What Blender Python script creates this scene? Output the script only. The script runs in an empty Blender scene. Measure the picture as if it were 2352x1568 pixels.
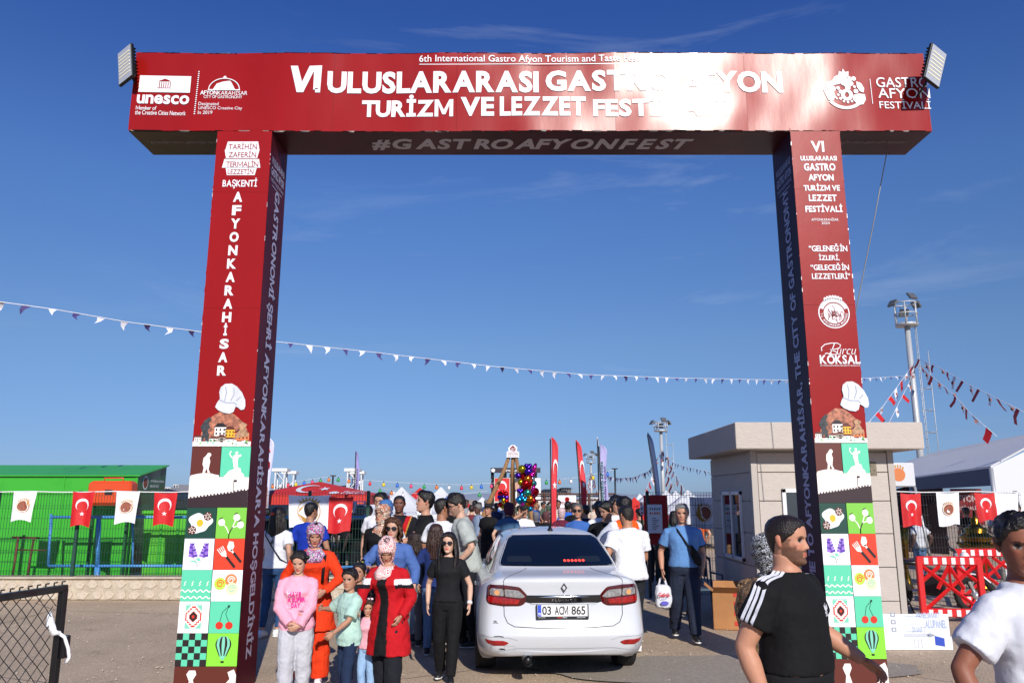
import bpy, bmesh, math, random
import numpy as np
from mathutils import Vector, Matrix, Euler, noise
from mathutils.bvhtree import BVHTree
random.seed(7)
sc = bpy.context.scene
COL = sc.collection
R = math.radians

# ------------------------------------------------------------------ camera
CAM_H, TILT, FPX = 1.86, R(11.41), 1788.0
cam = bpy.data.cameras.new("camera"); camo = bpy.data.objects.new("camera", cam); COL.objects.link(camo)
camo.location = (0, 0, CAM_H); camo.rotation_euler = (R(90) + TILT, 0, 0)
cam.sensor_width = 36; cam.lens = FPX / 2352 * 36; cam.clip_start = .1; cam.clip_end = 5000
sc.camera = camo

# ------------------------------------------------------------------ sky and sun
SUN_AZ, SUN_EL = R(14), R(29)     # sun behind the viewer, a little to the right
to_sun = Vector((math.sin(SUN_AZ) * math.cos(SUN_EL), -math.cos(SUN_AZ) * math.cos(SUN_EL), math.sin(SUN_EL)))
w = bpy.data.worlds.new("World"); sc.world = w; w.use_nodes = True
nt = w.node_tree; nt.nodes.clear()
def N(nt, t, **kw):
    n = nt.nodes.new(t)
    for k, v in kw.items(): setattr(n, k, v)
    return n
sky = N(nt, 'ShaderNodeTexSky', sky_type='NISHITA', sun_disc=False, sun_elevation=SUN_EL, sun_rotation=math.pi - SUN_AZ,
        altitude=1000, air_density=1.0, dust_density=0.6, ozone_density=3.2)
bg = N(nt, 'ShaderNodeBackground'); bg.inputs[1].default_value = 0.088
out = N(nt, 'ShaderNodeOutputWorld')
tc = N(nt, 'ShaderNodeTexCoord'); mp = N(nt, 'ShaderNodeMapping'); mp.inputs['Scale'].default_value = (1.1, 1.1, 6.5); mp.inputs['Location'].default_value = (2.35, .6, .9)
nz = N(nt, 'ShaderNodeTexNoise'); nz.inputs['Scale'].default_value = 2.6; nz.inputs['Detail'].default_value = 9; nz.inputs['Roughness'].default_value = .62; nz.inputs['Distortion'].default_value = .7
nz2 = N(nt, 'ShaderNodeTexNoise'); nz2.inputs['Scale'].default_value = 1.3; nz2.inputs['Detail'].default_value = 2
cr = N(nt, 'ShaderNodeValToRGB'); cr.color_ramp.elements[0].position = .56; cr.color_ramp.elements[1].position = .84
cr2 = N(nt, 'ShaderNodeValToRGB'); cr2.color_ramp.elements[0].position = .5; cr2.color_ramp.elements[1].position = .7
mu = N(nt, 'ShaderNodeMath', operation='MULTIPLY'); mu2 = N(nt, 'ShaderNodeMath', operation='MULTIPLY'); mu2.inputs[1].default_value = .22
hs = N(nt, 'ShaderNodeHueSaturation'); hs.inputs['Saturation'].default_value = 1.0
mx = N(nt, 'ShaderNodeMixRGB'); mx.inputs[2].default_value = (9.2, 10.0, 11.0, 1)
L = nt.links.new
L(tc.outputs['Generated'], mp.inputs[0]); L(mp.outputs[0], nz.inputs[0]); L(tc.outputs['Generated'], nz2.inputs[0])
L(nz.outputs[0], cr.inputs[0]); L(nz2.outputs[0], cr2.inputs[0]); L(cr.outputs[0], mu.inputs[0]); L(cr2.outputs[0], mu.inputs[1]); L(mu.outputs[0], mu2.inputs[0])
sep = N(nt, 'ShaderNodeSeparateXYZ'); L(tc.outputs['Generated'], sep.inputs[0])
ctr = N(nt, 'ShaderNodeValToRGB'); els = ctr.color_ramp.elements   # colour response of the camera to the clear sky, by elevation
for i, (pz, c_) in enumerate(((.0, (.40, .56, 1.0)), (.073, (.53, .65, .95)), (.186, (.72, .84, 1.03)), (.37, (.70, .96, 1.38)), (.56, (.42, .72, 1.42)))):
    e_ = els[i] if i < 2 else els.new(pz)
    e_.position = pz; e_.color = (*[v * .7 for v in c_], 1)
tint = N(nt, 'ShaderNodeMixRGB', blend_type='MULTIPLY'); tint.inputs[0].default_value = 1; L(sep.outputs[2], ctr.inputs[0]); L(hs.outputs[0], tint.inputs[1]); L(ctr.outputs[0], tint.inputs[2])
gain = N(nt, 'ShaderNodeVectorMath', operation='SCALE'); gain.inputs['Scale'].default_value = 1 / .7; L(tint.outputs[0], gain.inputs[0])
L(sky.outputs[0], hs.inputs['Color']); L(gain.outputs[0], mx.inputs[1]); L(mu2.outputs[0], mx.inputs[0]); L(mx.outputs[0], bg.inputs[0]); L(bg.outputs[0], out.inputs[0])
sun = bpy.data.lights.new("sun", 'SUN'); sun.energy = 4.9; sun.angle = R(.53); sun.color = (1, .94, .85)
suno = bpy.data.objects.new("sun", sun); COL.objects.link(suno); suno.rotation_euler = to_sun.to_track_quat('Z', 'Y').to_euler()
sc.view_settings.view_transform = 'Standard'; sc.view_settings.look = 'None'; sc.view_settings.gamma = 1
sc.view_settings.use_curve_mapping = False; sc.view_settings.exposure = 0.0

# ------------------------------------------------------------------ surveying helpers: lens geometry used to read distances off the photograph
ct, st = math.cos(TILT), math.sin(TILT)
def zat(py, Y):
    """height of the point seen on row py (2352-wide photo) at distance Y"""
    return CAM_H + Y * math.tan(TILT - math.atan((py - 784) / FPX))
def xat(px, Y, z=1.2):
    return (px - 1176) / FPX * (Y * ct + (z - CAM_H) * st)
def P(px, py, Y):
    z = zat(py, Y); return Vector((xat(px, Y, z), Y, z))
def gnd(px, py):
    a = math.atan((py - 784) / FPX) - TILT; Y = CAM_H / math.tan(a)
    return Vector((xat(px, Y, 0), Y, 0))

# ------------------------------------------------------------------ materials
_m = {}
def lin(c):
    if isinstance(c, str):
        c = [int(c[i:i + 2], 16) / 255 for i in (0, 2, 4)]
    return tuple((v / 12.92 if v <= .04045 else ((v + .055) / 1.055) ** 2.4) for v in c[:3])
def mat(name, color='808080', rough=.6, metal=0, noise_amt=0, noise_scale=8, bump=0, bump_scale=40, coat=0, emit=0, spec=.5, alpha=1, trans=0, dirt=None, coords='Object', stretch=None, vcol=False, sheen=0, sss=0):
    if name in _m: return _m[name]
    m = bpy.data.materials.new(name); m.use_nodes = True; _m[name] = m
    t = m.node_tree; b = t.nodes['Principled BSDF']; c = lin(color)
    b.inputs['Base Color'].default_value = (*c, 1); b.inputs['Roughness'].default_value = rough; b.inputs['Metallic'].default_value = metal
    b.inputs['Specular IOR Level'].default_value = spec
    b.inputs['Coat Weight'].default_value = coat; b.inputs['Coat Roughness'].default_value = .04
    if sheen: b.inputs['Sheen Weight'].default_value = sheen
    if sss: b.inputs['Subsurface Weight'].default_value = sss; b.inputs['Subsurface Scale'].default_value = .01; b.inputs['Subsurface Radius'].default_value = (1, .3, .15)
    if alpha < 1: b.inputs['Alpha'].default_value = alpha
    if trans: b.inputs['Transmission Weight'].default_value = trans
    if emit: b.inputs['Emission Color'].default_value = (*c, 1); b.inputs['Emission Strength'].default_value = emit
    tcn = N(t, 'ShaderNodeTexCoord'); src = tcn.outputs[coords]
    if stretch:
        mpn = N(t, 'ShaderNodeMapping'); mpn.inputs['Scale'].default_value = stretch; t.links.new(src, mpn.inputs[0]); src = mpn.outputs[0]
    col = None
    if vcol:
        a = N(t, 'ShaderNodeAttribute', attribute_name='Col'); col = a.outputs['Color']; t.links.new(col, b.inputs['Base Color'])
    if noise_amt:
        n = N(t, 'ShaderNodeTexNoise'); n.inputs['Scale'].default_value = noise_scale; n.inputs['Detail'].default_value = 6; n.inputs['Roughness'].default_value = .6
        t.links.new(src, n.inputs[0])
        r = N(t, 'ShaderNodeMapRange'); r.inputs[1].default_value = .3; r.inputs[2].default_value = .7; r.inputs[3].default_value = 1 - noise_amt; r.inputs[4].default_value = 1 + noise_amt
        t.links.new(n.outputs[0], r.inputs[0])
        h = N(t, 'ShaderNodeVectorMath', operation='SCALE')
        if col: t.links.new(col, h.inputs[0])
        else: h.inputs[0].default_value = c
        t.links.new(r.outputs[0], h.inputs['Scale']); col = h.outputs[0]; t.links.new(col, b.inputs['Base Color'])
    if dirt:   # (colour, amount, scale)
        n = N(t, 'ShaderNodeTexNoise'); n.inputs['Scale'].default_value = dirt[2]; n.inputs['Detail'].default_value = 8; n.inputs['Roughness'].default_value = .7
        t.links.new(src, n.inputs[0])
        r = N(t, 'ShaderNodeMapRange'); r.inputs[1].default_value = .5; r.inputs[2].default_value = .75; r.inputs[4].default_value = dirt[1]
        t.links.new(n.outputs[0], r.inputs[0])
        mxn = N(t, 'ShaderNodeMixRGB'); mxn.inputs[2].default_value = (*lin(dirt[0]), 1); t.links.new(r.outputs[0], mxn.inputs[0])
        if col: t.links.new(col, mxn.inputs[1])
        else: mxn.inputs[1].default_value = (*c, 1)
        t.links.new(mxn.outputs[0], b.inputs['Base Color'])
    if bump:
        n = N(t, 'ShaderNodeTexNoise'); n.inputs['Scale'].default_value = bump_scale; n.inputs['Detail'].default_value = 5
        t.links.new(src, n.inputs[0])
        bp = N(t, 'ShaderNodeBump'); bp.inputs['Strength'].default_value = min(1, bump); bp.inputs['Distance'].default_value = .02
        t.links.new(n.outputs[0], bp.inputs['Height']); t.links.new(bp.outputs[0], b.inputs['Normal'])
    return m
def cloth(c, **k):
    kk = dict(rough=.85, noise_amt=.10, noise_scale=14, bump=.35, bump_scale=16, spec=.25); kk.update(k)
    return mat('cloth_' + str(c), c, **kk)

# ------------------------------------------------------------------ mesh builder
class MB:
    def __init__(s): s.v = []; s.f = []; s.mi = []; s.ms = []; s.sm = []; s.c = []; s.hasc = False
    def slot(s, m):
        if m is None: return 0
        if m not in s.ms: s.ms.append(m)
        return s.ms.index(m)
    def add(s, vs, fs, m=None, smooth=False, col=None):
        o = len(s.v); k = s.slot(m); s.v += [tuple(p) for p in vs]
        if col is not None:
            s.hasc = True
            s.c += col if isinstance(col, list) else [col] * len(vs)
        else: s.c += [(1, 1, 1)] * len(vs)
        for f in fs: s.f.append(tuple(i + o for i in f)); s.mi.append(k); s.sm.append(smooth)
        return s
    def box(s, c, d, m=None, rot=None, bev=0):
        hx, hy, hz = d[0] / 2, d[1] / 2, d[2] / 2
        if bev:
            b = min(bev, hx * .49, hy * .49, hz * .49); vs = []
            for z, i in ((-hz, b), (-hz + b, 0), (hz - b, 0), (hz, b)):
                x, y = hx - i, hy - i; bb = b * .6 if i == 0 else b * .4
                vs += [(-x + bb, -y, z), (x - bb, -y, z), (x, -y + bb, z), (x, y - bb, z), (x - bb, y, z), (-x + bb, y, z), (-x, y - bb, z), (-x, -y + bb, z)]
            fs = [tuple(reversed(range(8))), tuple(range(24, 32))]
            for k in range(3):
                for j in range(8): a = k * 8 + j; e = k * 8 + (j + 1) % 8; fs.append((a, e, e + 8, a + 8))
        else:
            vs = [(x, y, z) for z in (-hz, hz) for x, y in ((-hx, -hy), (hx, -hy), (hx, hy), (-hx, hy))]
            fs = [(3, 2, 1, 0), (4, 5, 6, 7), (0, 1, 5, 4), (1, 2, 6, 5), (2, 3, 7, 6), (3, 0, 4, 7)]
        if rot is not None: vs = [rot @ Vector(p) for p in vs]
        vs = [(p[0] + c[0], p[1] + c[1], p[2] + c[2]) for p in vs]
        return s.add(vs, fs, m)
    def box2(s, a, b, m=None, bev=0):
        return s.box([(a[i] + b[i]) / 2 for i in range(3)], [abs(b[i] - a[i]) for i in range(3)], m, None, bev)
    def tube(s, pts, r, n=8, m=None, smooth=True, cap=True, col=None, flat=None, up=None):
        """pts polyline; r radius or list (r or (ra,rb)); up: reference for ra axis"""
        pts = [Vector(p) for p in pts]; k = len(pts); vs = []; fs = []
        prev = Vector(up) if up is not None else None
        for i, p in enumerate(pts):
            d = (pts[min(i + 1, k - 1)] - pts[max(i - 1, 0)]); d = d.normalized() if d.length > 1e-9 else Vector((0, 0, 1))
            if prev is None: prev = Vector((1, 0, 0)) if abs(d.x) < .9 else Vector((0, 1, 0))
            a = prev - d * prev.dot(d)
            if a.length < 1e-4: a = d.orthogonal()
            a.normalize(); b = d.cross(a); prev = a
            rr = r[i] if isinstance(r, (list, tuple)) else r
            ra, rb = rr if isinstance(rr, (list, tuple)) else (rr, rr)
            for j in range(n):
                t = 2 * math.pi * j / n; vs.append(p + a * (ra * math.cos(t)) + b * (rb * math.sin(t)))
        for i in range(k - 1):
            for j in range(n): e = (j + 1) % n; fs.append((i * n + j, i * n + e, (i + 1) * n + e, (i + 1) * n + j))
        if cap: fs.append(tuple(reversed(range(n)))); fs.append(tuple(range((k - 1) * n, k * n)))
        return s.add(vs, fs, m, smooth, col)
    def rings(s, rg, n=24, m=None, smooth=True, cap=True, col=None, ex=2.0, M=None):
        """rg: (cx,cy,z,rx,ry) horizontal superellipse rings"""
        vs = []; fs = []; k = len(rg)
        for (cx, cy, z, rx, ry) in rg:
            for j in range(n):
                t = 2 * math.pi * j / n; c, q = math.cos(t), math.sin(t); e = 2 / ex
                vs.append(Vector((cx + rx * math.copysign(abs(c) ** e, c), cy + ry * math.copysign(abs(q) ** e, q), z)))
        if M is not None: vs = [M @ p for p in vs]
        for i in range(k - 1):
            for j in range(n): e = (j + 1) % n; fs.append((i * n + j, i * n + e, (i + 1) * n + e, (i + 1) * n + j))
        if cap: fs.append(tuple(reversed(range(n)))); fs.append(tuple(range((k - 1) * n, k * n)))
        return s.add(vs, fs, m, smooth, col)
    def ball(s, c, r, m=None, n=12, k=8, col=None, M=None):
        r = r if isinstance(r, (tuple, list)) else (r, r, r)
        vs = []; fs = []
        for i in range(k + 1):
            a = math.pi * i / k
            for j in range(n): t = 2 * math.pi * j / n; vs.append(Vector((r[0] * math.sin(a) * math.cos(t), r[1] * math.sin(a) * math.sin(t), -r[2] * math.cos(a))))
        if M is not None: vs = [M @ p for p in vs]
        vs = [p + Vector(c) for p in vs]
        for i in range(k):
            for j in range(n): e = (j + 1) % n; fs.append((i * n + j, i * n + e, (i + 1) * n + e, (i + 1) * n + j))
        return s.add(vs, fs, m, True, col)
    def poly(s, pts, m=None): return s.add(pts, [tuple(range(len(pts)))], m)
    def prism(s, pts2, y0, y1, m=None):
        """pts2: (x,z) outline extruded from y0 to y1"""
        n = len(pts2); vs = [(x, y0, z) for x, z in pts2] + [(x, y1, z) for x, z in pts2]
        fs = [tuple(range(n)), tuple(reversed(range(n, 2 * n)))] + [((i + 1) % n, i, i + n, (i + 1) % n + n) for i in range(n)]
        return s.add(vs, fs, m)
    def mesh(s, name):
        me = bpy.data.meshes.new(name); me.from_pydata(s.v, [], s.f)
        for m in s.ms: me.materials.append(m)
        if s.f:
            me.polygons.foreach_set('material_index', s.mi); me.polygons.foreach_set('use_smooth', s.sm)
        if s.hasc:
            a = me.color_attributes.new('Col', 'FLOAT_COLOR', 'POINT')
            a.data.foreach_set('color', [x for c in s.c for x in (c[0], c[1], c[2], 1)])
        me.update(); return me
    def build(s, name, parent=None, m=None, **tags):
        me = s.mesh(name)
        if m is not None:
            me.materials.clear(); me.materials.append(m); me.polygons.foreach_set('material_index', [0] * len(me.polygons))
        return link(name, me, parent, **tags)
def link(name, me, parent=None, **tags):
    o = bpy.data.objects.new(name, me); COL.objects.link(o)
    if parent is not None: o.parent = parent
    for k, v in tags.items():
        if v: o[k] = v
    return o
def thing(name, label, category, loc=(0, 0, 0), rz=0, group=None):
    o = bpy.data.objects.new(name, None); COL.objects.link(o); o.location = loc; o.rotation_euler = (0, 0, rz); o.empty_display_size = .2
    o['label'] = label; o['category'] = category
    if group: o['group'] = group
    return o
def tagged(o, label, category, group=None):
    o['label'] = label; o['category'] = category
    if group: o['group'] = group
    return o
def copy_tree(o, parent=None):
    c = o.copy(); COL.objects.link(c)
    if parent is not None: c.parent = parent
    for ch in [x for x in bpy.data.objects if x.parent == o]: copy_tree(ch, c)
    return c

# ------------------------------------------------------------------ flat print: lettering and shapes on a surface
_tc = {}
def _glyph(s, bold, italic, align='CENTER', spacing=1.0):
    key = ('g', s, bold, italic, align, spacing)
    if key in _tc: return _tc[key]
    if s == 'M':    # drawn by hand: the built-in face folds over itself here
        t_ = .085 + bold * 2; H = .70 + bold; W = .80 + bold; b = -bold
        pts = [(0, b), (t_, b), (t_, H - t_ * 1.45), (W / 2 - t_ * .42, b + .10), (W / 2 + t_ * .42, b + .10), (W - t_, H - t_ * 1.45), (W - t_, b), (W, b), (W, H), (W - t_ * 1.05, H), (W / 2, b + .10 + t_ * 1.2), (t_ * 1.05, H), (0, H)]
        v_ = np.array([(x + italic * y, y) for x, y in pts], 'f'); f_ = [(0, 1, 2, 11, 12), (2, 3, 4, 10, 11), (4, 5, 9, 10), (5, 6, 7, 8, 9)]
        f_ = [(0, 1, 2, 12), (2, 11, 12), (2, 3, 10, 11), (3, 4, 10), (4, 5, 9, 10), (5, 8, 9), (5, 6, 7, 8)]
        _tc[key] = (v_, f_); return _tc[key]
    cu = bpy.data.curves.new('t', 'FONT'); cu.body = s; cu.size = 1; cu.offset = bold; cu.shear = italic; cu.space_character = spacing
    cu.align_x = align; cu.resolution_u = 3; cu.fill_mode = 'FRONT'
    o = bpy.data.objects.new('t', cu); COL.objects.link(o)
    dg = bpy.context.evaluated_depsgraph_get(); me = bpy.data.meshes.new_from_object(o.evaluated_get(dg))
    vs = np.empty(len(me.vertices) * 3, 'f'); me.vertices.foreach_get('co', vs); vs = vs.reshape(-1, 3)[:, :2].copy()
    fs = [tuple(p.vertices) for p in me.polygons]
    bpy.data.objects.remove(o); bpy.data.curves.remove(cu); bpy.data.meshes.remove(me); _tc[key] = (vs, fs); return _tc[key]
def text2d(s, bold=0.0, italic=0.0, spacing=1.0, align='CENTER'):
    """flat mesh of a line of lettering; heavy faces are set glyph by glyph so that neighbours never overlap"""
    key = (s, bold, italic, spacing, align)
    if key in _tc: return _tc[key]
    if bold < .012 and 'M' not in s: vs, fs = _glyph(s, bold, italic, align, spacing)
    else:
        vs, fs, x, prev = [], [], 0.0, ''
        for ch in s:
            if ch == ' ': x += .26 * spacing; prev = ''; continue
            gv, gf = _glyph(ch, bold, italic); lo = gv[:, 0].min(); hi = gv[:, 0].max(); gap = .035 * spacing
            if prev and (prev + ch) in ('AV', 'VA', 'AY', 'YA', 'AT', 'TA', 'LA', 'FA', 'LT', 'TU', 'RY', 'YO', 'LY', 'OY', 'AF', 'FY', 'PA', 'KA'): gap -= .06
            x += gap; o = sum(len(q_) for q_ in vs); g2 = gv.copy(); g2[:, 0] += x - lo; vs.append(g2); fs += [tuple(i + o for i in f) for f in gf]; x += hi - lo; prev = ch
        vs = np.concatenate(vs)
    lo, hi = vs.min(0), vs.max(0); _tc[key] = (vs, fs, lo, hi); return _tc[key]
class Print:
    """collects flat shapes given in (u,v) of a plane; layer n lies n*step in front of it"""
    def __init__(s, O, U, V, step=.0015, base=.002, warp=None):
        s.O, s.U, s.V = Vector(O), Vector(U), Vector(V); s.n = s.U.cross(s.V).normalized(); s.step, s.base = step, base; s.mb = MB(); s.warp = warp
    def pt(s, u, v, l):
        p = s.O + s.U * float(u) + s.V * float(v) + s.n * (s.base + s.step * l)
        if s.warp: p = p + s.n * s.warp(p)
        return p
    def poly(s, pts, m, l=0):
        s.mb.poly([s.pt(u, v, l) for u, v in pts], m); return s
    def rect(s, u0, v0, u1, v1, m, l=0): return s.poly([(u0, v0), (u1, v0), (u1, v1), (u0, v1)], m, l)
    def disc(s, u, v, ru, rv, m, l=0, n=24, a0=0, a1=360):
        pts = [(u + ru * math.cos(R(a0 + (a1 - a0) * i / n)), v + rv * math.sin(R(a0 + (a1 - a0) * i / n))) for i in range(n + (0 if a1 - a0 == 360 else 1))]
        return s.poly(pts, m, l)
    def stroke(s, pts, wd, m, l=0, asp=1.0):
        """thick polyline; asp = metres-per-u / metres-per-v correction"""
        k = len(pts); L_, R_ = [], []
        for i, (u, v) in enumerate(pts):
            a = pts[max(i - 1, 0)]; b = pts[min(i + 1, k - 1)]; dx, dy = (b[0] - a[0]) * asp, b[1] - a[1]; q = math.hypot(dx, dy) or 1
            L_.append((u - dy / q * wd / 2 / asp, v + dx / q * wd / 2)); R_.append((u + dy / q * wd / 2 / asp, v - dx / q * wd / 2))
        for i in range(k - 1): s.poly([R_[i], R_[i + 1], L_[i + 1], L_[i]], m, l)
        return s
    def text(s, str_, u0, v0, u1, v1, m, l=0, bold=0.0, italic=0.0, spacing=1.0, rot=0, align='CENTER'):
        """fit the lettering's bounding box into the rectangle; rot 90/-90 turns it inside the rectangle"""
        vs, fs, lo, hi = text2d(str_, bold, italic, spacing, align); q = (vs - lo) / (hi - lo)
        out = []
        for a, b in q:
            if rot == 90: a, b = 1 - b, a
            elif rot == -90: a, b = b, 1 - a
            out.append(s.pt(u0 + (u1 - u0) * a, v0 + (v1 - v0) * b, l))
        s.mb.add(out, fs, m); return s
    def build(s, name, parent=None, **k): return s.mb.build(name, parent, **k)
def star(u, v, ru, rv, n=5, inner=.4, rot=90):
    return [(u + (ru if i % 2 == 0 else ru * inner) * math.cos(R(rot + 180 / n * i)), v + (rv if i % 2 == 0 else rv * inner) * math.sin(R(rot + 180 / n * i))) for i in range(2 * n)]
def crescent(u, v, ru, rv, n=22, open_=0, rot=0):
    """closed crescent outline opening towards +u (rot=0) or -v (rot=-90)"""
    A = [math.radians(35 + (325 - 35) * i / n) for i in range(n + 1)]; o = [(math.cos(a), math.sin(a)) for a in A]
    cx = .24; r2 = math.hypot(o[0][0] - cx, o[0][1]); b0 = math.atan2(o[0][1], o[0][0] - cx); b1 = 2 * math.pi - b0
    i_ = [(cx + r2 * math.cos(b1 + (b0 - b1) * i / n), r2 * math.sin(b1 + (b0 - b1) * i / n)) for i in range(1, n)]
    c, q = math.cos(R(rot)), math.sin(R(rot))
    return [(u + ru * (a * c - b * q), v + rv * (a * q + b * c)) for a, b in o + i_]
WHITE = mat('white_print', 'f2f2f4', .5); BLACK = mat('black_print', '1a1618', .55)
# ================================================================== ground
def ground():
    m = mat('asphalt', '8d847c', .9)
    t = m.node_tree; b = t.nodes['Principled BSDF']; tcn = N(t, 'ShaderNodeTexCoord'); src = tcn.outputs['Object']
    def noi(sc_, det=8, ro=.65):
        n = N(t, 'ShaderNodeTexNoise'); n.inputs['Scale'].default_value = sc_; n.inputs['Detail'].default_value = det; n.inputs['Roughness'].default_value = ro; t.links.new(src, n.inputs[0]); return n
    def ramp(a, c0, c1, p0, p1):
        r = N(t, 'ShaderNodeValToRGB'); r.color_ramp.elements[0].position = p0; r.color_ramp.elements[1].position = p1
        r.color_ramp.elements[0].color = (*lin(c0), 1); r.color_ramp.elements[1].color = (*lin(c1), 1); t.links.new(a, r.inputs[0]); return r
    a = ramp(noi(.45).outputs[0], 'b5a28c', 'c9b69f', .38, .62)
    v = N(t, 'ShaderNodeTexVoronoi'); v.inputs['Scale'].default_value = 70; t.links.new(src, v.inputs[0])
    g = ramp(v.outputs['Color'], '55504a', 'e8ded0', .1, .95)
    mx1 = N(t, 'ShaderNodeMixRGB', blend_type='OVERLAY'); mx1.inputs[0].default_value = .38; t.links.new(a.outputs[0], mx1.inputs[1]); t.links.new(g.outputs[0], mx1.inputs[2])
    st_ = ramp(noi(1.7, 6).outputs[0], '000000', 'ffffff', .60, .72)
    mx2 = N(t, 'ShaderNodeMixRGB', blend_type='MULTIPLY'); mx2.inputs[2].default_value = (.72, .70, .68, 1); t.links.new(st_.outputs[0], mx2.inputs[0]); t.links.new(mx1.outputs[0], mx2.inputs[1])
    vc = N(t, 'ShaderNodeTexVoronoi', feature='DISTANCE_TO_EDGE'); vc.inputs['Scale'].default_value = .22
    dm = N(t, 'ShaderNodeMixRGB'); dm.inputs[0].default_value = .16; nn = noi(1.2, 6); t.links.new(src, dm.inputs[1]); t.links.new(nn.outputs['Color'], dm.inputs[2]); t.links.new(dm.outputs[0], vc.inputs[0])
    ck = ramp(vc.outputs[0], '000000', 'ffffff', .0, .004)
    mx3 = N(t, 'ShaderNodeMixRGB', blend_type='MULTIPLY'); mx3.inputs[0].default_value = .7; t.links.new(mx2.outputs[0], mx3.inputs[1]); t.links.new(ck.outputs[0], mx3.inputs[2])
    t.links.new(mx3.outputs[0], b.inputs['Base Color'])
    bp = N(t, 'ShaderNodeBump'); bp.inputs['Strength'].default_value = .8; bp.inputs['Distance'].default_value = .012; t.links.new(v.outputs[0], bp.inputs['Height']); t.links.new(bp.outputs[0], b.inputs['Normal'])
    mb = MB(); xs = [-900, -60, -30] + list(np.arange(-20, 21, 1.0)) + [30, 60, 900]; ys = [-40, -6] + list(np.arange(0, 41, 1.0)) + [60, 90, 1500]
    vs = [(x, y, -.006 - .012 * noise.noise(Vector((x * .5, y * .5, 0)))) for y in ys for x in xs]; n = len(xs)
    mb.add(vs, [(j * n + i, j * n + i + 1, (j + 1) * n + i + 1, (j + 1) * n + i) for j in range(len(ys) - 1) for i in range(n - 1)], m, True)
    o = mb.build('ground'); o['kind'] = 'structure'
    # a darker patched strip of newer asphalt under the car, with a ragged edge
    m2 = mat('asphalt_patch', 'a0968a', .9, noise_amt=.2, noise_scale=30, bump=.8, bump_scale=120, dirt=('9a8e80', .6, 2.5))
    pts = []
    for i in range(60):
        a = 2 * math.pi * i / 60; r = 1 + .18 * noise.noise(Vector((math.cos(a) * 2, math.sin(a) * 2, 3)))
        pts.append((2.4 + 2.1 * r * math.cos(a), 9.2 + .75 * r * math.sin(a), .012))
    o = MB().poly(pts, m2).build('asphalt_patch'); o['kind'] = 'structure'
    # scattered grit and litter: tiny stones
    mg = mat('grit', 'b9ab98', .9); mb = MB()
    for i in range(900):
        y = random.uniform(6.5, 15); x = random.uniform(-1, 1) * y * .68; s = random.uniform(.004, .013)
        mb.add([(x - s, y - s, .008), (x + s, y - s, .008), (x + s * .8, y + s, .008), (x - s, y + s, .008), (x, y, .008 + s)], [(0, 1, 4), (1, 2, 4), (2, 3, 4), (3, 0, 4)], mg)
    o = mb.build('gravel'); o['kind'] = 'stuff'
ground()

# ================================================================== festival gate
GY = 8.0
def G(px, py, Y=GY): z = zat(py, Y); return xat(px, Y, z), z
RED = mat('red_vinyl', '8f130f', .245, spec=.3, noise_amt=.07, noise_scale=1.6, bump=.10, bump_scale=2.6, coat=.0, stretch=(1, 1, .35))
REDR = mat('red_vinyl_faded', '8e1719', .36, spec=.2, noise_amt=.06, noise_scale=1.8, bump=.12, bump_scale=3.0)
WPRINT = mat('white_vinyl', 'e4e4e8', .32, spec=.35)
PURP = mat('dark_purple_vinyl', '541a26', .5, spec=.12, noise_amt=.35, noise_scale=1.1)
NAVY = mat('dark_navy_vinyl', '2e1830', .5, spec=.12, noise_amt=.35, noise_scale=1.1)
WSHADE_L = mat('shaded_white_vinyl_left', 'b9b4cc', .4); WSHADE_R = mat('shaded_white_vinyl_right', '8286b0', .4)  # white lettering of the inner faces, with their shade put into its colour
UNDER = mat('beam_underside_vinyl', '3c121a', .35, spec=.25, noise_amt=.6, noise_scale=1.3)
EDGE = mat('torn_vinyl_edge', '2a2426', .35, metal=.5); SILV = mat('scuffed_edge', 'd9d4d2', .3, metal=.3)
def warp_beam(p):
    x, z = p.x, p.z
    w_ = .006 * math.sin(x * 1.1 + .5) + .004 * math.sin(x * 2.9 + z * 1.4) + .022 * noise.noise(Vector((x * 1.1, z * .9, 4.1))) + .006 * noise.noise(Vector((x * 3.1, z * 2.2, 9.1)))
    d = x - 2.62; w_ += .003 * math.exp(-(d / .3) ** 2) * (.5 + .5 * math.cos((z - 6.2) * 3))     # crumple where a sheet ends
    return w_
def sheet(x0, x1, z0, z1, Y, nx, nz, m, warp=None, thick=.004):
    mb = MB(); vs = []
    for j in range(nz + 1):
        for i in range(nx + 1):
            x = x0 + (x1 - x0) * i / nx; z = z0 + (z1 - z0) * j / nz; y = Y - (warp(Vector((x, Y, z))) if warp else 0); vs.append((x, y, z))
    mb.add(vs, [(j * (nx + 1) + i, j * (nx + 1) + i + 1, (j + 1) * (nx + 1) + i + 1, (j + 1) * (nx + 1) + i) for j in range(nz) for i in range(nx)], m, True)
    return mb
BZ0 = zat(301, GY); BZ1 = zat(122, GY) ; BX0, BX1 = -4.25, 4.66; BD = .61
gate = thing('festival_gate', 'big red festival entrance gate with two printed columns and a lettered crossbeam', 'gate', (0, 0, 0))
core = MB(); core.box2((BX0 + .01, GY + .03, BZ0 + .01), (BX1 - .01, GY + BD, BZ1 - .01), EDGE)
beam = core.build('beam', gate)
joints = [BX0, -2.0, -.62, 1.15, 2.62, BX1]
for i in range(len(joints) - 1):
    sheet(joints[i] + .001, joints[i + 1] - .001, BZ0, BZ1, GY, max(4, int((joints[i + 1] - joints[i]) * 14)), 12, RED, warp_beam).build('front_panel', beam)
u = MB(); n = 60
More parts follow.
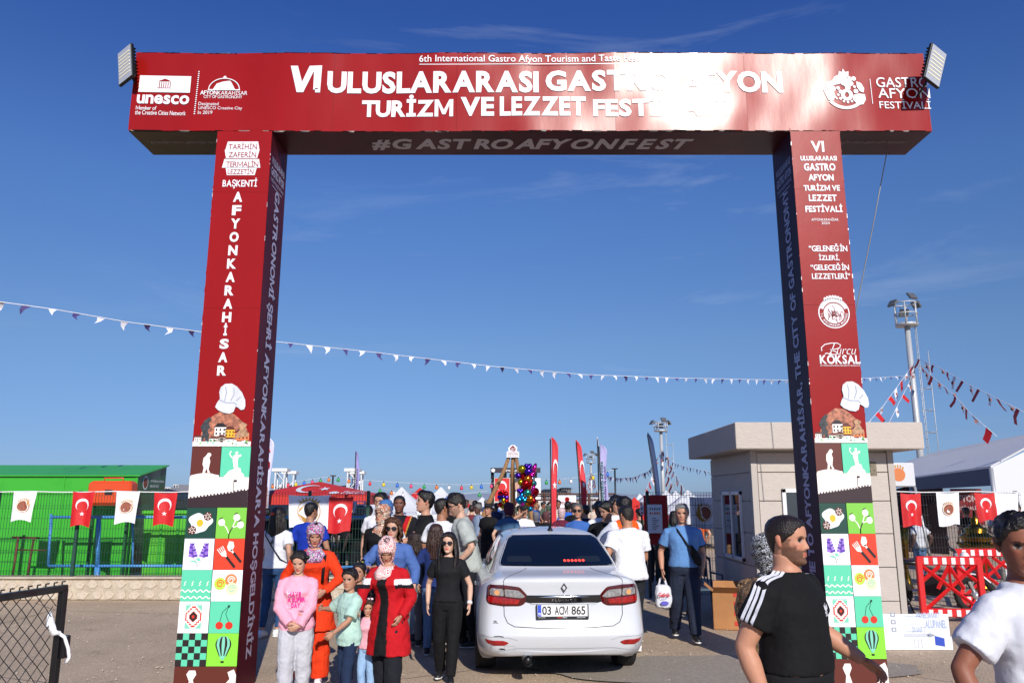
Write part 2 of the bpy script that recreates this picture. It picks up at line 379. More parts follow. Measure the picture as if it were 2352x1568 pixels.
for i in range(n):
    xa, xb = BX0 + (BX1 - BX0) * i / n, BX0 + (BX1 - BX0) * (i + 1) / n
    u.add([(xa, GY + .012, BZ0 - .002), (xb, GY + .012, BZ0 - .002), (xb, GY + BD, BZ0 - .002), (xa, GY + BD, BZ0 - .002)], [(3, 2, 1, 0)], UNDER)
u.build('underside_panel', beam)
MB().box2((BX0 - .003, GY + .01, BZ0), (BX0 + .006, GY + BD, BZ1), REDR).build('end_panel', beam)
MB().box2((BX1 - .006, GY + .01, BZ0), (BX1 + .003, GY + BD, BZ1), REDR).build('end_panel', beam)
# torn, lifted bits along the edges of the vinyl
e = MB(); random.seed(3)
for z, k in ((BZ1, 150), (BZ0, 110)):
    for i in range(k):
        x = random.uniform(BX0, BX1 - .1); l = random.uniform(.03, .16); h = random.uniform(.002, .009); s = 1 if z == BZ1 else -1
        m = SILV if random.random() < .2 else (EDGE if random.random() < .7 else RED)
        yy = GY - .004 - random.uniform(0, .006) - warp_beam(Vector((x, GY, z)))
        e.add([(x, yy, z - s * h * .6), (x + l, yy, z - s * h * .4), (x + l * .8, yy + .012, z + s * h), (x + l * .2, yy + .012, z + s * h * .7)], [(0, 1, 2, 3) if s > 0 else (3, 2, 1, 0)], m)
e.build('torn_edge', beam, kind='stuff')
def fitbox(x0, y0, x1, y1, Y=GY):
    a = G((x0 + x1) / 2, y1, Y)[1]; b = G((x0 + x1) / 2, y0, Y)[1]; xa = G(x0, (y0 + y1) / 2, Y)[0]; xb = G(x1, (y0 + y1) / 2, Y)[0]
    return xa, a, xb, b
F = lambda st=.0015, b=.009, warp=None: Print((0, GY, 0), (1, 0, 0), (0, 0, 1), st, b, warp)
def line(txt, box_, bold=.0, m=WPRINT, parent=beam, name='lettering', warp=warp_beam, **k):
    p = F(warp=warp); p.text(txt, *fitbox(*box_), m, 0, bold, **k); return p.build(name, parent)
line('6th International Gastro Afyon Tourism and Taste Festival', (963, 128, 1497, 148), .006)
p = F(warp=warp_beam); p.rect(*fitbox(963, 147.5, 1497, 149), WPRINT); p.build('underline', beam)
p = F(warp=warp_beam)   # the big VI, cut as one shape with a stepped foot
x0, z0, x1, z1 = fitbox(667, 152, 742, 213); W_, H_ = x1 - x0, z1 - z0
q = lambda L_: [(x0 + a * W_, z0 + b * H_) for a, b in L_]
p.poly(q([(0, .98), (.22, .98), (.37, .38), (.58, .98), (.96, 1), (.93, .0), (.78, .0), (.78, .12), (.86, .12), (.86, .16), (.78, .16), (.76, .10), (.72, .10), (.72, .8), (.42, 0), (.22, 0)]), WPRINT); p.build('lettering', beam)
for t_, b_ in (('ULUSLARARASI', (752, 164, 1237, 214)), ('GASTRO', (1253, 163, 1542, 211)), ('AFYON', (1563, 164, 1797, 214)), ('TURİZM', (831, 217, 1041, 268)), ('VE', (1058, 224, 1135, 267)), ('LEZZET', (1148, 223, 1345, 267)), ('FESTİVALİ', (1362, 217, 1668, 269))):
    line(t_, b_, .042)
# unesco block
p = F(warp=warp_beam); x0, z0, x1, z1 = fitbox(322, 176, 438, 214); p.rect(x0, z0, x1, z1, WPRINT); cx = (x0 + x1) / 2; h = z1 - z0
p.poly([(cx - h * .36, z0 + h * .66), (cx + h * .36, z0 + h * .66), (cx, z0 + h * .82)], RED, 1)
for k in range(6): p.rect(cx - h * .3 + k * h * .115, z0 + h * .3, cx - h * .26 + k * h * .115, z0 + h * .62, RED, 1)
p.rect(cx - h * .38, z0 + h * .24, cx + h * .38, z0 + h * .27, RED, 1); p.build('temple_emblem', beam)
line('unesco', (317, 220, 435, 241), .03)
line('Member of', (315, 246, 361, 255), .006); line('the Creative Cities Network', (313, 256, 427, 266), .006)
p = F(warp=warp_beam)
for k in range(22):
    u_, v_ = G(457 - 10 * k / 21, 165 + 97 * k / 21); p.disc(u_, v_, .008, .008, WPRINT, 0, 8)
p.build('dotted_line', beam)
p = F(warp=warp_beam); x0, z0, x1, z1 = fitbox(480, 182, 550, 205); cx = (x0 + x1) / 2; r_ = (x1 - x0) / 2
p.stroke([(cx + r_ * math.cos(R(a)), z0 + r_ * .72 * math.sin(R(a)) * 1.1) for a in range(0, 181, 10)], .010, WPRINT)
p.poly([(cx - r_ * .72, z0), (cx + r_ * .72, z0), (cx + r_ * .45, z0 + r_ * .5), (cx + r_ * .35, z0 + r_ * .62), (cx - r_ * .1, z0 + r_ * .55), (cx - r_ * .5, z0 + r_ * .4)], WPRINT)
p.rect(cx - r_ * 1.05, z0 - .012, cx + r_ * 1.05, z0, WPRINT); p.disc(cx, z0 + r_ * .86, .018, .018, WPRINT, 0, 12); p.build('dome_emblem', beam)
line('AFYON', (460, 208, 499, 218), .02); line('KARAHİSAR', (500, 206, 568, 218), .0); line('CITY OF GASTRONOMY', (468, 219, 556, 226), 0)
line('Designated', (456, 235, 502, 245), 0); line('UNESCO Creative City', (456, 245, 556, 254), 0); line('In 2019', (455, 255, 488, 263), 0)
# festival emblem: a round plate of food shapes
def emblem(p, cx, cz, r, m, l=0):
    q = lambda L_: [(cx + a * r, cz + b * r) for a, b in L_]
    p.poly(q([(-.95, .25), (-.85, .55), (-.6, .62), (-.45, .85), (-.25, .95), (-.2, 1.15), (-.05, 1.1), (0, 1.3), (.1, 1.1), (.28, 1.15), (.25, .85), (0, .72), (-.1, .5), (-.35, .42), (-.55, .38), (-.7, .2)]), m, l)
    for a, b, c in ((.15, .48, .22), (-.03, .5, .14), (.33, .48, .14), (.08, .66, .15), (.25, .66, .14)): p.disc(cx + a * r, cz + b * r, r * c, r * c, m, l, 14)
    p.poly(q([(.0, .45), (.32, .45), (.28, .15), (.04, .15)]), m, l)
    for a, b, c in ((-.62, .18, .16), (-.33, .22, .09), (-.22, .02, .1), (-.35, .5, .06), (.3, .82, .06), (.5, .75, .12), (.55, .05, .12), (.5, .3, .07), (-.35, -.15, .06), (-.25, -.35, .07), (-.1, -.5, .06), (.1, -.55, .06), (.3, -.5, .06)): p.disc(cx + a * r, cz + b * r, r * c, r * c * 1.05, m, l, 12)
    o_ = [(.08 + .3 * math.cos(R(a)), -.15 + .32 * math.sin(R(a))) for a in range(-90, 271, 15)]; i_ = [(.08 + .11 * math.cos(R(a)), -.15 + .15 * math.sin(R(a))) for a in range(270, -91, -15)]
    p.poly(q(o_ + i_), m, l)
    p.poly(q([(.62, .6), (.85, .5), (.98, .2), (.92, -.02), (.75, .05), (.62, .3)]), m, l)
    p.poly(q([(.35, -.4), (.42, -.15), (.7, -.08), (.98, -.12), (1.0, -.4), (.85, -.66), (.6, -.7)]), m, l)
    arc = [(1.02 * math.cos(R(a)), .05 + .98 * math.sin(R(a))) for a in range(215, 316, 8)]; arc2 = [(.86 * math.cos(R(a)), .05 + .82 * math.sin(R(a))) for a in range(312, 211, -8)]
    p.poly(q(arc + arc2), m, l)
    p.poly(q([(-1.02, .02), (-.78, .14), (-.52, -.25), (-.62, -.45), (-.86, -.42)]), m, l)
    for k in range(4): p.poly(q([(-1.08 + k * .11, .2), (-1.03 + k * .11, .22), (-.93 + k * .1, -.06), (-1.0 + k * .1, -.06)]), m, l)
    p.stroke(q([(-.6, .05), (-.55, -.2), (-.42, -.38)]), r * .07, m, l)
c_ = G(1940, 213); e_ = F(warp=warp_beam); emblem(e_, c_[0], c_[1], G(1986, 213)[0] - c_[0], WPRINT); e_.build('festival_emblem', beam)
p = F(warp=warp_beam); p.rect(*fitbox(2000, 182, 2001.4, 240), WPRINT); p.build('divider_line', beam)
line('GASTRO', (2012, 178, 2134, 201), .006); line('AFYON', (2016, 203, 2136, 226), .006); line('FESTİVALİ', (2019, 228, 2138, 250), .004)
# lettering on the underside, read looking up
U_ = Print((0, GY, BZ0 - .002), (1, 0, 0), (0, -1, 0), .001, .003)   # normal points down
UL = mat('underside_lettering', 'a9a4ac', .5)
def ux(px, f): Y = GY + BD * f; return xat(px, Y, BZ0)
f0, f1 = .30, .78
U_.text('#GASTROAFYONFEST', ux(850, .5), -BD * f1, ux(1590, .5), -BD * f0, UL, 0, .04, .25)
U_.build('lettering', beam)
for xa, xb in ((BX0 + .1, -3.22), (3.62, BX1 - .12)):
    U2 = Print((0, GY, BZ0 - .002), (1, 0, 0), (0, -1, 0), .001, .003); U2.text('"geleneğin izleri, geleceğin lezzetleri"', xa, -BD * .52, xb, -BD * .36, mat('dim_lettering', '7a6a70', .5), 0, .01, .2); U2.build('lettering', beam)

# ------------------------------------------------------------------ icons of the printed tiles (unit square)
K = {k: mat('print_' + k, v, .42, coat=.15) for k, v in dict(brown='5c2418', mint='5cc9a3', cream='efe7e0', aub='2f1a20', dgreen='0d4034', lime='79c143', white='f1f1f5', orange='dd3e22', yellow='f6b52c', black='231a1c', violet='5b39a8', lilac='9a6fd0', leaf='7ccbb0', redp='d2301f', brightlime='86dc3a', ltlime='b9dd4a', salmon='f0814a', butter='efe3b4').items()}
class Tile:
    def __init__(s, x0, z0, x1, z1): s.p = F(b=.006, st=.0012); s.b = (x0, z0, x1, z1); s.a = (x1 - x0) / (z1 - z0)
    def q(s, L_): x0, z0, x1, z1 = s.b; return [(x0 + a * (x1 - x0), z0 + b * (z1 - z0)) for a, b in L_]
    def bg(s, m): s.p.rect(*s.b, K[m], 0); return s
    def poly(s, L_, m, l=1): s.p.poly(s.q(L_), K[m], l); return s
    def disc(s, u, v, r, m, l=1, ry=None, n=20):
        ry = ry or r; return s.poly([(u + r * math.cos(R(360 * i / n)), v + ry * math.sin(R(360 * i / n))) for i in range(n)], m, l)
    def stroke(s, L_, w_, m, l=1): s.p.stroke(s.q(L_), w_ * (s.b[3] - s.b[1]), K[m], l); return s
    def done(s, parent): return s.p.build('printed_tile', parent)
def t_statue(T):
    T.bg('brown'); T.poly([(0, 0), (1, 0), (.98, .06), (.85, .08), (.7, .12), (.5, .13), (.3, .11), (.15, .08), (.03, .05)], 'cream')
    T.poly([(.42, .12), (.45, .3), (.40, .42), (.42, .62), (.50, .70), (.55, .78), (.62, .80), (.68, .74), (.66, .68), (.62, .64), (.66, .5), (.64, .38), (.62, .25), (.68, .14), (.60, .13), (.55, .28), (.50, .13)], 'cream')
def t_victor(T):
    T.bg('mint'); T.poly([(.12, 0), (.85, 0), (.8, .1), (.72, .16), (.7, .28), (.62, .3), (.6, .34), (.48, .34), (.46, .26), (.3, .2), (.22, .1)], 'cream', 2)
    T.poly([(.46, .32), (.50, .5), (.44, .64), (.36, .68), (.30, .76), (.36, .84), (.30, .86), (.27, .75), (.34, .64), (.42, .6), (.40, .56)], 'cream', 2)
    T.poly([(.44, .32), (.46, .56), (.42, .70), (.50, .74), (.60, .72), (.66, .75), (.70, .71), (.66, .66), (.6, .64), (.58, .5), (.6, .33), (.53, .33), (.52, .46), (.50, .33)], 'cream', 3); T.disc(.53, .79, .05, 'cream', 3)
def t_castle(T):
    T.bg('cream'); top = [(0, .27)]; x = 0.0; pts = []
    prof = lambda x: .30 + .26 * x if x < .75 else .5 + .06 * math.sin((x - .75) * 9)
    k = 0
    while x < .99:
        h = prof(x) + (.045 if k % 2 else 0); w_ = .028; pts += [(x, h), (min(1, x + w_), h)]; x += w_; k += 1
    T.poly([(0, 0), (1, 0)] + [(1, .38)] + list(reversed(pts)), 'aub'); T.poly([(.745, .5), (.755, .5), (.755, .9), (.745, .9)], 'aub', 2); T.poly([(.75, .84), (.80, .84), (.80, .91), (.75, .91)], 'aub', 2)
def t_egg(T):
    T.bg('dgreen'); pts = []
    for i in range(40):
        a = R(9 * i); r = .34 + .05 * math.sin(3 * a + 1) + .03 * math.sin(5 * a); pts.append((.46 + 1.1 * r * math.cos(a), .5 + r * math.sin(a) * .92))
    T.poly(pts, 'white'); T.disc(.47, .5, .115, 'yellow', 2, .12)
    for u, v in ((.72, .72), (.22, .27)):
        T.disc(u, v, .14, 'brown', 3)
        for k in range(12): a = R(30 * k + 10); rr = .1 if k % 2 else .055; T.disc(u + rr * math.cos(a), v + rr * math.sin(a), .02, 'cream', 4, n=6)
def t_poppy(T):
    T.bg('lime')
    for a, b, c in ((.18, .52, 1), (.68, .68, 2), (.82, .44, 3)):
        T.stroke([(.45, .0), (.45, .15), (.35 if a < .4 else .55, .35), (a, b)], .035, 'cream'); T.disc(a, b, .115, 'cream', 2)
        T.poly([(a - .09, b + .09), (a + .02, b + .14), (a + .04, b + .17), (a - .08, b + .13)], 'black', 3)
def t_lav(T):
    T.bg('white')
    for cx, s in ((.32, -1), (.68, 1)):
        for k in range(5):
            v = .82 - k * .09; w_ = .05 + .012 * k; c = 'violet' if k % 2 == 0 else 'lilac'
            x = cx + s * .06 * (1 - k / 4)
            for d in (-1, 1): T.poly([(x, v - .07), (x + d * w_ * 1.6, v - .03), (x + d * w_ * 1.5, v + .05), (x + d * .01, v + .02)], c if d > 0 else ('lilac' if c == 'violet' else 'violet'), 1 + k % 3)
            T.poly([(x - .03, v - .04), (x + .03, v - .04), (x, v + .07)], 'violet', 4)
        T.stroke([(cx, .4), (.5 + s * .06, .25), (.48, .08)], .012, 'black')
    T.poly([(.5, .22), (.2, .27), (.33, .31), (.47, .26)], 'leaf', 2); T.poly([(.5, .26), (.42, .38), (.55, .38), (.58, .3)], 'leaf', 2)
def t_fork(T):
    T.bg('orange')
    T.poly([(.42, .74), (.48, .92), (.62, .9), (.66, .75), (.60, .62), (.54, .58), (.46, .63)], 'cream'); T.stroke([(.56, .65), (.66, .52)], .06, 'cream'); T.stroke([(.65, .55), (.92, .24)], .085, 'black', 2)
    for k in range(4): T.stroke([(.1 + k * .055, .66 + k * .035), (.22 + k * .05, .5 + k * .03)], .028, 'cream', 2)
    T.poly([(.2, .52), (.38, .62), (.42, .5), (.36, .42), (.26, .44)], 'cream', 1); T.stroke([(.36, .48), (.44, .40)], .05, 'cream', 2); T.stroke([(.42, .42), (.72, .08)], .085, 'black', 3)
def t_wave(T):
    T.bg('mint')
    for v in (.12, .33): T.stroke([(x / 40, v + .035 * math.sin(x / 40 * 2 * math.pi * 5)) for x in range(41)], .035, 'cream')
    for k in range(4): u = .12 + k * .25; T.stroke([(u - .03, .5), (u + .02, .54), (u - .01, .58), (u + .04, .64)], .03, 'cream')
def t_sweets(T):
    T.bg('white')
    for u, v, a, b, l in ((.27, .56, 'ltlime', 'orange', 1), (.63, .68, 'salmon', 'cream', 2), (.68, .40, 'butter', 'leaf', 3)):
        T.disc(u, v, .20, a, l); T.stroke([(u + (.13 - .0027 * k) * math.cos(R(k * 16)), v + (.13 - .0027 * k) * math.sin(R(k * 16))) for k in range(36)], .03, b, l + 1)
def t_rug(T):
    T.bg('white'); T.poly([(.22, .16), (.76, .16), (.76, .88), (.22, .88)], 'cream')
    for k in range(9):
        u = .22 + .06 * k; T.poly([(u, .89), (u + .06, .89), (u + .03, .93)], 'mint'); T.poly([(u, .15), (u + .03, .11), (u + .06, .15)], 'mint')
    st_ = [(0, 5), (1, 5), (1, 4), (2, 4), (2, 3), (3, 3), (3, 2), (4, 2), (4, 0)]
    def dia(s, m, l):
        P_ = [(a, b) for a, b in st_]; P_ += [(a, -b) for a, b in reversed(st_)]; P_ += [(-a, -b) for a, b in st_]; P_ += [(-a, b) for a, b in reversed(st_)]
        T.poly([(.49 + a * s, .52 + b * s) for a, b in P_], m, l)
    for cx, cy in ((.22, .16), (.76, .16), (.76, .88), (.22, .88)):
        T.poly([(cx, cy), (cx + (.18 if cx < .5 else -.18), cy), (cx, cy + (.2 if cy < .5 else -.2))], 'leaf', 2)
    dia(.066, 'redp', 3); dia(.055, 'cream', 4); dia(.034, 'redp', 5); dia(.030, 'black', 6); dia(.012, 'redp', 7)
def t_cherry(T):
    T.bg('mint'); T.stroke([(.62, .86), (.42, .66), (.34, .32)], .02, 'dgreen'); T.stroke([(.62, .86), (.53, .6), (.66, .32)], .02, 'dgreen'); T.disc(.62, .85, .04, 'dgreen', 2)
    T.disc(.34, .24, .125, 'redp', 2, .12); T.disc(.66, .24, .125, 'redp', 2, .12)
def t_check(T):
    T.bg('mint')
    for i in range(5):
        for j in range(5):
            if (i + j) % 2 == 0: T.poly([(i * .2, j * .2), (i * .2 + .2, j * .2), (i * .2 + .2, j * .2 + .2), (i * .2, j * .2 + .2)], 'black')
def t_balloon(T):
    T.bg('brightlime'); o_ = lambda w_: [(.52 + w_ * .26 * math.cos(R(a)), .66 + .25 * math.sin(R(a))) for a in range(-20, 201, 10)]
    T.poly(o_(1) + [(.40, .3), (.64, .3)], 'black'); ws = [.8, .45, .12]
    for i, (a, b) in enumerate(((-.82, -.5), (-.2, .2), (.5, .82))):
        L_ = [(.52 + a * .26 * math.cos(R(t)) ** .6 if True else 0, .66 + .25 * math.sin(R(t))) for t in range(-10, 91, 10)]; R__ = [(.52 + b * .26 * math.cos(R(t)) ** .6 if t < 90 else .52, .66 + .25 * math.sin(R(t))) for t in range(80, -11, -10)] if False else [(.52 + b * .26 * max(0, math.cos(R(t))) ** .6, .66 + .25 * math.sin(R(t))) for t in range(80, -11, -10)]
        L_ = [(.52 + a * .26 * max(0, math.cos(R(t))) ** .6, .66 + .25 * math.sin(R(t))) for t in range(-10, 91, 10)]
        T.poly([(.52 + a * .26 * .45, .32)] + L_ + R__ + [(.52 + b * .26 * .45, .32)], 'leaf', 2)
    T.poly([(.42, .32), (.62, .32), (.56, .2), (.48, .2)], 'leaf', 3); T.poly([(.47, .1), (.57, .1), (.58, .16), (.46, .16)], 'black', 2)
def t_people(T):
    T.bg('brown')
    T.poly([(.12, .4), (.22, .55), (.25, .74), (.2, .86), (.24, .93), (.34, .93), (.36, .86), (.31, .76), (.36, .6), (.42, .45), (.5, .3), (.5, 0), (.1, 0)], 'cream')
    T.poly([(.55, 0), (.52, .42), (.46, .5), (.55, .56), (.62, .5), (.72, .62), (.78, .62), (.9, .78), (.86, .9), (.96, .95), (1, .85), (1, .0)], 'cream')
def collage(col, x0, z0, x1, z1, hat):
    """chef hat over a rock, old houses and flowers, printed on the column"""
    rock = mat('print_rock', 'a2664f', .6, noise_amt=.75, noise_scale=26, bump=0); hsw = mat('print_hat', 'cdd0d8', .5, noise_amt=.12, noise_scale=7, stretch=(1.6, 1, .5)); flw = mat('print_flowers', 'e6e3dc', .6, noise_amt=.3, noise_scale=60)
    p = F(b=.006, st=.0012); W_, H_ = x1 - x0, z1 - z0; q = lambda L_: [(x0 + a * W_, z0 + b * H_) for a, b in L_]
    p.poly(q([(.12, .1), (.13, .22), (.22, .3), (.28, .46), (.38, .52), (.45, .56), (.62, .54), (.74, .46), (.86, .36), (.95, .2), (.97, .08)]), rock, 0)
    dk = mat('print_statue', '33383c', .6, noise_amt=.6, noise_scale=30); roof = K['brown']; wl = K['cream']
    p.poly(q([(.1, .06), (.16, .2), (.11, .3), (.17, .4), (.25, .46), (.29, .43), (.25, .36), (.29, .27), (.27, .18), (.26, .05), (.21, .05), (.2, .15), (.15, .06)]), dk, 2)
    p.disc(x0 + .3 * W_, z0 + .24 * H_, .055 * W_, .05 * H_, rock, 3)
    def house(a, b, w_, h_, m, l, nw=3, roofm=roof):
        p.rect(x0 + a * W_, z0 + b * H_, x0 + (a + w_) * W_, z0 + (b + h_) * H_, m, l)
        p.poly(q([(a - .02, b + h_), (a + w_ + .02, b + h_), (a + w_ * .7, b + h_ * 1.45), (a + w_ * .25, b + h_ * 1.45)]), roofm, l + 1)
        for i in range(nw):
            for j in range(2): uu = a + w_ * (i + .3) / nw; vv = b + h_ * (.16 + .42 * j); p.rect(x0 + uu * W_, z0 + vv * H_, x0 + (uu + w_ * .4 / nw) * W_, z0 + (vv + h_ * .25) * H_, K['black'], l + 1)
    house(.36, .16, .2, .14, wl, 4, 3, K['black']); house(.55, .14, .16, .12, K['yellow'], 4); house(.7, .1, .26, .11, K['salmon'], 3, 4)
    house(.02, .06, .12, .08, wl, 3); house(.28, .06, .16, .06, wl, 5, 3); house(.56, .05, .16, .06, wl, 5, 3); house(.43, .05, .13, .09, mat('print_gatehouse', '9b9183', .6), 6, 1)
    p.poly(q([(.74, .2), (.8, .26), (.78, .34), (.84, .38), (.92, .34), (.88, .28), (.97, .16), (.7, .12)]), mat('print_robe', 'b08968', .6, noise_amt=.5, noise_scale=30), 6)
    p.rect(x0, z0, x1, z0 + .075 * H_, flw, 7)
    random.seed(5)
    for k in range(34): a = random.random(); p.disc(x0 + (.02 + .96 * a) * W_, z0 + (.03 + .07 * random.random()) * H_, .02 * W_, .014 * H_, random.choice([K['white'], K['white'], K['cream'], K['lime'], K['leaf']]), 8, 7)
    hx0, hz0, hx1, hz1 = hat; hw, hh = hx1 - hx0, hz1 - hz0; q2 = lambda L_: [(hx0 + a * hw, hz0 + b * hh) for a, b in L_]
    p.poly(q2([(.0, .22), (.05, .36), (.14, .5), (.1, .72), (.14, .88), (.28, .99), (.5, 1.0), (.68, .9), (.86, .7), (.98, .45), (1.0, .25), (.96, .14), (.86, .12), (.76, .2), (.68, .24), (.62, .06), (.5, .0), (.3, .03), (.1, .12)]), hsw, 9)
    sh = mat('print_hat_fold', '969eae', .5)
    for L_ in ([(.12, .46), (.35, .36), (.62, .36), (.72, .28)], [(.3, .42), (.34, .7), (.3, .9)], [(.5, .42), (.6, .65), (.58, .85)], [(.68, .42), (.82, .55)]): p.stroke(q2(L_), .03 * hh, sh, 10)
    p.build('printed_collage', col)
ROWS_L = [1025, 1095, 1165, 1236, 1308, 1380, 1453, 1529]; ROWS_R = [1017, 1086, 1154.5, 1225, 1297, 1368, 1439, 1512]
def column(x0, x1, rows, m_front, inner_m, left):
    col = MB().box2((x0 + .012, GY + .012, 0), (x1 - .012, GY + BD - .012, BZ0 - .004), EDGE).build('column', gate)
    zt = zat(rows[0], GY); wf = lambda p: .006 * noise.noise(Vector((p.x * 2, p.z * 1.3, x0))) + .003
    sheet(x0, x1, 0.004, zat(1600, GY), GY, 6, 6, K['brown'], None).build('front_panel', col)
    zj = [zt, zt + 1.45, zt + 2.75, BZ0 - .004]
    for a, b in zip(zj[:-1], zj[1:]): sheet(x0, x1, a + .001, b - .001, GY - .003, 6, 14, m_front, None).build('front_panel', col)
    xi = x1 if left else x0
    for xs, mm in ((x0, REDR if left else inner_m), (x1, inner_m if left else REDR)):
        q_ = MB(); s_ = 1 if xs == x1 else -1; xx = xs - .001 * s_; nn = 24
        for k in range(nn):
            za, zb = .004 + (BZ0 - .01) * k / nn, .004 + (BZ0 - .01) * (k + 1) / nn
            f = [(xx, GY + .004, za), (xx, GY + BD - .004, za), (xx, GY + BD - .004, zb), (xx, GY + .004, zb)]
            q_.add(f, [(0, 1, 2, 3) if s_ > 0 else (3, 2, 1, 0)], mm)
        q_.build('side_panel', col)
    # bright scuffs and folded vinyl along the corners
    ed = MB(); random.seed(int(abs(x0) * 100))
    for k in range(60):
        z = random.uniform(zt, BZ0); xe = random.choice((x0, x1)); l = random.uniform(.01, .06); ww = random.uniform(.002, .006)
        ed.add([(xe - ww, GY - .005, z), (xe + ww * .6, GY - .006, z), (xe + ww * .4, GY - .006, z + l), (xe - ww * .6, GY - .005, z + l)], [(0, 1, 2, 3)], SILV if random.random() < .35 else m_front)
    ed.build('torn_edge', col, kind='stuff')
    z = [zat(r_, GY) for r_ in rows]; xm = (x0 + x1) / 2
    grid = [[t_statue, t_victor], [t_castle], [t_egg, t_poppy], [t_lav, t_fork], [t_wave, t_sweets], [t_rug, t_cherry], [t_check, t_balloon]]
    for r_, fns in enumerate(grid):
        for c, fn in enumerate(fns):
            a, b = (x0, x1) if len(fns) == 1 else ((x0, xm - .001) if c == 0 else (xm + .001, x1))
            T = Tile(a + .002, z[r_ + 1] + .001, b - .002, z[r_] - .001); fn(T); T.done(col)
    T = Tile(x0 + .002, zat(1660, GY), x1 - .002, z[7] - .001); t_people(T); T.done(col)
    return col
LX0, LX1, RX0, RX1 = G(500, 303)[0], G(625, 303)[0], G(1815, 303)[0], G(1928, 303)[0]
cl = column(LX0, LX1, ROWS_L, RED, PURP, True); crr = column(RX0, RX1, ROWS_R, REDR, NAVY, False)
collage(cl, LX0 + .005, zat(1025, GY) + .002, LX1 - .005, zat(880, GY), fitbox(497, 881, 566, 950))
collage(crr, RX0 + .005, zat(1017, GY) + .002, RX1 - .005, zat(875, GY), fitbox(1927, 876, 1993, 945))
# left column front
pl = F(b=.007)
for (a, b, c, d, s1) in ((519, 326, 597, 345, 1), (516, 345, 596, 364, 0), (511, 366, 599, 386, 1), (518, 385, 590, 403, 0)):
    X0, Z0, X1, Z1 = fitbox(a, b, c, d); e_ = .02
    pl.poly([(X0 + (0 if s1 else e_), Z0), (X1 - (0 if s1 else e_), Z0), (X1 - (e_ if s1 else 0), Z1), (X0 + (e_ if s1 else 0), Z1)], WPRINT, 0)
pl.build('white_plate', cl)
for t_, b_ in (('TARİHİN', (526, 328, 591, 344)), ('ZAFERİN', (526, 346, 589, 362)), ('TERMALİN', (520, 368, 594, 384)), ('LEZZETİN', (524, 386, 583, 401))):
    p = F(b=.009); p.text(t_, *fitbox(*b_), RED, 0, .004); p.build('lettering', cl)
kk = dict(parent=cl, warp=None)
line('BAŞKENTİ', (512, 409, 591, 434), .02, **kk)
for i, ch in enumerate('AFYONKARAHİSAR'):
    f = i / 13; cy = 453 + (851 - 453) * f; cx = 547 - 37 * f; hw = (10.5 if ch not in 'İ' else 4); top = cy - 11.5 - (6 if ch == 'İ' else 0)
    line(ch, (cx - hw, top, cx + hw, cy + 11.5), .045, **kk)
# right column front
kk = dict(parent=crr, warp=None)
for t_, b_, bd in (('VI', (1862, 325, 1892, 350), .03), ('ULUSLARARASI', (1838, 359, 1921, 370), .035), ('GASTRO', (1846, 376, 1918, 393), .035), ('AFYON', (1856, 401, 1914, 416), .035), ('TURİZM VE', (1845, 422, 1928, 439), .035),
                   ('LEZZET', (1857, 448, 1921, 463), .035), ('FESTİVALİ', (1849, 469, 1934, 488), .035), ('AFYONKARAHİSAR', (1863, 500, 1925, 508), 0), ('2024', (1886, 510, 1905, 516), 0),
                   ('“GELENEĞİN', (1857, 560, 1945, 578), .02), ('İZLERİ,', (1880, 583, 1927, 600), .02), ('“GELECEĞİN', (1861, 604, 1949, 621), .02), ('LEZZETLERİ”', (1864, 624, 1952, 641), .02),
                   ('KÖKSAL', (1882, 811, 1974, 836), .03), ('AFYONKARAHİSAR BELEDİYE BAŞKANI', (1883, 837, 1974, 842), 0)):
    line(t_, b_, bd, **kk)
line('urcu', (1921, 801, 1966, 814), -.01, italic=.35, **kk)
p = F(b=.007); q = lambda L_: [G(*a) for a in L_]
p.stroke(q([(1887, 806), (1886, 798), (1894, 791), (1908, 788), (1922, 788), (1930, 792), (1928, 799), (1918, 802), (1906, 803), (1914, 806), (1922, 809), (1920, 814), (1908, 814), (1898, 811), (1894, 813)]), .009, WPRINT)
p.stroke(q([(1916, 789), (1912, 800), (1906, 812)]), .009, WPRINT); p.build('signature_lettering', crr)
p = F(b=.007, st=.001); c_ = G(1915, 719); r_ = G(1951, 719)[0] - c_[0]
ring = lambda a, b: [(c_[0] + a * r_ * math.cos(R(t)), c_[1] + a * r_ * math.sin(R(t))) for t in range(0, 361, 12)] + [(c_[0] + b * r_ * math.cos(R(t)), c_[1] + b * r_ * math.sin(R(t))) for t in range(360, -1, -12)]
p.poly(ring(1, .93), WPRINT); p.disc(c_[0], c_[1] - .02 * r_, .66 * r_, .66 * r_, WPRINT, 0, 32); p.poly([(c_[0] + a * r_ * math.cos(R(t)), c_[1] + a * r_ * math.sin(R(t))) for a, rng in ((.95, range(20, 161, 10)), (.72, range(160, 19, -10))) for t in rng], WPRINT, 0)
for k in range(7): a = R(60 + 10 * k); p.disc(c_[0] + 1.02 * r_ * math.cos(a), c_[1] + 1.06 * r_ * math.sin(a), .085 * r_, .12 * r_, WPRINT, 0, 10)
random.seed(11)
for k in range(26):
    a = random.uniform(0, 6.28); rr = random.uniform(.1, .5) * r_; u0, v0 = c_[0] + rr * math.cos(a), c_[1] + rr * math.sin(a); p.stroke([(u0, v0), (u0 + random.uniform(-.03, .03), v0 - random.uniform(.02, .05)), (u0 + random.uniform(-.03, .03), v0 - .06)], .006, REDR, 2)
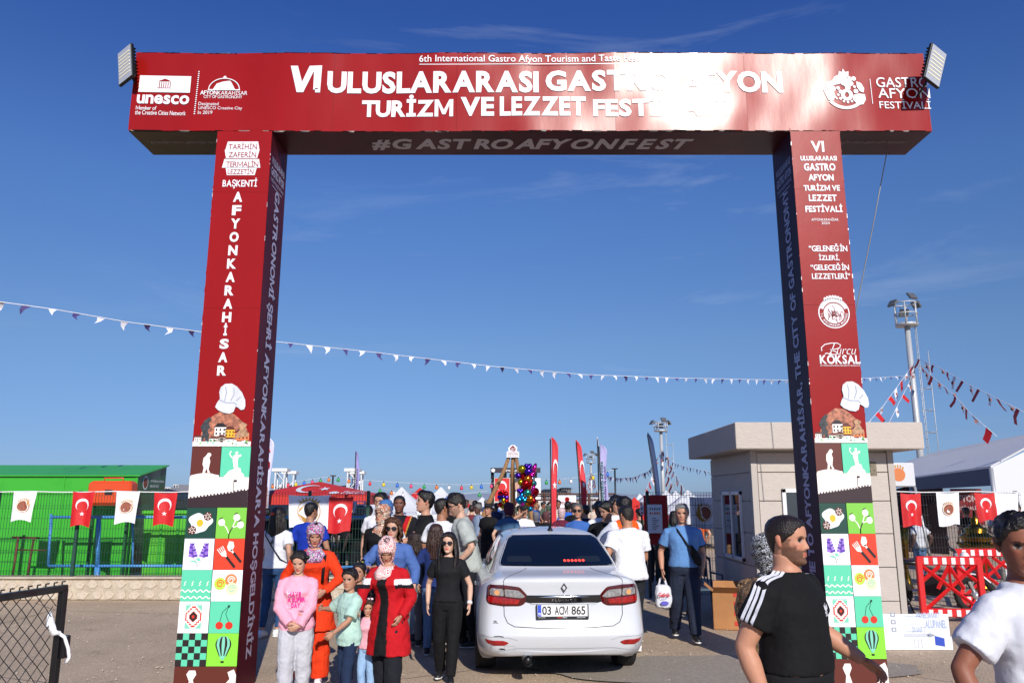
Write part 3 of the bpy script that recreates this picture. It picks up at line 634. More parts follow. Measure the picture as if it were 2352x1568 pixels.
for k, ch in enumerate('T.C. AFYONKARAHİSAR BELEDİYESİ'):
    if ch == ' ': continue
    a = R(180 + 4 + 172 * k / 29); vs, fs, lo, hi = text2d(ch, .02); s_ = .16 * r_; uu = (c_[0] + .80 * r_ * math.cos(a), c_[1] + .80 * r_ * math.sin(a)); rot = a + math.pi / 2
    out_ = [p.pt(uu[0] + s_ * ((x - (lo[0] + hi[0]) / 2) * math.cos(rot) - (y - .35) * math.sin(rot)), uu[1] + s_ * ((x - (lo[0] + hi[0]) / 2) * math.sin(rot) + (y - .35) * math.cos(rot)), 0) for x, y in vs]; p.mb.add(out_, fs, WPRINT)
p.build('municipal_seal', crr)
# inner faces
yn = GY + .003
sL = Print((LX1, 0, 0), (0, 1, 0), (0, 0, 1), .001, .003)      # faces +x
sR = Print((RX0, 0, 0), (0, -1, 0), (0, 0, 1), .001, .003)     # faces -x
zL = lambda py: zat(py, GY + .3)
sL.text("GASTRONOMİ ŞEHRİ AFYONKARAHİSAR'A HOŞGELDİNİZ", GY + .19, zL(1512), GY + .45, zL(442), WSHADE_L, 0, .035, 0, 1.08, rot=-90); sL.build('lettering', cl)
sR.text("WELCOME TO AFYONKARAHİSAR, THE CITY OF GASTRONOMY", -(GY + .42), zL(1475), -(GY + .17), zL(437), WSHADE_R, 0, .035, 0, 1.08, rot=90); sR.build('lettering', crr)
for s_, c_col, a, b, m_ in ((Print((LX1, 0, 0), (0, 1, 0), (0, 0, 1), .001, .003), cl, GY + .06, GY + .52, WSHADE_L), (Print((RX0, 0, 0), (0, -1, 0), (0, 0, 1), .001, .003), crr, -(GY + .52), -(GY + .06), WSHADE_R)):
    z0 = zL(395); s_.text('VI ULUSLARARASI', a, z0, b, z0 + .085, m_, 0, .02); s_.text('GASTRO AFYON', a, z0 - .13, b, z0 - .03, m_, 0, .03); s_.text('TURİZM VE LEZZET FESTİVALİ', a, z0 - .2, b, z0 - .15, m_, 0, .01); s_.rect(a + .05, z0 - .245, b - .05, z0 - .235, m_); s_.build('lettering', c_col)

# floodlights on the beam ends
def floodlight(name, label, loc, rot, on_side):
    t = thing(name, label, 'floodlight', loc); Mr = Euler(rot).to_matrix()
    hou = mat('lamp_housing', '1c1e20', .4, metal=.4); gl = mat('lamp_glass', 'cfd0d2', .12, metal=.3, coat=1); led = mat('lamp_led', 'efeacb', .3)
    b = MB().box((0, 0, 0), (.27, .035, .43), hou, None, .012); 
    for k in range(9): b.box((0, .028, -.16 + k * .04), (.27, .025, .008), hou)
    b.v = [tuple(Mr @ Vector(p)) for p in b.v]; b.build('housing', t)
    g = MB().box((0, -.019, 0), (.24, .006, .40), gl); g.v = [tuple(Mr @ Vector(p)) for p in g.v]; g.build('glass', t)
    for k in range(7):
        l_ = MB().box((0, -.0235, -.13 + k * .043), (.20, .004, .012), led); l_.v = [tuple(Mr @ Vector(p)) for p in l_.v]; l_.build('led_strip', t)
    br = MB().tube([Mr @ Vector((0, .03, -.05)), Vector((on_side * .06, .12, -.16)), Vector((on_side * .12, .2, -.26))], .012, 6, hou); br.build('bracket', t)
pL = P(290, 150, GY - .12); floodlight('floodlight', 'tilted floodlight catching the sun on the left end of the red beam', pL, (R(2), R(-10), R(-34)), 1)
pR = P(2146, 152, GY - .28); floodlight('floodlight', 'floodlight with glowing rows behind glass on the right end of the red beam', pR, (R(10), R(14), R(30)), -1)
a = P(2037, 350, GY + .5); b = Vector((a.x - .2, GY + 5.6, .1)); b = P(1975, 668, 9.2)
d = (b - a); cbl = MB().tube([a, a + d * .5 + Vector((0, 0, -.02)), b, a + d * 2.05], .006, 5, mat('steel_cable', '9a9890', .5)).build('guy_cable'); tagged(cbl, 'thin steel guy cable hanging from the right end of the gate beam', 'cable')
# ================================================================== helpers for curved patches
def proj_fill(mb, pts, ray, bvh, off, m, nr=5, edge=0.0, center=None, col=None):
    """fill a star-shaped 2-D outline with concentric rings laid on the surface hit by ray(u,v)"""
    cx = center or (sum(p[0] for p in pts) / len(pts), sum(p[1] for p in pts) / len(pts)); n = len(pts); vs = []
    def hit(u, v, o):
        org, d = ray(u, v); h = bvh.ray_cast(Vector(org), Vector(d).normalized())
        if h[0] is None: return None
        nn = h[1] if h[1].dot(Vector(d)) < 0 else -h[1]
        return h[0] + nn * o
    last = None
    for k in range(nr + 1):
        f = k / nr
        for u, v in pts:
            o = off + (edge if f < 1 else -edge * 0) * (1 - f ** 4)
            q = hit(cx[0] + (u - cx[0]) * f, cx[1] + (v - cx[1]) * f, o) or last
            if q is None: q = Vector(ray(u, v)[0])
            last = q; vs.append(q)
    fs = []
    for k in range(nr):
        for i in range(n):
            j = (i + 1) % n
            if k == 0: fs.append((i, n + i, n + j))
            else: fs.append((k * n + i, (k + 1) * n + i, (k + 1) * n + j, k * n + j))
    # orient towards the ray origin
    d = Vector(ray(*cx)[1]); s_ = Vector((0, 0, 0))
    for f in fs:
        a, b, c = vs[f[0]], vs[f[1]], vs[f[2]]; s_ += (b - a).cross(c - a)
    if s_.dot(d) > 0: fs = [tuple(reversed(f)) for f in fs]
    mb.add(vs, fs, m, True, col)
def ribbon(mb, pts, ray, bvh, wd, off, m, n=3):
    """thin strip following the surface along a 2-D polyline"""
    P2 = []
    for i in range(len(pts) - 1):
        for k in range(n): t = k / n; P2.append((pts[i][0] * (1 - t) + pts[i + 1][0] * t, pts[i][1] * (1 - t) + pts[i + 1][1] * t))
    P2.append(pts[-1]); H = []
    for u, v in P2:
        org, d = ray(u, v); h = bvh.ray_cast(Vector(org), Vector(d).normalized())
        if h[0] is None: continue
        nn = h[1] if h[1].dot(Vector(d)) < 0 else -h[1]; H.append((h[0] + nn * off, nn))
    vs = []
    for i, (p, nn) in enumerate(H):
        t = H[min(i + 1, len(H) - 1)][0] - H[max(i - 1, 0)][0]; s_ = t.cross(nn)
        if s_.length < 1e-6: s_ = Vector((1, 0, 0))
        s_.normalize(); vs += [p - s_ * wd / 2, p + s_ * wd / 2]
    mb.add(vs, [(2 * i, 2 * i + 1, 2 * i + 3, 2 * i + 2) for i in range(len(H) - 1)], m, True)
def smooth_poly(pts, k=4):
    n = len(pts); out_ = []
    for i in range(n):
        p0, p1, p2, p3 = pts[i - 1], pts[i], pts[(i + 1) % n], pts[(i + 2) % n]
        for j in range(k):
            t = j / k
            out_.append(tuple(.5 * ((2 * p1[a]) + (-p0[a] + p2[a]) * t + (2 * p0[a] - 5 * p1[a] + 4 * p2[a] - p3[a]) * t * t + (-p0[a] + 3 * p1[a] - 3 * p2[a] + p3[a]) * t ** 3) for a in (0, 1)))
    return out_
def rounded(pts, r, k=4):
    out_ = []; n = len(pts)
    for i in range(n):
        p = Vector(pts[i]); a = Vector(pts[i - 1]) - p; b = Vector(pts[(i + 1) % n]) - p; ra = min(r, a.length * .45, b.length * .45)
        A = p + a.normalized() * ra; B = p + b.normalized() * ra
        for j in range(k + 1): t = j / k; out_.append(tuple(A * (1 - t) ** 2 + p * 2 * t * (1 - t) + B * t * t))
    return out_
def densify(pts, d):
    o = []; n = len(pts)
    for i in range(n):
        a, b = pts[i], pts[(i + 1) % n]; k = max(1, int(math.hypot(b[0] - a[0], b[1] - a[1]) / d))
        o += [(a[0] + (b[0] - a[0]) * j / k, a[1] + (b[1] - a[1]) * j / k) for j in range(k)]
    return o
def modded(mb, mods, name='m'):
    o = bpy.data.objects.new('tmp', mb.mesh(name) if isinstance(mb, MB) else mb); COL.objects.link(o)
    for t_, kw in mods:
        md = o.modifiers.new(t_, t_)
        for k, v in kw.items(): setattr(md, k, v)
    dg = bpy.context.evaluated_depsgraph_get(); me = bpy.data.meshes.new_from_object(o.evaluated_get(dg)); old = o.data
    bpy.data.objects.remove(o); bpy.data.meshes.remove(old); return me
def bvh_of(me): return BVHTree.FromPolygons([v.co.copy() for v in me.vertices], [tuple(p.vertices) for p in me.polygons])

# ================================================================== white saloon car, seen from behind
def make_car():
    paint = mat('white_car_paint', 'c6c9ce', .32, coat=.7, spec=.5, dirt=('c9c2b4', .12, 3.0)); glass = mat('tinted_glass', '0a0e12', .04, spec=.8, coat=1)
    trim = mat('black_trim', '17181a', .35); seam = mat('panel_gap', '1c1e22', .7); chrome = mat('chrome', 'd0d4d8', .12, metal=1); rub = mat('tyre_rubber', '1c1b1b', .85, bump=.3, bump_scale=90)
    car = thing('parked_car', 'white four-door saloon car with tinted rear window driving in through the gate', 'car', (0, 0, 0))
    T = [  # zr zs zf  w  yr  yf  cx  cy  bow
        (.265, .21, .20, .50, .22, 4.40, .20, .50, .02), (.262, .19, .20, .80, .14, 4.50, .30, .62, .04), (.285, .21, .24, .858, .075, 4.56, .26, .58, .07), (.36, .30, .36, .885, .030, 4.60, .20, .46, .10),
        (.452, .42, .45, .900, .004, 4.62, .17, .42, .11), (.478, .46, .50, .902, -.002, 4.62, .17, .42, .11), (.505, .52, .54, .903, .022, 4.60, .17, .42, .11), (.60, .60, .60, .905, .052, 4.58, .17, .44, .12), (.70, .70, .66, .905, .068, 4.55, .18, .46, .12),
        (.80, .79, .72, .897, .078, 4.50, .18, .48, .12), (.90, .87, .77, .880, .074, 4.42, .18, .50, .12), (.985, .925, .81, .858, .052, 4.32, .18, .52, .11), (1.022, .945, .84, .840, .058, 4.2, .19, .54, .11),
        (1.038, .965, .88, .820, .12, 3.98, .19, .50, .10), (1.052, .98, .93, .795, .27, 3.72, .18, .46, .09), (1.070, .99, .97, .770, .43, 3.56, .16, .42, .09), (1.085, 1.0, 1.0, .752, .53, 3.44, .13, .40, .09),
        (1.20, 1.13, 1.14, .702, .72, 3.12, .12, .36, .09), (1.31, 1.26, 1.27, .645, .90, 2.82, .11, .32, .09), (1.40, 1.365, 1.37, .585, 1.07, 2.55, .11, .28, .08), (1.436, 1.41, 1.415, .53, 1.20, 2.42, .11, .26, .07),
        (1.462, 1.448, 1.45, .42, 1.40, 2.25, .10, .22, .05), (1.474, 1.468, 1.468, .24, 1.60, 2.1, .08, .14, .02), (1.478, 1.476, 1.476, .06, 1.78, 1.95, .02, .05, .0)]
    NR, NC, NS, NF = 9, 6, 34, 5; rows = []
    for (zr, zs, zf, w_, yr, yf, cx, cy, bow) in T:
        pts = []
        for i in range(NR): u_ = i / NR; x = u_ * (w_ - cx); pts.append((x, yr + bow * (x / w_) ** 2, zr + (zs - zr) * .25 * (x / w_) ** 2))
        yb = yr + bow * ((w_ - cx) / w_) ** 2
        for i in range(NC + 1):
            a = math.pi / 2 * i / NC; f = i / NC; z = zr + (zs - zr) * (.25 * ((w_ - cx) / w_) ** 2 * (1 - f) + f * f * (3 - 2 * f))
            pts.append((w_ - cx + cx * math.sin(a), yb + cy * (1 - math.cos(a)), z))
        ya, ye = yb + cy, yf - .55 * (yf - yr) / 4.6
        for i in range(1, NS): f = i / NS; y = ya + (ye - ya) * f; pts.append((w_ * (1 - .02 * max(0, (f - .5) * 2) ** 2), y, zs))
        wf = w_ * .98
        for i in range(NC + 1):
            a = math.pi / 2 * i / NC; f = i / NC; pts.append((wf - .3 * w_ * (1 - math.cos(a)), ye + (yf - .06 - ye) * math.sin(a), zs + (zf - zs) * f))
        for i in range(1, NF + 1): f = i / NF; x = (wf - .3 * w_) * (1 - f); pts.append((x, yf - .06 + .06 * f, zf))
        rows.append(pts)
    n = len(rows[0]); full = [[(x, y, z) for x, y, z in r_] + [(-x, y, z) for x, y, z in reversed(r_[1:-1])] for r_ in rows]; nn = len(full[0]); vs = [p for r_ in full for p in r_]
    fs = [(i * nn + (j + 1) % nn, i * nn + j, (i + 1) * nn + j, (i + 1) * nn + (j + 1) % nn) for i in range(len(rows) - 1) for j in range(nn)]
    fs.append(tuple(reversed(range((len(rows) - 1) * nn, len(rows) * nn)))) ; WC = [(1.0, .32), (3.70, .32)]
    V = [list(p) for p in vs]; keep = []; orig = [tuple(p) for p in vs]
    for i, p in enumerate(V):
        if abs(p[0]) > .55 and p[2] < .85:
            for wy, wz in WC:
                d = math.hypot(p[1] - wy, p[2] - wz)
                if d < .40:
                    a = math.atan2(p[2] - wz, p[1] - wy); p[1] = wy + .385 * math.cos(a); p[2] = wz + .385 * math.sin(a)
    for f in fs:
        c = [sum(orig[i][a] for i in f) / len(f) for a in range(3)]
        if len(f) == 4 and abs(c[0]) > .6 and c[2] < .8 and any(math.hypot(c[1] - wy, c[2] - wz) < .34 for wy, wz in WC): continue
        keep.append(tuple(reversed(f)))
    mb = MB(); mb.add(V, keep, paint, True); me = modded(mb, [('SUBSURF', dict(levels=1, render_levels=1))]); body = link('body', me, car)
    ub = MB().box2((-.60, .45, .25), (.60, 4.3, .34), trim); ub.box2((-.80, .62, .25), (.80, 1.38, .86), trim); ub.box2((-.80, 3.32, .25), (.80, 4.08, .74), trim); ub.build('underbody', car)
    bv = bvh_of(me)
    rear = lambda x, z: ((1.25 * math.sin(math.atan(x / 1.15)) * 3, 1.15 - 1.25 * math.cos(math.atan(x / 1.15)) * 3, z), (-math.sin(math.atan(x / 1.15)), math.cos(math.atan(x / 1.15)), 0))
    flat = lambda x, z: ((x, -2, z), (0, 1, 0)); down = lambda x, y: ((x, y, 3), (0, 0, -1))
    sideL = lambda y, z: ((-3, y, z), (1, 0, 0)); sideR = lambda y, z: ((3, y, z), (-1, 0, 0))
    # rear window with a black border
    for nm, s_, off, m in (('window_seal', 1.0, .002, trim), ('rear_window', .975, .005, glass)):
        c = (0, 1.245); o_ = [(-.655, 1.10), (.655, 1.10), (.635, 1.16), (.535, 1.375), (.48, 1.402), (0, 1.412), (-.48, 1.402), (-.535, 1.375), (-.635, 1.16)]
        o_ = [(c[0] + (a - c[0]) * s_, c[1] + (b - c[1]) * (s_ - (.02 if s_ < 1 else 0))) for a, b in o_]; q = MB(); proj_fill(q, densify(rounded(o_, .05), .06), flat, bv, off, m, 7); q.build(nm, car)
    gl2 = mat('glass_printing', '7e868c', .4); head = mat('seat_fabric', '15171a', .8)
    for cx_ in (-.42, .36): q = MB(); proj_fill(q, rounded([(cx_ - .14, 1.135), (cx_ + .14, 1.135), (cx_ + .13, 1.19), (cx_ - .13, 1.19)], .03), flat, bv, .0065, mat('head_restraint_seen', '1d2226', .3, coat=1), 2); q.build('head_restraint', car)
    # high brake lamp, six red dots, lit
    q = MB(); 
    for k in range(6): proj_fill(q, [(.085 + k * .042 + .017 * math.cos(R(a)), 1.148 + .012 * math.sin(R(a))) for a in range(0, 360, 40)], flat, bv, .008, mat('brake_lamp_glow', 'ff4a3c', .3, emit=.7), 1)
    q.build('high_brake_lamp', car); o = car
    # tail lamps
    lens_r = mat('tail_lamp_red', '4c0609', .12, coat=1, noise_amt=.35, noise_scale=25); lens_b = mat('tail_lamp_bright', '94110f', .1, coat=1, noise_amt=.5, noise_scale=30); lens_c = mat('tail_lamp_clear', 'b4b8bc', .1, metal=.6, coat=1, noise_amt=.45, noise_scale=34); amb = mat('indicator_amber', 'e0a06a', .15, coat=1)
    for s_ in (-1, 1):
        S = lambda L_: [(s_ * a, b) for a, b in L_]
        q = MB(); proj_fill(q, densify(rounded(S([(.405, .845), (.50, .935), (.70, .955), (.93, .955), (1.01, .93), (1.0, .80), (.93, .765), (.72, .745), (.50, .748), (.44, .775)]), .03), .035), rear, bv, .003, lens_r, 6, .012); tl = q.build('tail_lamp', car)
        q = MB(); proj_fill(q, densify(rounded(S([(.435, .838), (.515, .905), (.69, .918), (.69, .842), (.50, .828)]), .02), .03), rear, bv, .016, lens_c, 4, .003); q.build('clear_lens', tl)
        q = MB(); proj_fill(q, densify(rounded(S([(.705, .918), (.86, .925), (.905, .905), (.90, .855), (.705, .843)]), .02), .03), rear, bv, .016, lens_c, 4, .003)
        proj_fill(q, [(s_ * .79 + .035 * math.cos(R(a)), .882 + .028 * math.sin(R(a))) for a in range(0, 360, 30)], rear, bv, .021, amb, 2); q.build('indicator_lens', tl)
        q = MB(); proj_fill(q, densify(rounded(S([(.50, .812), (.69, .828), (.92, .842), (.95, .80), (.90, .782), (.70, .766), (.53, .768)]), .02), .03), rear, bv, .016, lens_b, 4, .003); q.build('red_lens', tl)
        q = MB(); ribbon(q, S([(.698, .955), (.698, .745)]), rear, bv, .006, .020, seam, 6); q.build('lens_gap', tl)
        q = MB(); proj_fill(q, rounded(S([(.60, .405), (.66, .425), (.86, .43), (.93, .44), (.90, .40), (.80, .375), (.66, .378)]), .02), rear, bv, .004, lens_b, 3, .004); q.build('reflector', car)
        q = MB(); ribbon(q, S([(.50, .43), (.60, .455), (.86, .46), (1.02, .47)]), rear, bv, .006, .003, mat('paint_crease', 'a6abb2', .5), 6); q.build('bumper_crease', car)
        q = MB(); proj_fill(q, [(s_ * .30 + .015 * math.cos(R(a)), .292 + .015 * math.sin(R(a))) for a in range(0, 360, 30)], flat, bv, .003, mat('paint_crease', 'a6abb2', .5), 1); q.build('parking_sensor', car)
        q = MB(); proj_fill(q, [(s_ * .84 + .015 * math.cos(R(a)), .36 + .015 * math.sin(R(a))) for a in range(0, 360, 30)], rear, bv, .003, mat('paint_crease', 'a6abb2', .5), 1); q.build('parking_sensor', car)
        # boot-lid shut lines
        q = MB(); ribbon(q, S([(.655, 1.085), (.675, 1.04)]) + S([(.70, .99), (.70, .74), (.69, .66), (.64, .59), (.55, .555), (.3, .545), (0, .543)]), rear, bv, .007, .0025, seam, 5); q.build('shut_line', car)
        sd = sideL if s_ < 0 else sideR
        for o_ in ([(2.07, 1.0 + .02), (1.98, 1.35), (2.35, 1.36), (2.72, 1.30), (3.18, 1.06), (3.22, 1.02)], [(1.98, 1.02), (1.90, 1.35), (1.52, 1.35), (1.22, 1.25), (.93, 1.08), (.92, 1.03)]):
            q = MB(); proj_fill(q, densify(rounded(o_, .05), .09), sd, bv, .004, glass, 4, .002, center=(sum(p[0] for p in o_) / len(o_), 1.17)); q.build('side_window', car)
        q = MB(); ribbon(q, [(.85, 1.02), (.95, 1.12), (1.25, 1.29), (1.5, 1.372), (2.0, 1.378), (2.5, 1.372), (2.8, 1.31), (3.25, 1.03)], sd, bv, .022, .006, trim, 4); ribbon(q, [(.85, 1.018), (3.3, 1.0)], sd, bv, .014, .008, chrome, 10); q.build('window_frame', car)
        q = MB()
        for L_ in ([(2.02, 1.0), (2.05, .5), (2.05, .3)], [(.98, 1.0), (1.05, .85), (1.35, .6), (1.45, .3)], [(3.15, 1.0), (3.2, .5), (3.15, .3)], [(1.4, .245), (3.3, .245)]): ribbon(q, L_, sd, bv, .007, .003, seam, 5)
        q.build('shut_line', car)
        for yy in (1.28, 2.28):
            h = bv.ray_cast(Vector((s_ * 3, yy, .86)), Vector((-s_, 0, 0)))[0]
            MB().box((h.x + s_ * .02, yy, .86), (.03, .17, .032), chrome, None, .01).build('door_handle', car)
        # mirror
        mm = MB().box((s_ * .93, 2.95, 1.04), (.19, .11, .14), trim, None, .035); mm.box((s_ * .82, 2.96, .995), (.12, .05, .04), trim, None, .01); mo = mm.build('door_mirror', car)
        MB().box((s_ * .93, 2.892, 1.04), (.15, .004, .10), mat('mirror_glass', '5a646e', .03, metal=1), None, .001).build('mirror_glass', mo)
        # wheels
        for wy, wz in WC:
            t = MB(); prof = [(.215, -.10), (.29, -.112), (.312, -.10), (.318, -.06), (.319, 0), (.318, .06), (.312, .10), (.29, .112), (.215, .10)]; k = 44; vs_ = []
            for j in range(k): a = 2 * math.pi * j / k; vs_ += [(s_ * .785 + o_, r_ * math.cos(a), r_ * math.sin(a)) for r_, o_ in prof]
            L_ = len(prof); t.add(vs_, [(j * L_ + i, j * L_ + i + 1, ((j + 1) % k) * L_ + i + 1, ((j + 1) % k) * L_ + i) for j in range(k) for i in range(L_ - 1)], rub, True)
            for gx in (-.05, -.017, .017, .05): t.tube([(s_ * .785 + gx, .3195 * math.cos(R(a)), .3195 * math.sin(R(a))) for a in range(0, 361, 12)], .003, 4, trim)
            wh = t.build('wheel', car); wh.location = (0, wy, wz)
            q = MB()
            for f in range(10):
                a = R(36 * f); q.tube([(s_ * .84, .04 * math.cos(a), .04 * math.sin(a)), (s_ * .852, .12 * math.cos(a + .05), .12 * math.sin(a + .05)), (s_ * .845, .215 * math.cos(a), .215 * math.sin(a))], [.02, .016, .02], 6, mat('alloy', '8f9396', .3, metal=.9))
            q.tube([(s_ * .80, 0, 0), (s_ * .858, 0, 0)], .045, 12, mat('alloy', '8f9396', .3, metal=.9)); q.tube([(s_ * .79, .218 * math.cos(R(a)), .218 * math.sin(R(a))) for a in range(0, 361, 12)], .012, 6, mat('alloy', '8f9396', .3, metal=.9)); q.build('rim', wh)
            # inner disc
            q = MB(); q.add([(s_ * .75, 0, 0)] + [(s_ * .75, .216 * math.cos(R(a)), .216 * math.sin(R(a))) for a in range(0, 360, 15)], [(0, 1 + i, 1 + (i + 1) % 24) for i in range(24)], trim); q.build('brake_disc', wh)
    # garnish strip, badge, name
    q = MB(); proj_fill(q, densify(rounded([(-.41, .855), (.41, .855), (.435, .83), (.41, .79), (.34, .775), (-.34, .775), (-.41, .79), (-.435, .83)], .015), .04), flat, bv, .004, mat('gloss_black', '101214', .08, coat=1), 4, .004); q.build('boot_garnish', car)
    q = MB(); proj_fill(q, [(-.27, .838), (-.15, .846), (0, .85), (.15, .846), (.27, .838), (.15, .831), (0, .829), (-.15, .831)], flat, bv, .014, chrome, 2, .003); proj_fill(q, [(-.34, .779), (.34, .779), (.34, .770), (-.34, .770)], flat, bv, .014, paint, 1); q.build('chrome_trim', car)
    def proj_text(txt, x0, z0, x1, z1, m, off, bold, nm, ray=flat, italic=0):
        vs_, fs_, lo, hi = text2d(txt, bold, italic); q = MB(); o_ = []
        for p in (vs_ - lo) / (hi - lo):
            org, d = ray(x0 + (x1 - x0) * float(p[0]), z0 + (z1 - z0) * float(p[1])); h = bv.ray_cast(Vector(org), Vector(d)); o_.append(h[0] - Vector(d) * off)
        q.add(o_, fs_, m); return q.build(nm, car)
    proj_text('F L U E N C E', -.125, .797, .125, .820, chrome, .012, .014, 'name_badge')
    q = MB(); y0 = bv.ray_cast(Vector((0, -2, .93)), Vector((0, 1, 0)))[0].y
    P_ = lambda L_, y: [(a * .036, y0 + y, .93 + b * .048) for a, b in L_]
    for L_ in ([(0, 1), (.95, 0), (.5, 0), (-.02, .55)], [(-.3, .55), (0, 1), (-.02, .55), (-.5, 0)], [(-.95, 0), (-.3, .55), (-.5, 0), (-.02, -.5)], [(0, 1), (-.95, 0), (-.5, 0), (.05, .6)], [(.95, 0), (0, -1), (-.05, -.6), (.5, 0)], [(-.95, 0), (0, -1), (.02, -.55), (-.5, 0)]):
        q.poly(P_(L_, -.014), chrome)
    q.poly(P_([(0, .56), (-.5, 0), (0, -.56), (.5, 0)], -.008), paint); q.build('diamond_badge', car)
    # number plate
    py = bv.ray_cast(Vector((0, -2, .715)), Vector((0, 1, 0)))[0].y - .018; pm = Matrix.Translation((-.02, py, .705)) @ Matrix.Rotation(R(-4), 4, 'X')
    pl = MB().box((0, 0, -.008), (.545, .014, .142), trim, None, .004).box((0, -.009, .006), (.520, .004, .112), mat('plate_white', 'dfe0e0', .35)); npl = pl.build('number_plate', car); npl.matrix_local = pm
    p_ = Print((0, -.011, .006), (1, 0, 0), (0, 0, 1), .001, .001); p_.rect(-.258, -.054, -.220, .054, mat('plate_blue', '2349c4', .4)); p_.text('TR', -.255, -.045, -.224, -.022, WHITE, 1, .012)
    p_.text('03', -.212, -.042, -.118, .042, BLACK, 0, .02); p_.text('ACM', -.082, -.042, .058, .042, BLACK, 0, .02); p_.text('865', .092, -.042, .238, .042, BLACK, 0, .02)
    p_.text('OTO', -.055, -.073, -.008, -.059, mat('plate_orange', 'e8552a', .4), 0, .012); p_.text('Ford', .0, -.073, .045, -.058, WHITE, 0, 0, .3); p_.text('0272 223 1001', .15, -.072, .235, -.062, WHITE, 0, 0); p_.text('Afyonkarahisar', -.25, -.072, -.18, -.062, WHITE, 0, 0); p_.build('plate_lettering', npl)
    proj_text('elf', -.30, 1.122, -.225, 1.142, gl2, .008, .014, 'window_lettering', italic=.2); q = MB()
    q = MB(); proj_fill(q, rounded([(-.62, .275), (-.52, .335), (.52, .335), (.64, .275)], .03), flat, bv, .006, paint, 3, .003); q.build('lower_valance', car)
    for z_ in (.30,): q = MB(); proj_fill(q, [(-.61 + .05 * math.cos(R(a)), .345 + .03 * math.sin(R(a))) for a in range(0, 360, 90)], flat, bv, .0025, mat('paint_crease', 'a6abb2', .5), 1)
    q = MB(); ribbon(q, [(-.70, .315), (-.5, .352), (.5, .352), (.74, .315)], flat, bv, .006, .003, mat('paint_crease', 'a6abb2', .5), 8); ribbon(q, [(-.62, .30), (-.62, .375), (-.51, .375), (-.51, .30)], flat, bv, .004, .003, mat('paint_crease', 'a6abb2', .5), 4); q.build('bumper_crease', car)
    q = MB()   # scuffs on the bumper corner
    for a, b, l in ((-.80, .60, .02), (-.79, .585, .03), (-.72, .463, .06), (-.70, .342, .04), (-.69, .335, .03)): ribbon(q, [(a - l, b), (a, b + .006), (a + l, b)], rear, bv, .008, .003, seam, 2)
    q.build('scuff_mark', car)
    # exhaust
    q = MB(); q.tube([(-.38, .30, .235), (-.38, .02, .24)], .052, 18, mat('exhaust_steel', '9a9c9e', .3, metal=.7), cap=False); q.tube([(-.38, .026, .24), (-.38, .28, .235)], .040, 18, trim); q.build('exhaust_pipe', car)
    # aerial
    h = bv.ray_cast(Vector((0, 1.32, 3)), Vector((0, 0, -1)))[0]
    q = MB(); q.rings([(h.x, h.y, h.z - .005, .04, .07), (h.x, h.y + .01, h.z + .02, .022, .04), (h.x, h.y + .015, h.z + .05, .012, .016)], 12, trim); q.tube([h + Vector((0, .015, .045)), h + Vector((0, -.03, .13)), h + Vector((0, -.10, .33))], [.007, .004, .0025], 6, trim); q.build('aerial', car)
    return car
car = make_car(); car.name = 'saloon_car'
car.location = (.545, 8.40, 0); car.rotation_euler = (0, 0, R(3.6)); car.scale = (1, 1, 1.025)
# ================================================================== people
SKIN = mat('skin', 'c58f70', .5, vcol=True, sss=.06, noise_amt=.05, noise_scale=60, bump=.12, bump_scale=220, spec=.35)
def lerp_tab(tab, t):
    for i in range(len(tab) - 1):
        if t <= tab[i + 1][0]:
            f = (t - tab[i][0]) / (tab[i + 1][0] - tab[i][0]); f = max(0, f); return [a + (b - a) * f for a, b in zip(tab[i][1:], tab[i + 1][1:])]
    return tab[-1][1:]
HT = [(-1.0, .020, .060, .020), (-.93, .036, .080, .022), (-.8, .049, .087, .040), (-.6, .058, .086, .058), (-.35, .065, .086, .074), (-.1, .070, .086, .088), (.12, .073, .085, .097), (.35, .075, .088, .101), (.58, .071, .083, .097), (.78, .058, .066, .080), (.92, .037, .040, .052), (1.0, .006, .006, .008)]
HT = [(a, b * 1.0, c, d) for a, b, c, d in HT]
def headpt(phi, t, off=0.0, female=0):
    w_, yf, yb = lerp_tab(HT, t); s_, c_ = math.sin(phi), math.cos(phi); e = 2 / 2.25
    if female: w_ *= .95; yf *= .98
    x = w_ * math.copysign(abs(s_) ** e, s_); y = (yf if c_ > 0 else yb) * math.copysign(abs(c_) ** e, c_); z = t * .115
    if c_ > 0 and off < .004:
        ax = abs(x); d = 0
        d += .020 * math.exp(-(x / .0105) ** 2) * (max(0, min(1, (.13 - t) / .36)) if t > -.25 else math.exp(-((t + .25) / .055) ** 2))
        d += .004 * math.exp(-((ax - .014) / .008) ** 2) * math.exp(-((t + .26) / .06) ** 2)
        d -= .011 * math.exp(-((ax - .031) / .016) ** 2) * math.exp(-((t - .05) / .10) ** 2)
        d += .004 * math.exp(-((ax - .028) / .022) ** 2) * math.exp(-((t - .20) / .06) ** 2)
        d += .0065 * math.exp(-(x / .021) ** 2) * (math.exp(-((t + .475) / .03) ** 2) + 1.1 * math.exp(-((t + .565) / .035) ** 2))
        d -= .005 * math.exp(-(x / .03) ** 2) * math.exp(-((t + .70) / .05) ** 2); d += .005 * math.exp(-(x / .02) ** 2) * math.exp(-((t + .86) / .08) ** 2)
        d += .003 * math.exp(-((ax - .045) / .016) ** 2) * math.exp(-((t + .12) / .14) ** 2)
        y += d
    if off:
        l = math.hypot(x, y) or 1; zz = t * .9; k = off / math.sqrt(1 + zz * zz * .7); x += x / l * k; y += y / l * k; z += off * zz
    return Vector((x, y, z))
def phis(n): return [2 * math.pi * i / n - .42 * math.sin(2 * math.pi * i / n) for i in range(n)]
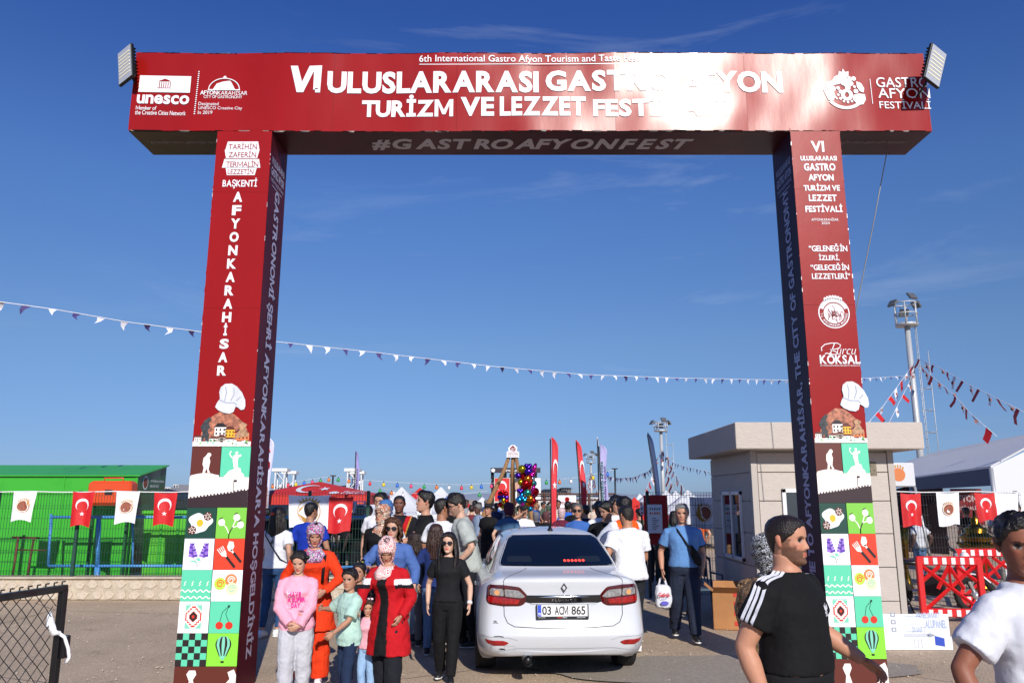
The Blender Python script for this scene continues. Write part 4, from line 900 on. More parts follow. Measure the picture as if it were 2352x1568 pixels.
def head_into(mb, M, c):
    n, k = (60, 44) if c['lod'] == 0 else ((36, 28) if c['lod'] == 1 else (18, 14)); PH = phis(n); T_ = [-1 + 2 * i / k for i in range(k + 1)]; vs = []; cols = []
    sk = np.array(c['skin']); br = np.array(c['brow']); bd = np.array(c['beardc']); fem = c['female']; lip = sk * np.array((.80, .48, .48)) if not fem else np.array(lin('a2463f')) * (sk.mean() / .35 + .3)
    for t in T_:
        for ph in PH:
            p = headpt(ph, t, 0, fem); vs.append(M @ p); ax = abs(p.x); col = sk.copy(); front = math.cos(ph) > 0
            if front:
                col *= 1 + .0 * t; bl = math.exp(-((ax - .045) / .02) ** 2 - ((t + .2) / .18) ** 2); col = col * (1 + np.array((.10, -.06, -.06)) * bl)
                dz = (t - .045) * .115; dx = ax - .032
                if not c['shades']:
                    if (dx / .0155) ** 2 + (dz / .0085) ** 2 < 1: col = np.array((.26, .22, .20)) if (dx / .0078) ** 2 + (dz / .009) ** 2 > 1 else np.array((.02, .012, .008))
                    if (dx / .018) ** 2 + ((dz - .0075) / .0038) ** 2 < 1: col = br * .5
                bz = (t - .20) * .115 + .0035 * ((dx - .002) / .02) ** 2 * 1.2
                if ax > .011 and ax < .052 and abs(bz) < (.0042 if not fem else .0028): col = col * .2 + br * .8
                if ax < .024 and abs((t + .52) * .115) < .0105 * (1 - (ax / .026) ** 2): col = lip
                if ax < .022 and abs((t + .515) * .115) < .0016: col = lip * .4
            a = 0
            if c['beard'] and math.cos(ph) > -.15:
                edge = max(0, min(1, (-.27 - t + (.17 if ax > .05 else 0) + .10 * noise.noise(p * 60)) / .14)) if ax > .028 else max(0, min(1, (-.60 - t) / .06))
                mus = 1 if (ax < .030 and -.46 < t < -.36) or (.022 < ax < .032 and t < -.4) else 0
                a = max(edge, mus) * c['beard'] * (.74 + .08 * noise.noise(p * 90))
                if ax > .066 and t < .1: a = max(a, c['beard'] * .6)
                if ax < .024 and abs((t + .52) * .115) < .010: a *= .1
                col = col * (1 - a) + bd * a
            cols.append(tuple(float(v) for v in col))
    fs = [(i * n + j, i * n + (j + 1) % n, (i + 1) * n + (j + 1) % n, (i + 1) * n + j) for i in range(k) for j in range(n)]; fs = [tuple(reversed(f)) for f in fs]
    fs.append(tuple(range(n))); fs.append(tuple(reversed(range(k * n, k * n + n)))); mb.add(vs, fs, SKIN, True, cols)
    if c['ears']:
        for s_ in (-1, 1):
            pts = [(s_ * .073, -.004, -.030), (s_ * .078, -.010, -.018), (s_ * .082, -.014, .002), (s_ * .083, -.016, .018), (s_ * .077, -.012, .030)]
            mb.tube([M @ Vector(p) for p in pts], [(.003, .006), (.006, .011), (.007, .015), (.007, .014), (.003, .007)], 10, SKIN, True, True, tuple(float(v) for v in sk * np.array((1.0, .82, .80))))
def hairline(ph, kind):
    a = abs(math.degrees((ph + math.pi) % (2 * math.pi) - math.pi))
    tab = [(0, .64), (30, .58), (45, .48), (58, .30), (72, .16), (82, -.02), (92, -.06), (110, -.05), (130, -.45), (180, -.62)]
    if kind in ('long', 'tied'): tab = [(0, .70), (30, .60), (50, .42), (65, .10), (80, -.10), (100, -.25), (180, -.6)]
    for i in range(len(tab) - 1):
        if a <= tab[i + 1][0]: f = (a - tab[i][0]) / (tab[i + 1][0] - tab[i][0]); return tab[i][1] + (tab[i + 1][1] - tab[i][1]) * f
    return tab[-1][1]
def make_hair(c, M, root, hk):
    n, k = (72, 46) if c['lod'] == 0 else ((48, 30) if c['lod'] == 1 else (22, 16)); PH = phis(n); mb = MB(); H = c['hair']; hm = mat('hair_' + H['color'], H['color'], .38, noise_amt=.5, noise_scale=30, stretch=(3, 3, .4) if H['kind'] in ('long', 'tied') else (2, 2, 2), bump=.5, bump_scale=60, spec=.5)
    kind = H['kind']; base = dict(short=.015, buzz=.009, curly=.014, long=.018, tied=.011, quiff=.017, wavy=.026).get(kind, .012); amp = dict(short=.010, buzz=.002, curly=.011, long=.004, tied=.002, quiff=.010, wavy=.012).get(kind, .004); fr = dict(curly=45, wavy=30, quiff=28).get(kind, 22)
    vs = []; ins = []
    for i in range(k + 1):
        t = 1 - 1.75 * i / k
        for ph in PH:
            hl = hairline(ph, kind) + .05 * noise.noise(Vector((math.cos(ph) * 3, math.sin(ph) * 3, 5))) + .05 * noise.noise(Vector((ph * 19, t * 5, 5))); d = t - hl; p0 = headpt(ph, max(t, -1)); q = noise.noise(p0 * fr); q2 = noise.noise(Vector((ph * 14, p0.z * 12, 3)))
            o = (base + amp * q + amp * .6 * q2) * max(0, min(1, (d + .02) / .13)) ** .6 - (.003 if d < 0 else 0)
            if kind == 'quiff' and t > .5 and math.cos(ph) > 0: o += .022 * math.cos(ph) * max(0, t - .45)
            p = headpt(ph, max(-1, t), max(o, -.004) if abs(o) > 1e-5 else .0041); vs.append(M @ p); ins.append(d > -.09)
    fs = []
    for i in range(k):
        for j in range(n):
            f = (i * n + j, (i + 1) * n + j, (i + 1) * n + (j + 1) % n, i * n + (j + 1) % n)
            if sum(ins[a] for a in f) >= 3: fs.append(f)
    fs.append(tuple(reversed(range(n)))); fs = [tuple(f) for f in fs]; mb.add(vs, fs, hm, True)
    if kind in ('long', 'wavy') and H.get('len'):
        rows = 26; cn = 60 if c['lod'] < 2 else 24; vs = []; a0 = H.get('spread', 78); zc = M.translation
        for i in range(rows + 1):
            s_ = i / rows; z = .05 - s_ * H['len']
            for j in range(cn + 1):
                a = R(a0 + (360 - 2 * a0) * j / cn); wv = .012 * math.sin(s_ * 16 + j * .2) * s_ if kind == 'wavy' else 0
                st_ = (.0045 * math.sin(j * 1.9) + .004 * noise.noise(Vector((j * .5, s_ * 3, 1)))) * (1 if c['lod'] < 2 else 0)
                rx = .088 + .030 * min(1, s_ * 2.2) - .03 * max(0, s_ - .6) + st_ + wv; ry = .104 + .02 * min(1, s_ * 2) + st_ + wv
                zz = z - (.05 * noise.noise(Vector((j * .45, 1, 1))) if i == rows else 0); vs.append(Vector((rx * math.sin(a), ry * math.cos(a) - .002 + H.get('fwd', 0) * max(0, s_ - .25) * (1 if abs(math.sin(a)) > .5 else 0), zz)))
        Mh = Matrix.Translation(M.translation) @ Matrix.Rotation(hk['yaw'] * .6, 4, 'Z') @ Matrix.Rotation(hk['lean'] * .7, 4, 'X')
        h2 = MB().add([Mh @ p for p in vs], [(i * (cn + 1) + j, (i + 1) * (cn + 1) + j, (i + 1) * (cn + 1) + j + 1, i * (cn + 1) + j + 1) for i in range(rows) for j in range(cn)], hm, True)
        me = modded(h2, [('SOLIDIFY', dict(thickness=.016, offset=-1))]); link('hair_fall', me, root)
    for b in H.get('buns', []):
        mb.ball(M @ Vector(b[:3]), b[3], hm, 12, 8); mb.tube([M @ Vector((b[0] * .8, b[1], b[2] * .9)), M @ Vector(b[:3])], b[3] * .6, 8, hm)
    if H.get('pony'):
        P_ = [M @ Vector(p) for p in H['pony']]; mb.tube(P_, [.02] + [.03] * (len(P_) - 2) + [.008], 10, hm)
    mb.build('hair', root)
def make_hijab(c, M, root, hk):
    H = c['hijab']; n, k = (80, 44) if c['lod'] == 0 else ((56, 34) if c['lod'] == 1 else (26, 16)); PH = phis(n); m = H['mat']; vs = []; par = []
    p0, t0, t1 = R(52), -.20, .72; ex = H.get('rise', 0)
    for i in range(k + 1):
        t = 1 - 2.0 * i / k
        for ph in PH:
            a = (ph + math.pi) % (2 * math.pi) - math.pi; e = math.hypot(a / p0, (t - t0) / t1); aa, tt = a, t
            if .80 < e < 1.16 and e > 1e-6: aa = a / e; tt = t0 + (t - t0) / e
            o = .016 + ex * max(0, -math.cos(aa)) + .004 * noise.noise(Vector((aa * 2.5, tt * 4, 2))) + .0035 * math.sin(tt * 15 + aa * 3) * (1 if abs(aa) > 1 else .3)
            if .80 < e < 1.16: o = .007
            p = headpt(aa, max(-1, tt), o); vs.append(M @ p); par.append(e < .93)
    dr = [(-.132, .060, .064, .070), (-.150, .066, .060, .076), (-.170, .082, .072, .086), (-.20, .108, .088, .098), (-.235, .135, .112, .110), (-.27, .150, .128, .118)]
    if H.get('long'): dr += [(-.32, .165, .140, .13), (-.38, .17, .145, .135)]
    Mn = Matrix.Translation(M.translation) @ Matrix.Rotation(hk['yaw'] * .5, 4, 'Z') @ Matrix.Rotation(hk['lean'] * .8, 4, 'X')
    for i, (z, rx, yf, yb) in enumerate(dr):
        for ph in PH:
            f = .007 * math.sin(ph * 6 + i * .9) * min(1, i / 2) + .006 * noise.noise(Vector((ph * 2, z * 20, 7))); c_, s_ = math.cos(ph), math.sin(ph)
            vs.append((Mn if i > 1 else M) @ Vector(((rx + f) * s_, (yf if c_ > 0 else yb) * c_ + f * c_ + (.012 if i > 1 else 0), z + (.0 if i < len(dr) - 1 else -.03 * c_)))); par.append(False)
    K_ = k + len(dr); fs = []
    for i in range(K_):
        for j in range(n):
            f = (i * n + j, (i + 1) * n + j, (i + 1) * n + (j + 1) % n, i * n + (j + 1) % n)
            if not any(par[a] for a in f): fs.append(f)
    fs.append(tuple(reversed(range(n)))); me = modded(MB().add(vs, fs, m, True), [('SOLIDIFY', dict(thickness=.004, offset=-1))]); return link('headscarf', me, root)
def ik(a, target, l1, l2, hint):
    a = Vector(a); b = Vector(target); d = b - a; L_ = d.length; L_ = min(L_, (l1 + l2) * .999); dn = d.normalized(); b = a + dn * L_
    x = (l1 * l1 - l2 * l2 + L_ * L_) / (2 * L_); h = math.sqrt(max(0, l1 * l1 - x * x)); hv = Vector(hint); hv = (hv - dn * hv.dot(dn)).normalized(); return a + dn * x + hv * h, b
def hand_into(mb, elbow, wrist, thumb, side, curl, col, palm=None, sc_=1.0):
    d = (wrist - elbow).normalized()
    if palm: d = Vector(palm).normalized()
    y = Vector(thumb); y = (y - d * y.dot(d)).normalized(); x = d.cross(y) * side; S = sc_
    def W(a, b, c_): return wrist + x * a * S + y * b * S + d * c_ * S
    mb.tube([W(0, 0, -.03), W(0, 0, .0), W(0, .002, .03), W(0, .0, .065), W(0, -.002, .09)], [(.024, .020), (.026, .017), (.038, .0155), (.042, .014), (.038, .011)], 12, SKIN, True, True, col, up=y)
    for i, (b, l, r) in enumerate(((.029, .072, .0088), (.010, .080, .0090), (-.010, .074, .0085), (-.028, .058, .0075))):
        p = W(0, b, .082); cu = curl * (1 + .12 * i); dd = d; pts = [W(0, b, .055), p]; a = 0
        for s_ in (.45, .30, .25):
            a += cu * .6; dd = d * math.cos(a) - x * math.sin(a); p = p + dd * l * s_ * S + y * (b * .06 * S); pts.append(p)
        mb.tube(pts, [r * S * 1.02, r * S * 1.05, r * S, r * .95 * S, r * .6 * S], 8, SKIN, True, True, col)
    a = W(-.004, .026, .012); pts = [a, W(-.012, .046, .038), W(-.018, .054, .066), W(-.024, .052, .090)]
    mb.tube(pts, [.013 * S, .0125 * S, .0105 * S, .007 * S], 8, SKIN, True, True, col)
def tex_clouds(sz):
    k = 'fold_%d' % int(sz * 1000)
    t = bpy.data.textures.get(k)
    if t is None: t = bpy.data.textures.new(k, 'CLOUDS'); t.noise_scale = sz; t.noise_depth = 2
    return t
def setcol(me, fn):
    n = len(me.vertices); co = np.empty(n * 3, 'f'); me.vertices.foreach_get('co', co); co = co.reshape(-1, 3); c = np.ones((n, 4), 'f'); c[:, :3] = fn(co)
    a = me.color_attributes.new('Col', 'FLOAT_COLOR', 'POINT'); a.data.foreach_set('color', c.ravel())
def npc(v, mask, c): v[mask] = lin(c) if isinstance(c, str) else c
FV = mat('fabric_print', 'ffffff', .85, vcol=True, noise_amt=.08, noise_scale=14, bump=.35, bump_scale=16, spec=.25)
def TORSO(c):
    f = c['female']; b = c['bulk']; be = c.get('belly', 0); bu = .03 if f else 0
    T_ = [(0, -.004, .84, .150, .105), (0, -.006, .90, .172 + .008 * f, .122), (0, -.002, .98, .165, .115), (0, 0, 1.06, .148 - .012 * f, .102), (0, .004, 1.13, .142 - .014 * f, .100), (0, .006, 1.22, .152 - .012 * f, .108), (0, .008 + bu * .4, 1.30, .164 - .012 * f, .115 + bu * .5), (0, .0, 1.37, .170 - .012 * f, .105), (0, -.006, 1.415, .140 - .01 * f, .086), (0, -.010, 1.45, .092, .070), (0, -.008, 1.485, .060, .058)]
    return [(x, y + be * .5 * math.exp(-((z - 1.08) / .13) ** 2), z, rx * b + be * .3 * math.exp(-((z - 1.08) / .15) ** 2), ry * b + be * math.exp(-((z - 1.08) / .13) ** 2)) for x, y, z, rx, ry in T_]
def person(label, loc, h, yaw=0, *, group=None, **kw):
    """one person: an Empty on the ground > body, hair or headscarf, clothes, shoes.  1.75 m model space, facing +Y, right hand at +X"""
    c = dict(lod=1, skin=lin('c08a6a'), hair=dict(kind='short', color='16110f'), hijab=None, female=0, bulk=1.0, beard=0, beardc=lin('1d1512'), brow=lin('18110e'), shades=None, ears=True, hat=None,
             lean=0, head=(0, 0), head_s=1.07, rh=(.245, .05, .90), lh=(-.245, .05, .90), rhint=(.5, -1, 0), lhint=(-.5, -1, 0), rf=(.10, 0, .08), lf=(-.10, 0, .08), curl=.35, rthumb=(0, 1, 0), lthumb=(0, 1, 0), rpalm=None, lpalm=None,
             top=dict(m=cloth('8a8a90'), sleeve=.62, hem=.90, infl=.014), bottom=dict(m=cloth('20222a'), infl=.016, cut=1.0), shoes='22201f', limb=1.0, extras=None, toes=(0, 0))
    c.update(kw)
    if isinstance(c['skin'], str): c['skin'] = lin(c['skin'])
    rj = random.Random(int(loc[0] * 1000) + int(loc[1] * 77)); J = lambda v, d: (v[0] + rj.uniform(-.02, .05) * (1 if v[0] > 0 else -1), v[1] + rj.uniform(-.10, .16), v[2] + rj.uniform(.0, .04)) if v == d else v
    c['rh'] = J(c['rh'], (.245, .05, .90)); c['lh'] = J(c['lh'], (-.245, .05, .90)); jy = rj.uniform(-.09, .09)
    if c['rf'] == (.10, 0, .08) and c['lf'] == (-.10, 0, .08): c['rf'] = (.10, jy, .08); c['lf'] = (-.10, -jy, .08)
    mk = sum(c['skin']) / 3; c['skin'] = tuple((v * .84 + mk * .16) * .93 for v in c['skin'])
    if isinstance(c['brow'], str): c['brow'] = lin(c['brow'])
    if isinstance(c['beardc'], str): c['beardc'] = lin(c['beardc'])
    s_ = h / 1.75; root = thing('person', label, 'person', loc, R(yaw), group); root.scale = (s_, s_, s_); lod = c['lod']; vox = (.011, .016, .032)[lod]; skc = tuple(float(v) for v in c['skin'])
    LE = R(c['lean'])
    def B(p):
        p = Vector(p); f = max(0, min(1, (p.z - .95) / .40)); f = f * f * (3 - 2 * f); a = -LE * f; q = p - Vector((0, 0, .95)); return Vector((q.x, q.y * math.cos(a) - q.z * math.sin(a), q.y * math.sin(a) + q.z * math.cos(a) + .95))
    bw = c['bulk']; L_ = c['limb']; sh = {1: B((.172 * bw, -.012, 1.382)), -1: B((-.172 * bw, -.012, 1.382))}; A = {}
    for s2, w_, hn in ((1, c['rh'], c['rhint']), (-1, c['lh'], c['lhint'])): e, w2 = ik(sh[s2], w_, .285, .255, hn); A[s2] = (sh[s2], e, w2)
    G_ = {}
    for s2, f_ in ((1, c['rf']), (-1, c['lf'])): hip = Vector((s2 * .088, 0, .91)); k_, a_ = ik(hip, f_, .42, .415, (s2 * .12, 1, 0)); G_[s2] = (hip, k_, a_)
    hb = B((0, .010, 1.622 + (.01 if c['female'] else 0))); hy, hp = R(c['head'][0]), R(c['head'][1]); hs = 1.0 * c['head_s']
    Mh = Matrix.Translation(hb + (Vector((0, 0, .115 * (hs - 1))))) @ Matrix.Rotation(hy, 4, 'Z') @ Matrix.Rotation(-LE * .35 - hp, 4, 'X') @ Matrix.Scale(hs, 4)
    Mh_ns = Mh
    # --- body: torso, limbs and neck grown into one skin, head and hands run on from it
    tb = MB(); tor = [r_ for r_ in TORSO(c)]
    def torso(mb, infl, z0, z1, m, flare=0, col=None, n=26):
        rg = []; zs = sorted(set([z0, z1] + [r_[2] for r_ in tor if z0 < r_[2] < z1]))
        for z in zs:
            v = None
            for i in range(len(tor) - 1):
                if tor[i][2] <= z <= tor[i + 1][2] or (i == 0 and z < tor[0][2]) or (i == len(tor) - 2 and z > tor[-1][2]):
                    f = (z - tor[i][2]) / (tor[i + 1][2] - tor[i][2]); f = max(0, min(1, f)); v = [a + (b - a) * f for a, b in zip(tor[i], tor[i + 1])]; break
            fl = flare * max(0, (1.05 - z)); inf = infl * (1 if z < 1.4 else .7); rg.append((v[0], v[1], z, v[3] + inf + fl, v[4] + inf + fl))
        o = len(mb.v); mb.rings(rg, n, m, True, True, col, ex=2.3)
        for i in range(o, len(mb.v)): mb.v[i] = tuple(B(mb.v[i]))
    def limb(mb, P_, rad, m, col=None, n=12):
        pts = []; rr = []
        for i in range(len(P_) - 1):
            k = 4
            for j in range(k): f = j / k; pts.append(P_[i].lerp(P_[i + 1], f)); rr.append(rad[i] + (rad[i + 1] - rad[i]) * f)
        pts.append(P_[-1]); rr.append(rad[-1]); mb.tube(pts, rr, n, m, True, True, col)
    torso(tb, -.004, .86, 1.49, SKIN)
    nk = B((0, -.008, 1.44)); ch = Mh @ Vector((0, -.012, -.062)); nr = (.056 if not c['female'] else .047) * (1 + .9 * (bw - 1)); limb(tb, [nk, nk.lerp(ch, .5), ch], [nr * 1.25, nr * .98, nr], SKIN, n=14)
    for s2 in (1, -1):
        a, e, w_ = A[s2]; inn = B((s2 * .085, -.006, 1.412)); m1 = a.lerp(e, .45); m2 = e.lerp(w_, .35); am = L_ * (1 if not c['female'] else .86)
        limb(tb, [inn, a, m1, e, m2, w_], [.045, .055 * am, .050 * am, .040 * am, .043 * am, .027 * am], SKIN)
        hi, k_, an = G_[s2]; limb(tb, [hi + Vector((0, 0, .03)), hi.lerp(k_, .4), k_, k_.lerp(an, .35), an], [.088 * L_, .078 * L_, .056 * L_, .056 * L_, .036 * L_], SKIN)
    mods = [('REMESH', dict(mode='VOXEL', voxel_size=vox, use_smooth_shade=True)), ('SMOOTH', dict(factor=.5, iterations=4))] if lod < 2 else []
    bme = modded(tb, mods) if mods else tb.mesh('body')
    n0 = len(bme.vertices); co = [tuple(v.co) for v in bme.vertices]; fb = [tuple(p.vertices) for p in bme.polygons]; bpy.data.meshes.remove(bme)
    bm_ = MB(); bm_.add(co, fb, SKIN, True, skc); head_into(bm_, Mh, c)
    hsz = (.98 if not c['female'] else .9) * (1.0 if c['head_s'] <= 1.02 else 1.0)
    for s2, th, pa in ((1, c['rthumb'], c['rpalm']), (-1, c['lthumb'], c['lpalm'])):
        cu = c['curl'] if not isinstance(c['curl'], tuple) else c['curl'][0 if s2 == 1 else 1]
        if lod < 2: hand_into(bm_, A[s2][1], A[s2][2], th, s2, cu, skc, pa, hsz)
        else: bm_.ball(A[s2][2] + (A[s2][2] - A[s2][1]).normalized() * .07, (.03, .03, .07), SKIN, 8, 6, skc)
    bm_.build('body', root)
    # --- head covering
    hk = dict(yaw=hy, lean=-LE)
    if c['hijab']: make_hijab(c, Mh, root, hk)
    elif c['hair']: make_hair(c, Mh, root, hk)
    # --- garments
    ctx = dict(root=root, A=A, G=G_, Mh=Mh, B=B, c=c)
    def grow(mb, name, m, sz=.12, amp=.016, fn=None, v_=None, it=4, parent=None):
        if lod < 2:
            mods = [('REMESH', dict(mode='VOXEL', voxel_size=v_ or vox, use_smooth_shade=True)), ('SMOOTH', dict(factor=.5, iterations=it)), ('DISPLACE', dict(texture=tex_clouds(sz), strength=amp, mid_level=.5, texture_coords='LOCAL')), ('DISPLACE', dict(texture=tex_clouds(.035), strength=amp * .14, mid_level=.5, texture_coords='LOCAL'))]
            me = modded(mb, mods)
        else: me = mb.mesh(name)
        me.materials.clear(); me.materials.append(m if fn is None else FV)
        if fn is not None: setcol(me, fn)
        return link(name, me, parent or root), me
    bt = c['bottom']
    if bt:
        q = MB(); cut = bt.get('cut', 1.0); inf = bt.get('infl', .016); torso(q, inf * .6, .84, bt.get('top', 1.0), None)
        if bt.get('skirt'):
            z0 = bt['skirt']; yy = (c['rf'][1] + c['lf'][1]) / 2; q = MB(); ww = bt.get('wide', .26); q.rings([(0, yy, z0, ww, ww * .85), (0, yy * .6, z0 + .3, ww * .86, ww * .72), (0, 0, .84, .19, .145), (0, 0, .98, .17, .12), (0, 0, 1.04, .15, .105)], 28, None)
        else:
            for s2 in (1, -1):
                hi, k_, an = G_[s2]; an2 = k_.lerp(an, 1 - bt.get('short', 0)); wl = bt.get('flare', 0)
                limb(q, [hi + Vector((0, 0, .03)), hi.lerp(k_, .4), k_, k_.lerp(an2, .5), an2], [(.092 + inf) * L_, (.080 + inf) * cut * L_, (.060 + inf) * cut * L_, (.054 + inf + wl * .5) * cut * L_, (.044 + inf * .8 + wl) * cut * L_], None)
        ctx['bottom'] = grow(q, bt.get('name', 'trousers'), bt['m'], .10, bt.get('amp', .018), bt.get('fn'))
    tp = c['top']
    if tp:
        q = MB(); inf = tp.get('infl', .014); torso(q, inf, tp.get('hem', .90), tp.get('neck', 1.475), None, tp.get('flare', .03))
        if tp.get('coat'):
            zb = tp['coat']; q.rings([(0, -.0, zb, .27, .22), (0, -.0, .75, .24, .20), (0, 0, .92, .205, .165), (0, 0, 1.0, .165, .12)], 28, None)
        for s2 in (1, -1):
            a, e, w_ = A[s2]; inn = B((s2 * .075, -.006, 1.415)); sl = tp.get('sleeve', .62); loose = tp.get('loose', 1.0); am = L_ * (1 if not c['female'] else .88)
            if sl <= 0: continue
            if sl < 1: P_ = [inn, a, a.lerp(e, sl)]; rd = [.050, (.052 + inf) * am, (.056 + inf * 1.1 + .004 * loose) * am]
            else: P_ = [inn, a, a.lerp(e, .5), e, e.lerp(w_, min(1, sl - 1 + .0) * .97)]; rd = [.050, (.052 + inf) * am, (.048 + inf) * loose * am, (.042 + inf) * loose * am, (.030 + inf * .9) * loose * am]
            limb(q, P_, rd, None, n=14)
        ctx['top'] = grow(q, tp.get('name', 'shirt'), tp['m'], tp.get('fold', .11), tp.get('amp', .020), tp.get('fn'), tp.get('vox'), tp.get('it', 4))
    # --- shoes
    if c['shoes'] and lod < 2:
        sm = mat('shoe_' + c['shoes'], c['shoes'], .5, noise_amt=.1); so = mat('shoe_sole', 'd8d6d2' if c['shoes'] in ('e6e6ea', '1b1b1e') else '2a2625', .7)
        for s2 in (1, -1):
            an = G_[s2][2]; tw = R(c['toes'][0 if s2 == 1 else 1] - 6 * s2); Rz = Matrix.Rotation(tw, 3, 'Z'); f_ = lambda x, y, z: Vector((an.x, an.y, an.z - .08)) + Rz @ Vector((x, y, z)); q = MB()
            q.tube([f_(0, -.085, .045), f_(0, -.06, .05), f_(0, 0, .055), f_(0, .06, .045), f_(0, .12, .034), f_(0, .165, .028)], [(.022, .03), (.036, .045), (.040, .050), (.044, .040), (.043, .030), (.024, .018)], 14, sm, up=Rz @ Vector((1, 0, 0)))
            q.tube([f_(0, -.085, .014), f_(0, -.04, .013), f_(0, .04, .013), f_(0, .12, .013), f_(0, .175, .016)], [(.026, .013), (.038, .014), (.042, .013), (.047, .012), (.022, .010)], 14, so, up=Rz @ Vector((1, 0, 0))); q.tube([f_(0, -.03, .05), f_(0, -.035, .10)], [(.036, .045), (.040, .048)], 12, sm, up=Rz @ Vector((1, 0, 0)))
            if c['shoes'] == 'e6e6ea':
                for k in range(4): q.tube([f_(-.022, .02 + k * .022, .082 - k * .010), f_(.022, .02 + k * .022, .082 - k * .010)], .004, 5, mat('shoe_lace', 'cfcfd4', .7))
            q.build('shoe', root)
    # --- glasses
    if c['shades']:
        clear = c['shades'] == 'clear'; fm = mat('glasses_frame', '141214' , .25); lm = mat('dark_lens', '120c12', .06, coat=1) if not clear else None; q = MB(); r1 = .027 if c['shades'] != 'slim' else .024; r2 = .022 if c['shades'] != 'slim' else .014
        for s2 in (-1, 1):
            ring = [Mh @ Vector((s2 * .034 + r1 * math.cos(R(a)), .096 - .012 * abs(math.cos(R(a))) * (1 if math.cos(R(a)) * s2 > 0 else 0), .004 + r2 * math.sin(R(a)))) for a in range(0, 361, 24)]
            q.tube(ring, .0022, 5, fm)
            if not clear: q.add([Mh @ Vector((s2 * .034, .099, .004))] + ring[:-1], [(0, i + 1, (i + 1) % 15 + 1) for i in range(15)], lm, True)
            q.tube([Mh @ Vector((s2 * .060, .086, .008)), Mh @ Vector((s2 * .078, .03, .008)), Mh @ Vector((s2 * .080, -.02, .002))], .0025, 5, fm)
        q.tube([Mh @ Vector((-.009, .102, .008)), Mh @ Vector((.009, .102, .008))], .0025, 5, fm); q.build('sunglasses' if not clear else 'spectacles', root)
    if c['extras']: c['extras'](ctx)
    return root, ctx
def proj_shapes(ctx, part, items, name, off=.004, back=False):
    """lay flat print (polygons or lettering, in x,z of the wearer) on a garment"""
    me = ctx[part][1]; bv = bvh_of(me); sgn = -1 if back else 1; q = MB()
    def pt(x, z, o):
        h = bv.ray_cast(Vector((x, sgn * 1.5, z)), Vector((0, -sgn, 0)))[0]; return (h if h is not None else Vector((x, sgn * .13, z))) + Vector((0, sgn * (off + o), 0))
    for it in items:
        if it[0] == 'text':
            _, s_, x0, z0, x1, z1, m, b = it[:8]; vs, fs, lo, hi = text2d(s_, b); o_ = []
            for p in (vs - lo) / (hi - lo): o_.append(pt((x1 + (x0 - x1) * (1 - float(p[0]))) if back else (x0 + (x1 - x0) * (1 - float(p[0]))), z0 + (z1 - z0) * float(p[1]), .002))
            q.add(o_, fs, m)
        elif it[0] == 'patch':
            _, pts, m = it[:3]; proj_fill(q, densify(pts, .02), lambda x, z: ((x, sgn * 1.5, z), (0, -sgn, 0)), bv, off, m, 4)
    return q.build(name, ctx['root'])
def strap_path(ctx, pts, wd, m, name, label, cat, thick=.004, group=None):
    """a worn strap: own object in world space"""
    r_ = ctx['root']; bpy.context.view_layer.update(); W_ = r_.matrix_world; q = MB(); P_ = [W_ @ Vector(p) for p in pts]; q.tube(P_, [(wd, thick)] * len(P_), 6, m); return q
def at_feet(px, py_top, Y, h=None):
    """ground spot and height of someone whose head top is seen at (px, py_top) at distance Y"""
    z = zat(py_top, Y); return Vector((xat(px, Y, z), Y, 0)), (h or z)
TEE = dict(sleeve=.62, hem=.90, infl=.016)
def T_(m, **k): d = dict(TEE); d['m'] = m; d.update(k); return d
def B_(m, **k): d = dict(m=m, infl=.016); d.update(k); return d
jeans = cloth('2c4a72', noise_scale=5, noise_amt=.25); blackc = cloth('141417', noise_amt=.2); blackj = cloth('1b1d24'); whitec = cloth('dfe0e6'); navyc = cloth('1c2340')
# --- girl in pink, smiling, hands joined
def pink_x(ctx):
    pk = mat('print_hot_pink', 'e2379b', .6); pl = mat('print_light_pink', 'f2a9cf', .6); gy = mat('print_dark', '4a3a44', .6); wv = WHITE
    I = [('patch', rounded([(-.105, 1.10), (.105, 1.10), (.115, 1.30), (-.105, 1.30)], .03), mat('print_halo', 'eaa6c8', .7))]
    proj_shapes(ctx, 'top', [('text', 'HAVE', -.055, 1.245, .095, 1.305, pk, .055), ('text', 'A SUPER', -.105, 1.18, .105, 1.238, pk, .055), ('text', 'DAY', -.05, 1.115, .06, 1.172, pk, .055), ('text', 'NABE', -.10, 1.07, -.03, 1.09, gy, .01), ('text', 'GOOD', -.09, 1.04, -.03, 1.058, mat('print_gold', 'd8a24a', .6), .02), ('text', 'JUST', .05, 1.095, .09, 1.108, gy, .02)], 'lettering', .011)
    m = mat('print_bear', 'f3e3ea', .6)
    proj_shapes(ctx, 'top', [('patch', [(.085 + .022 * math.cos(R(a)), 1.275 + .022 * math.sin(R(a))) for a in range(0, 360, 30)], m), ('patch', [(.07 + .008 * math.cos(R(a)), 1.295 + .008 * math.sin(R(a))) for a in range(0, 360, 60)], m), ('patch', [(.10 + .008 * math.cos(R(a)), 1.295 + .008 * math.sin(R(a))) for a in range(0, 360, 60)], m)], 'bear_print', .003)
loc, h = at_feet(690, 1268, 7.75)
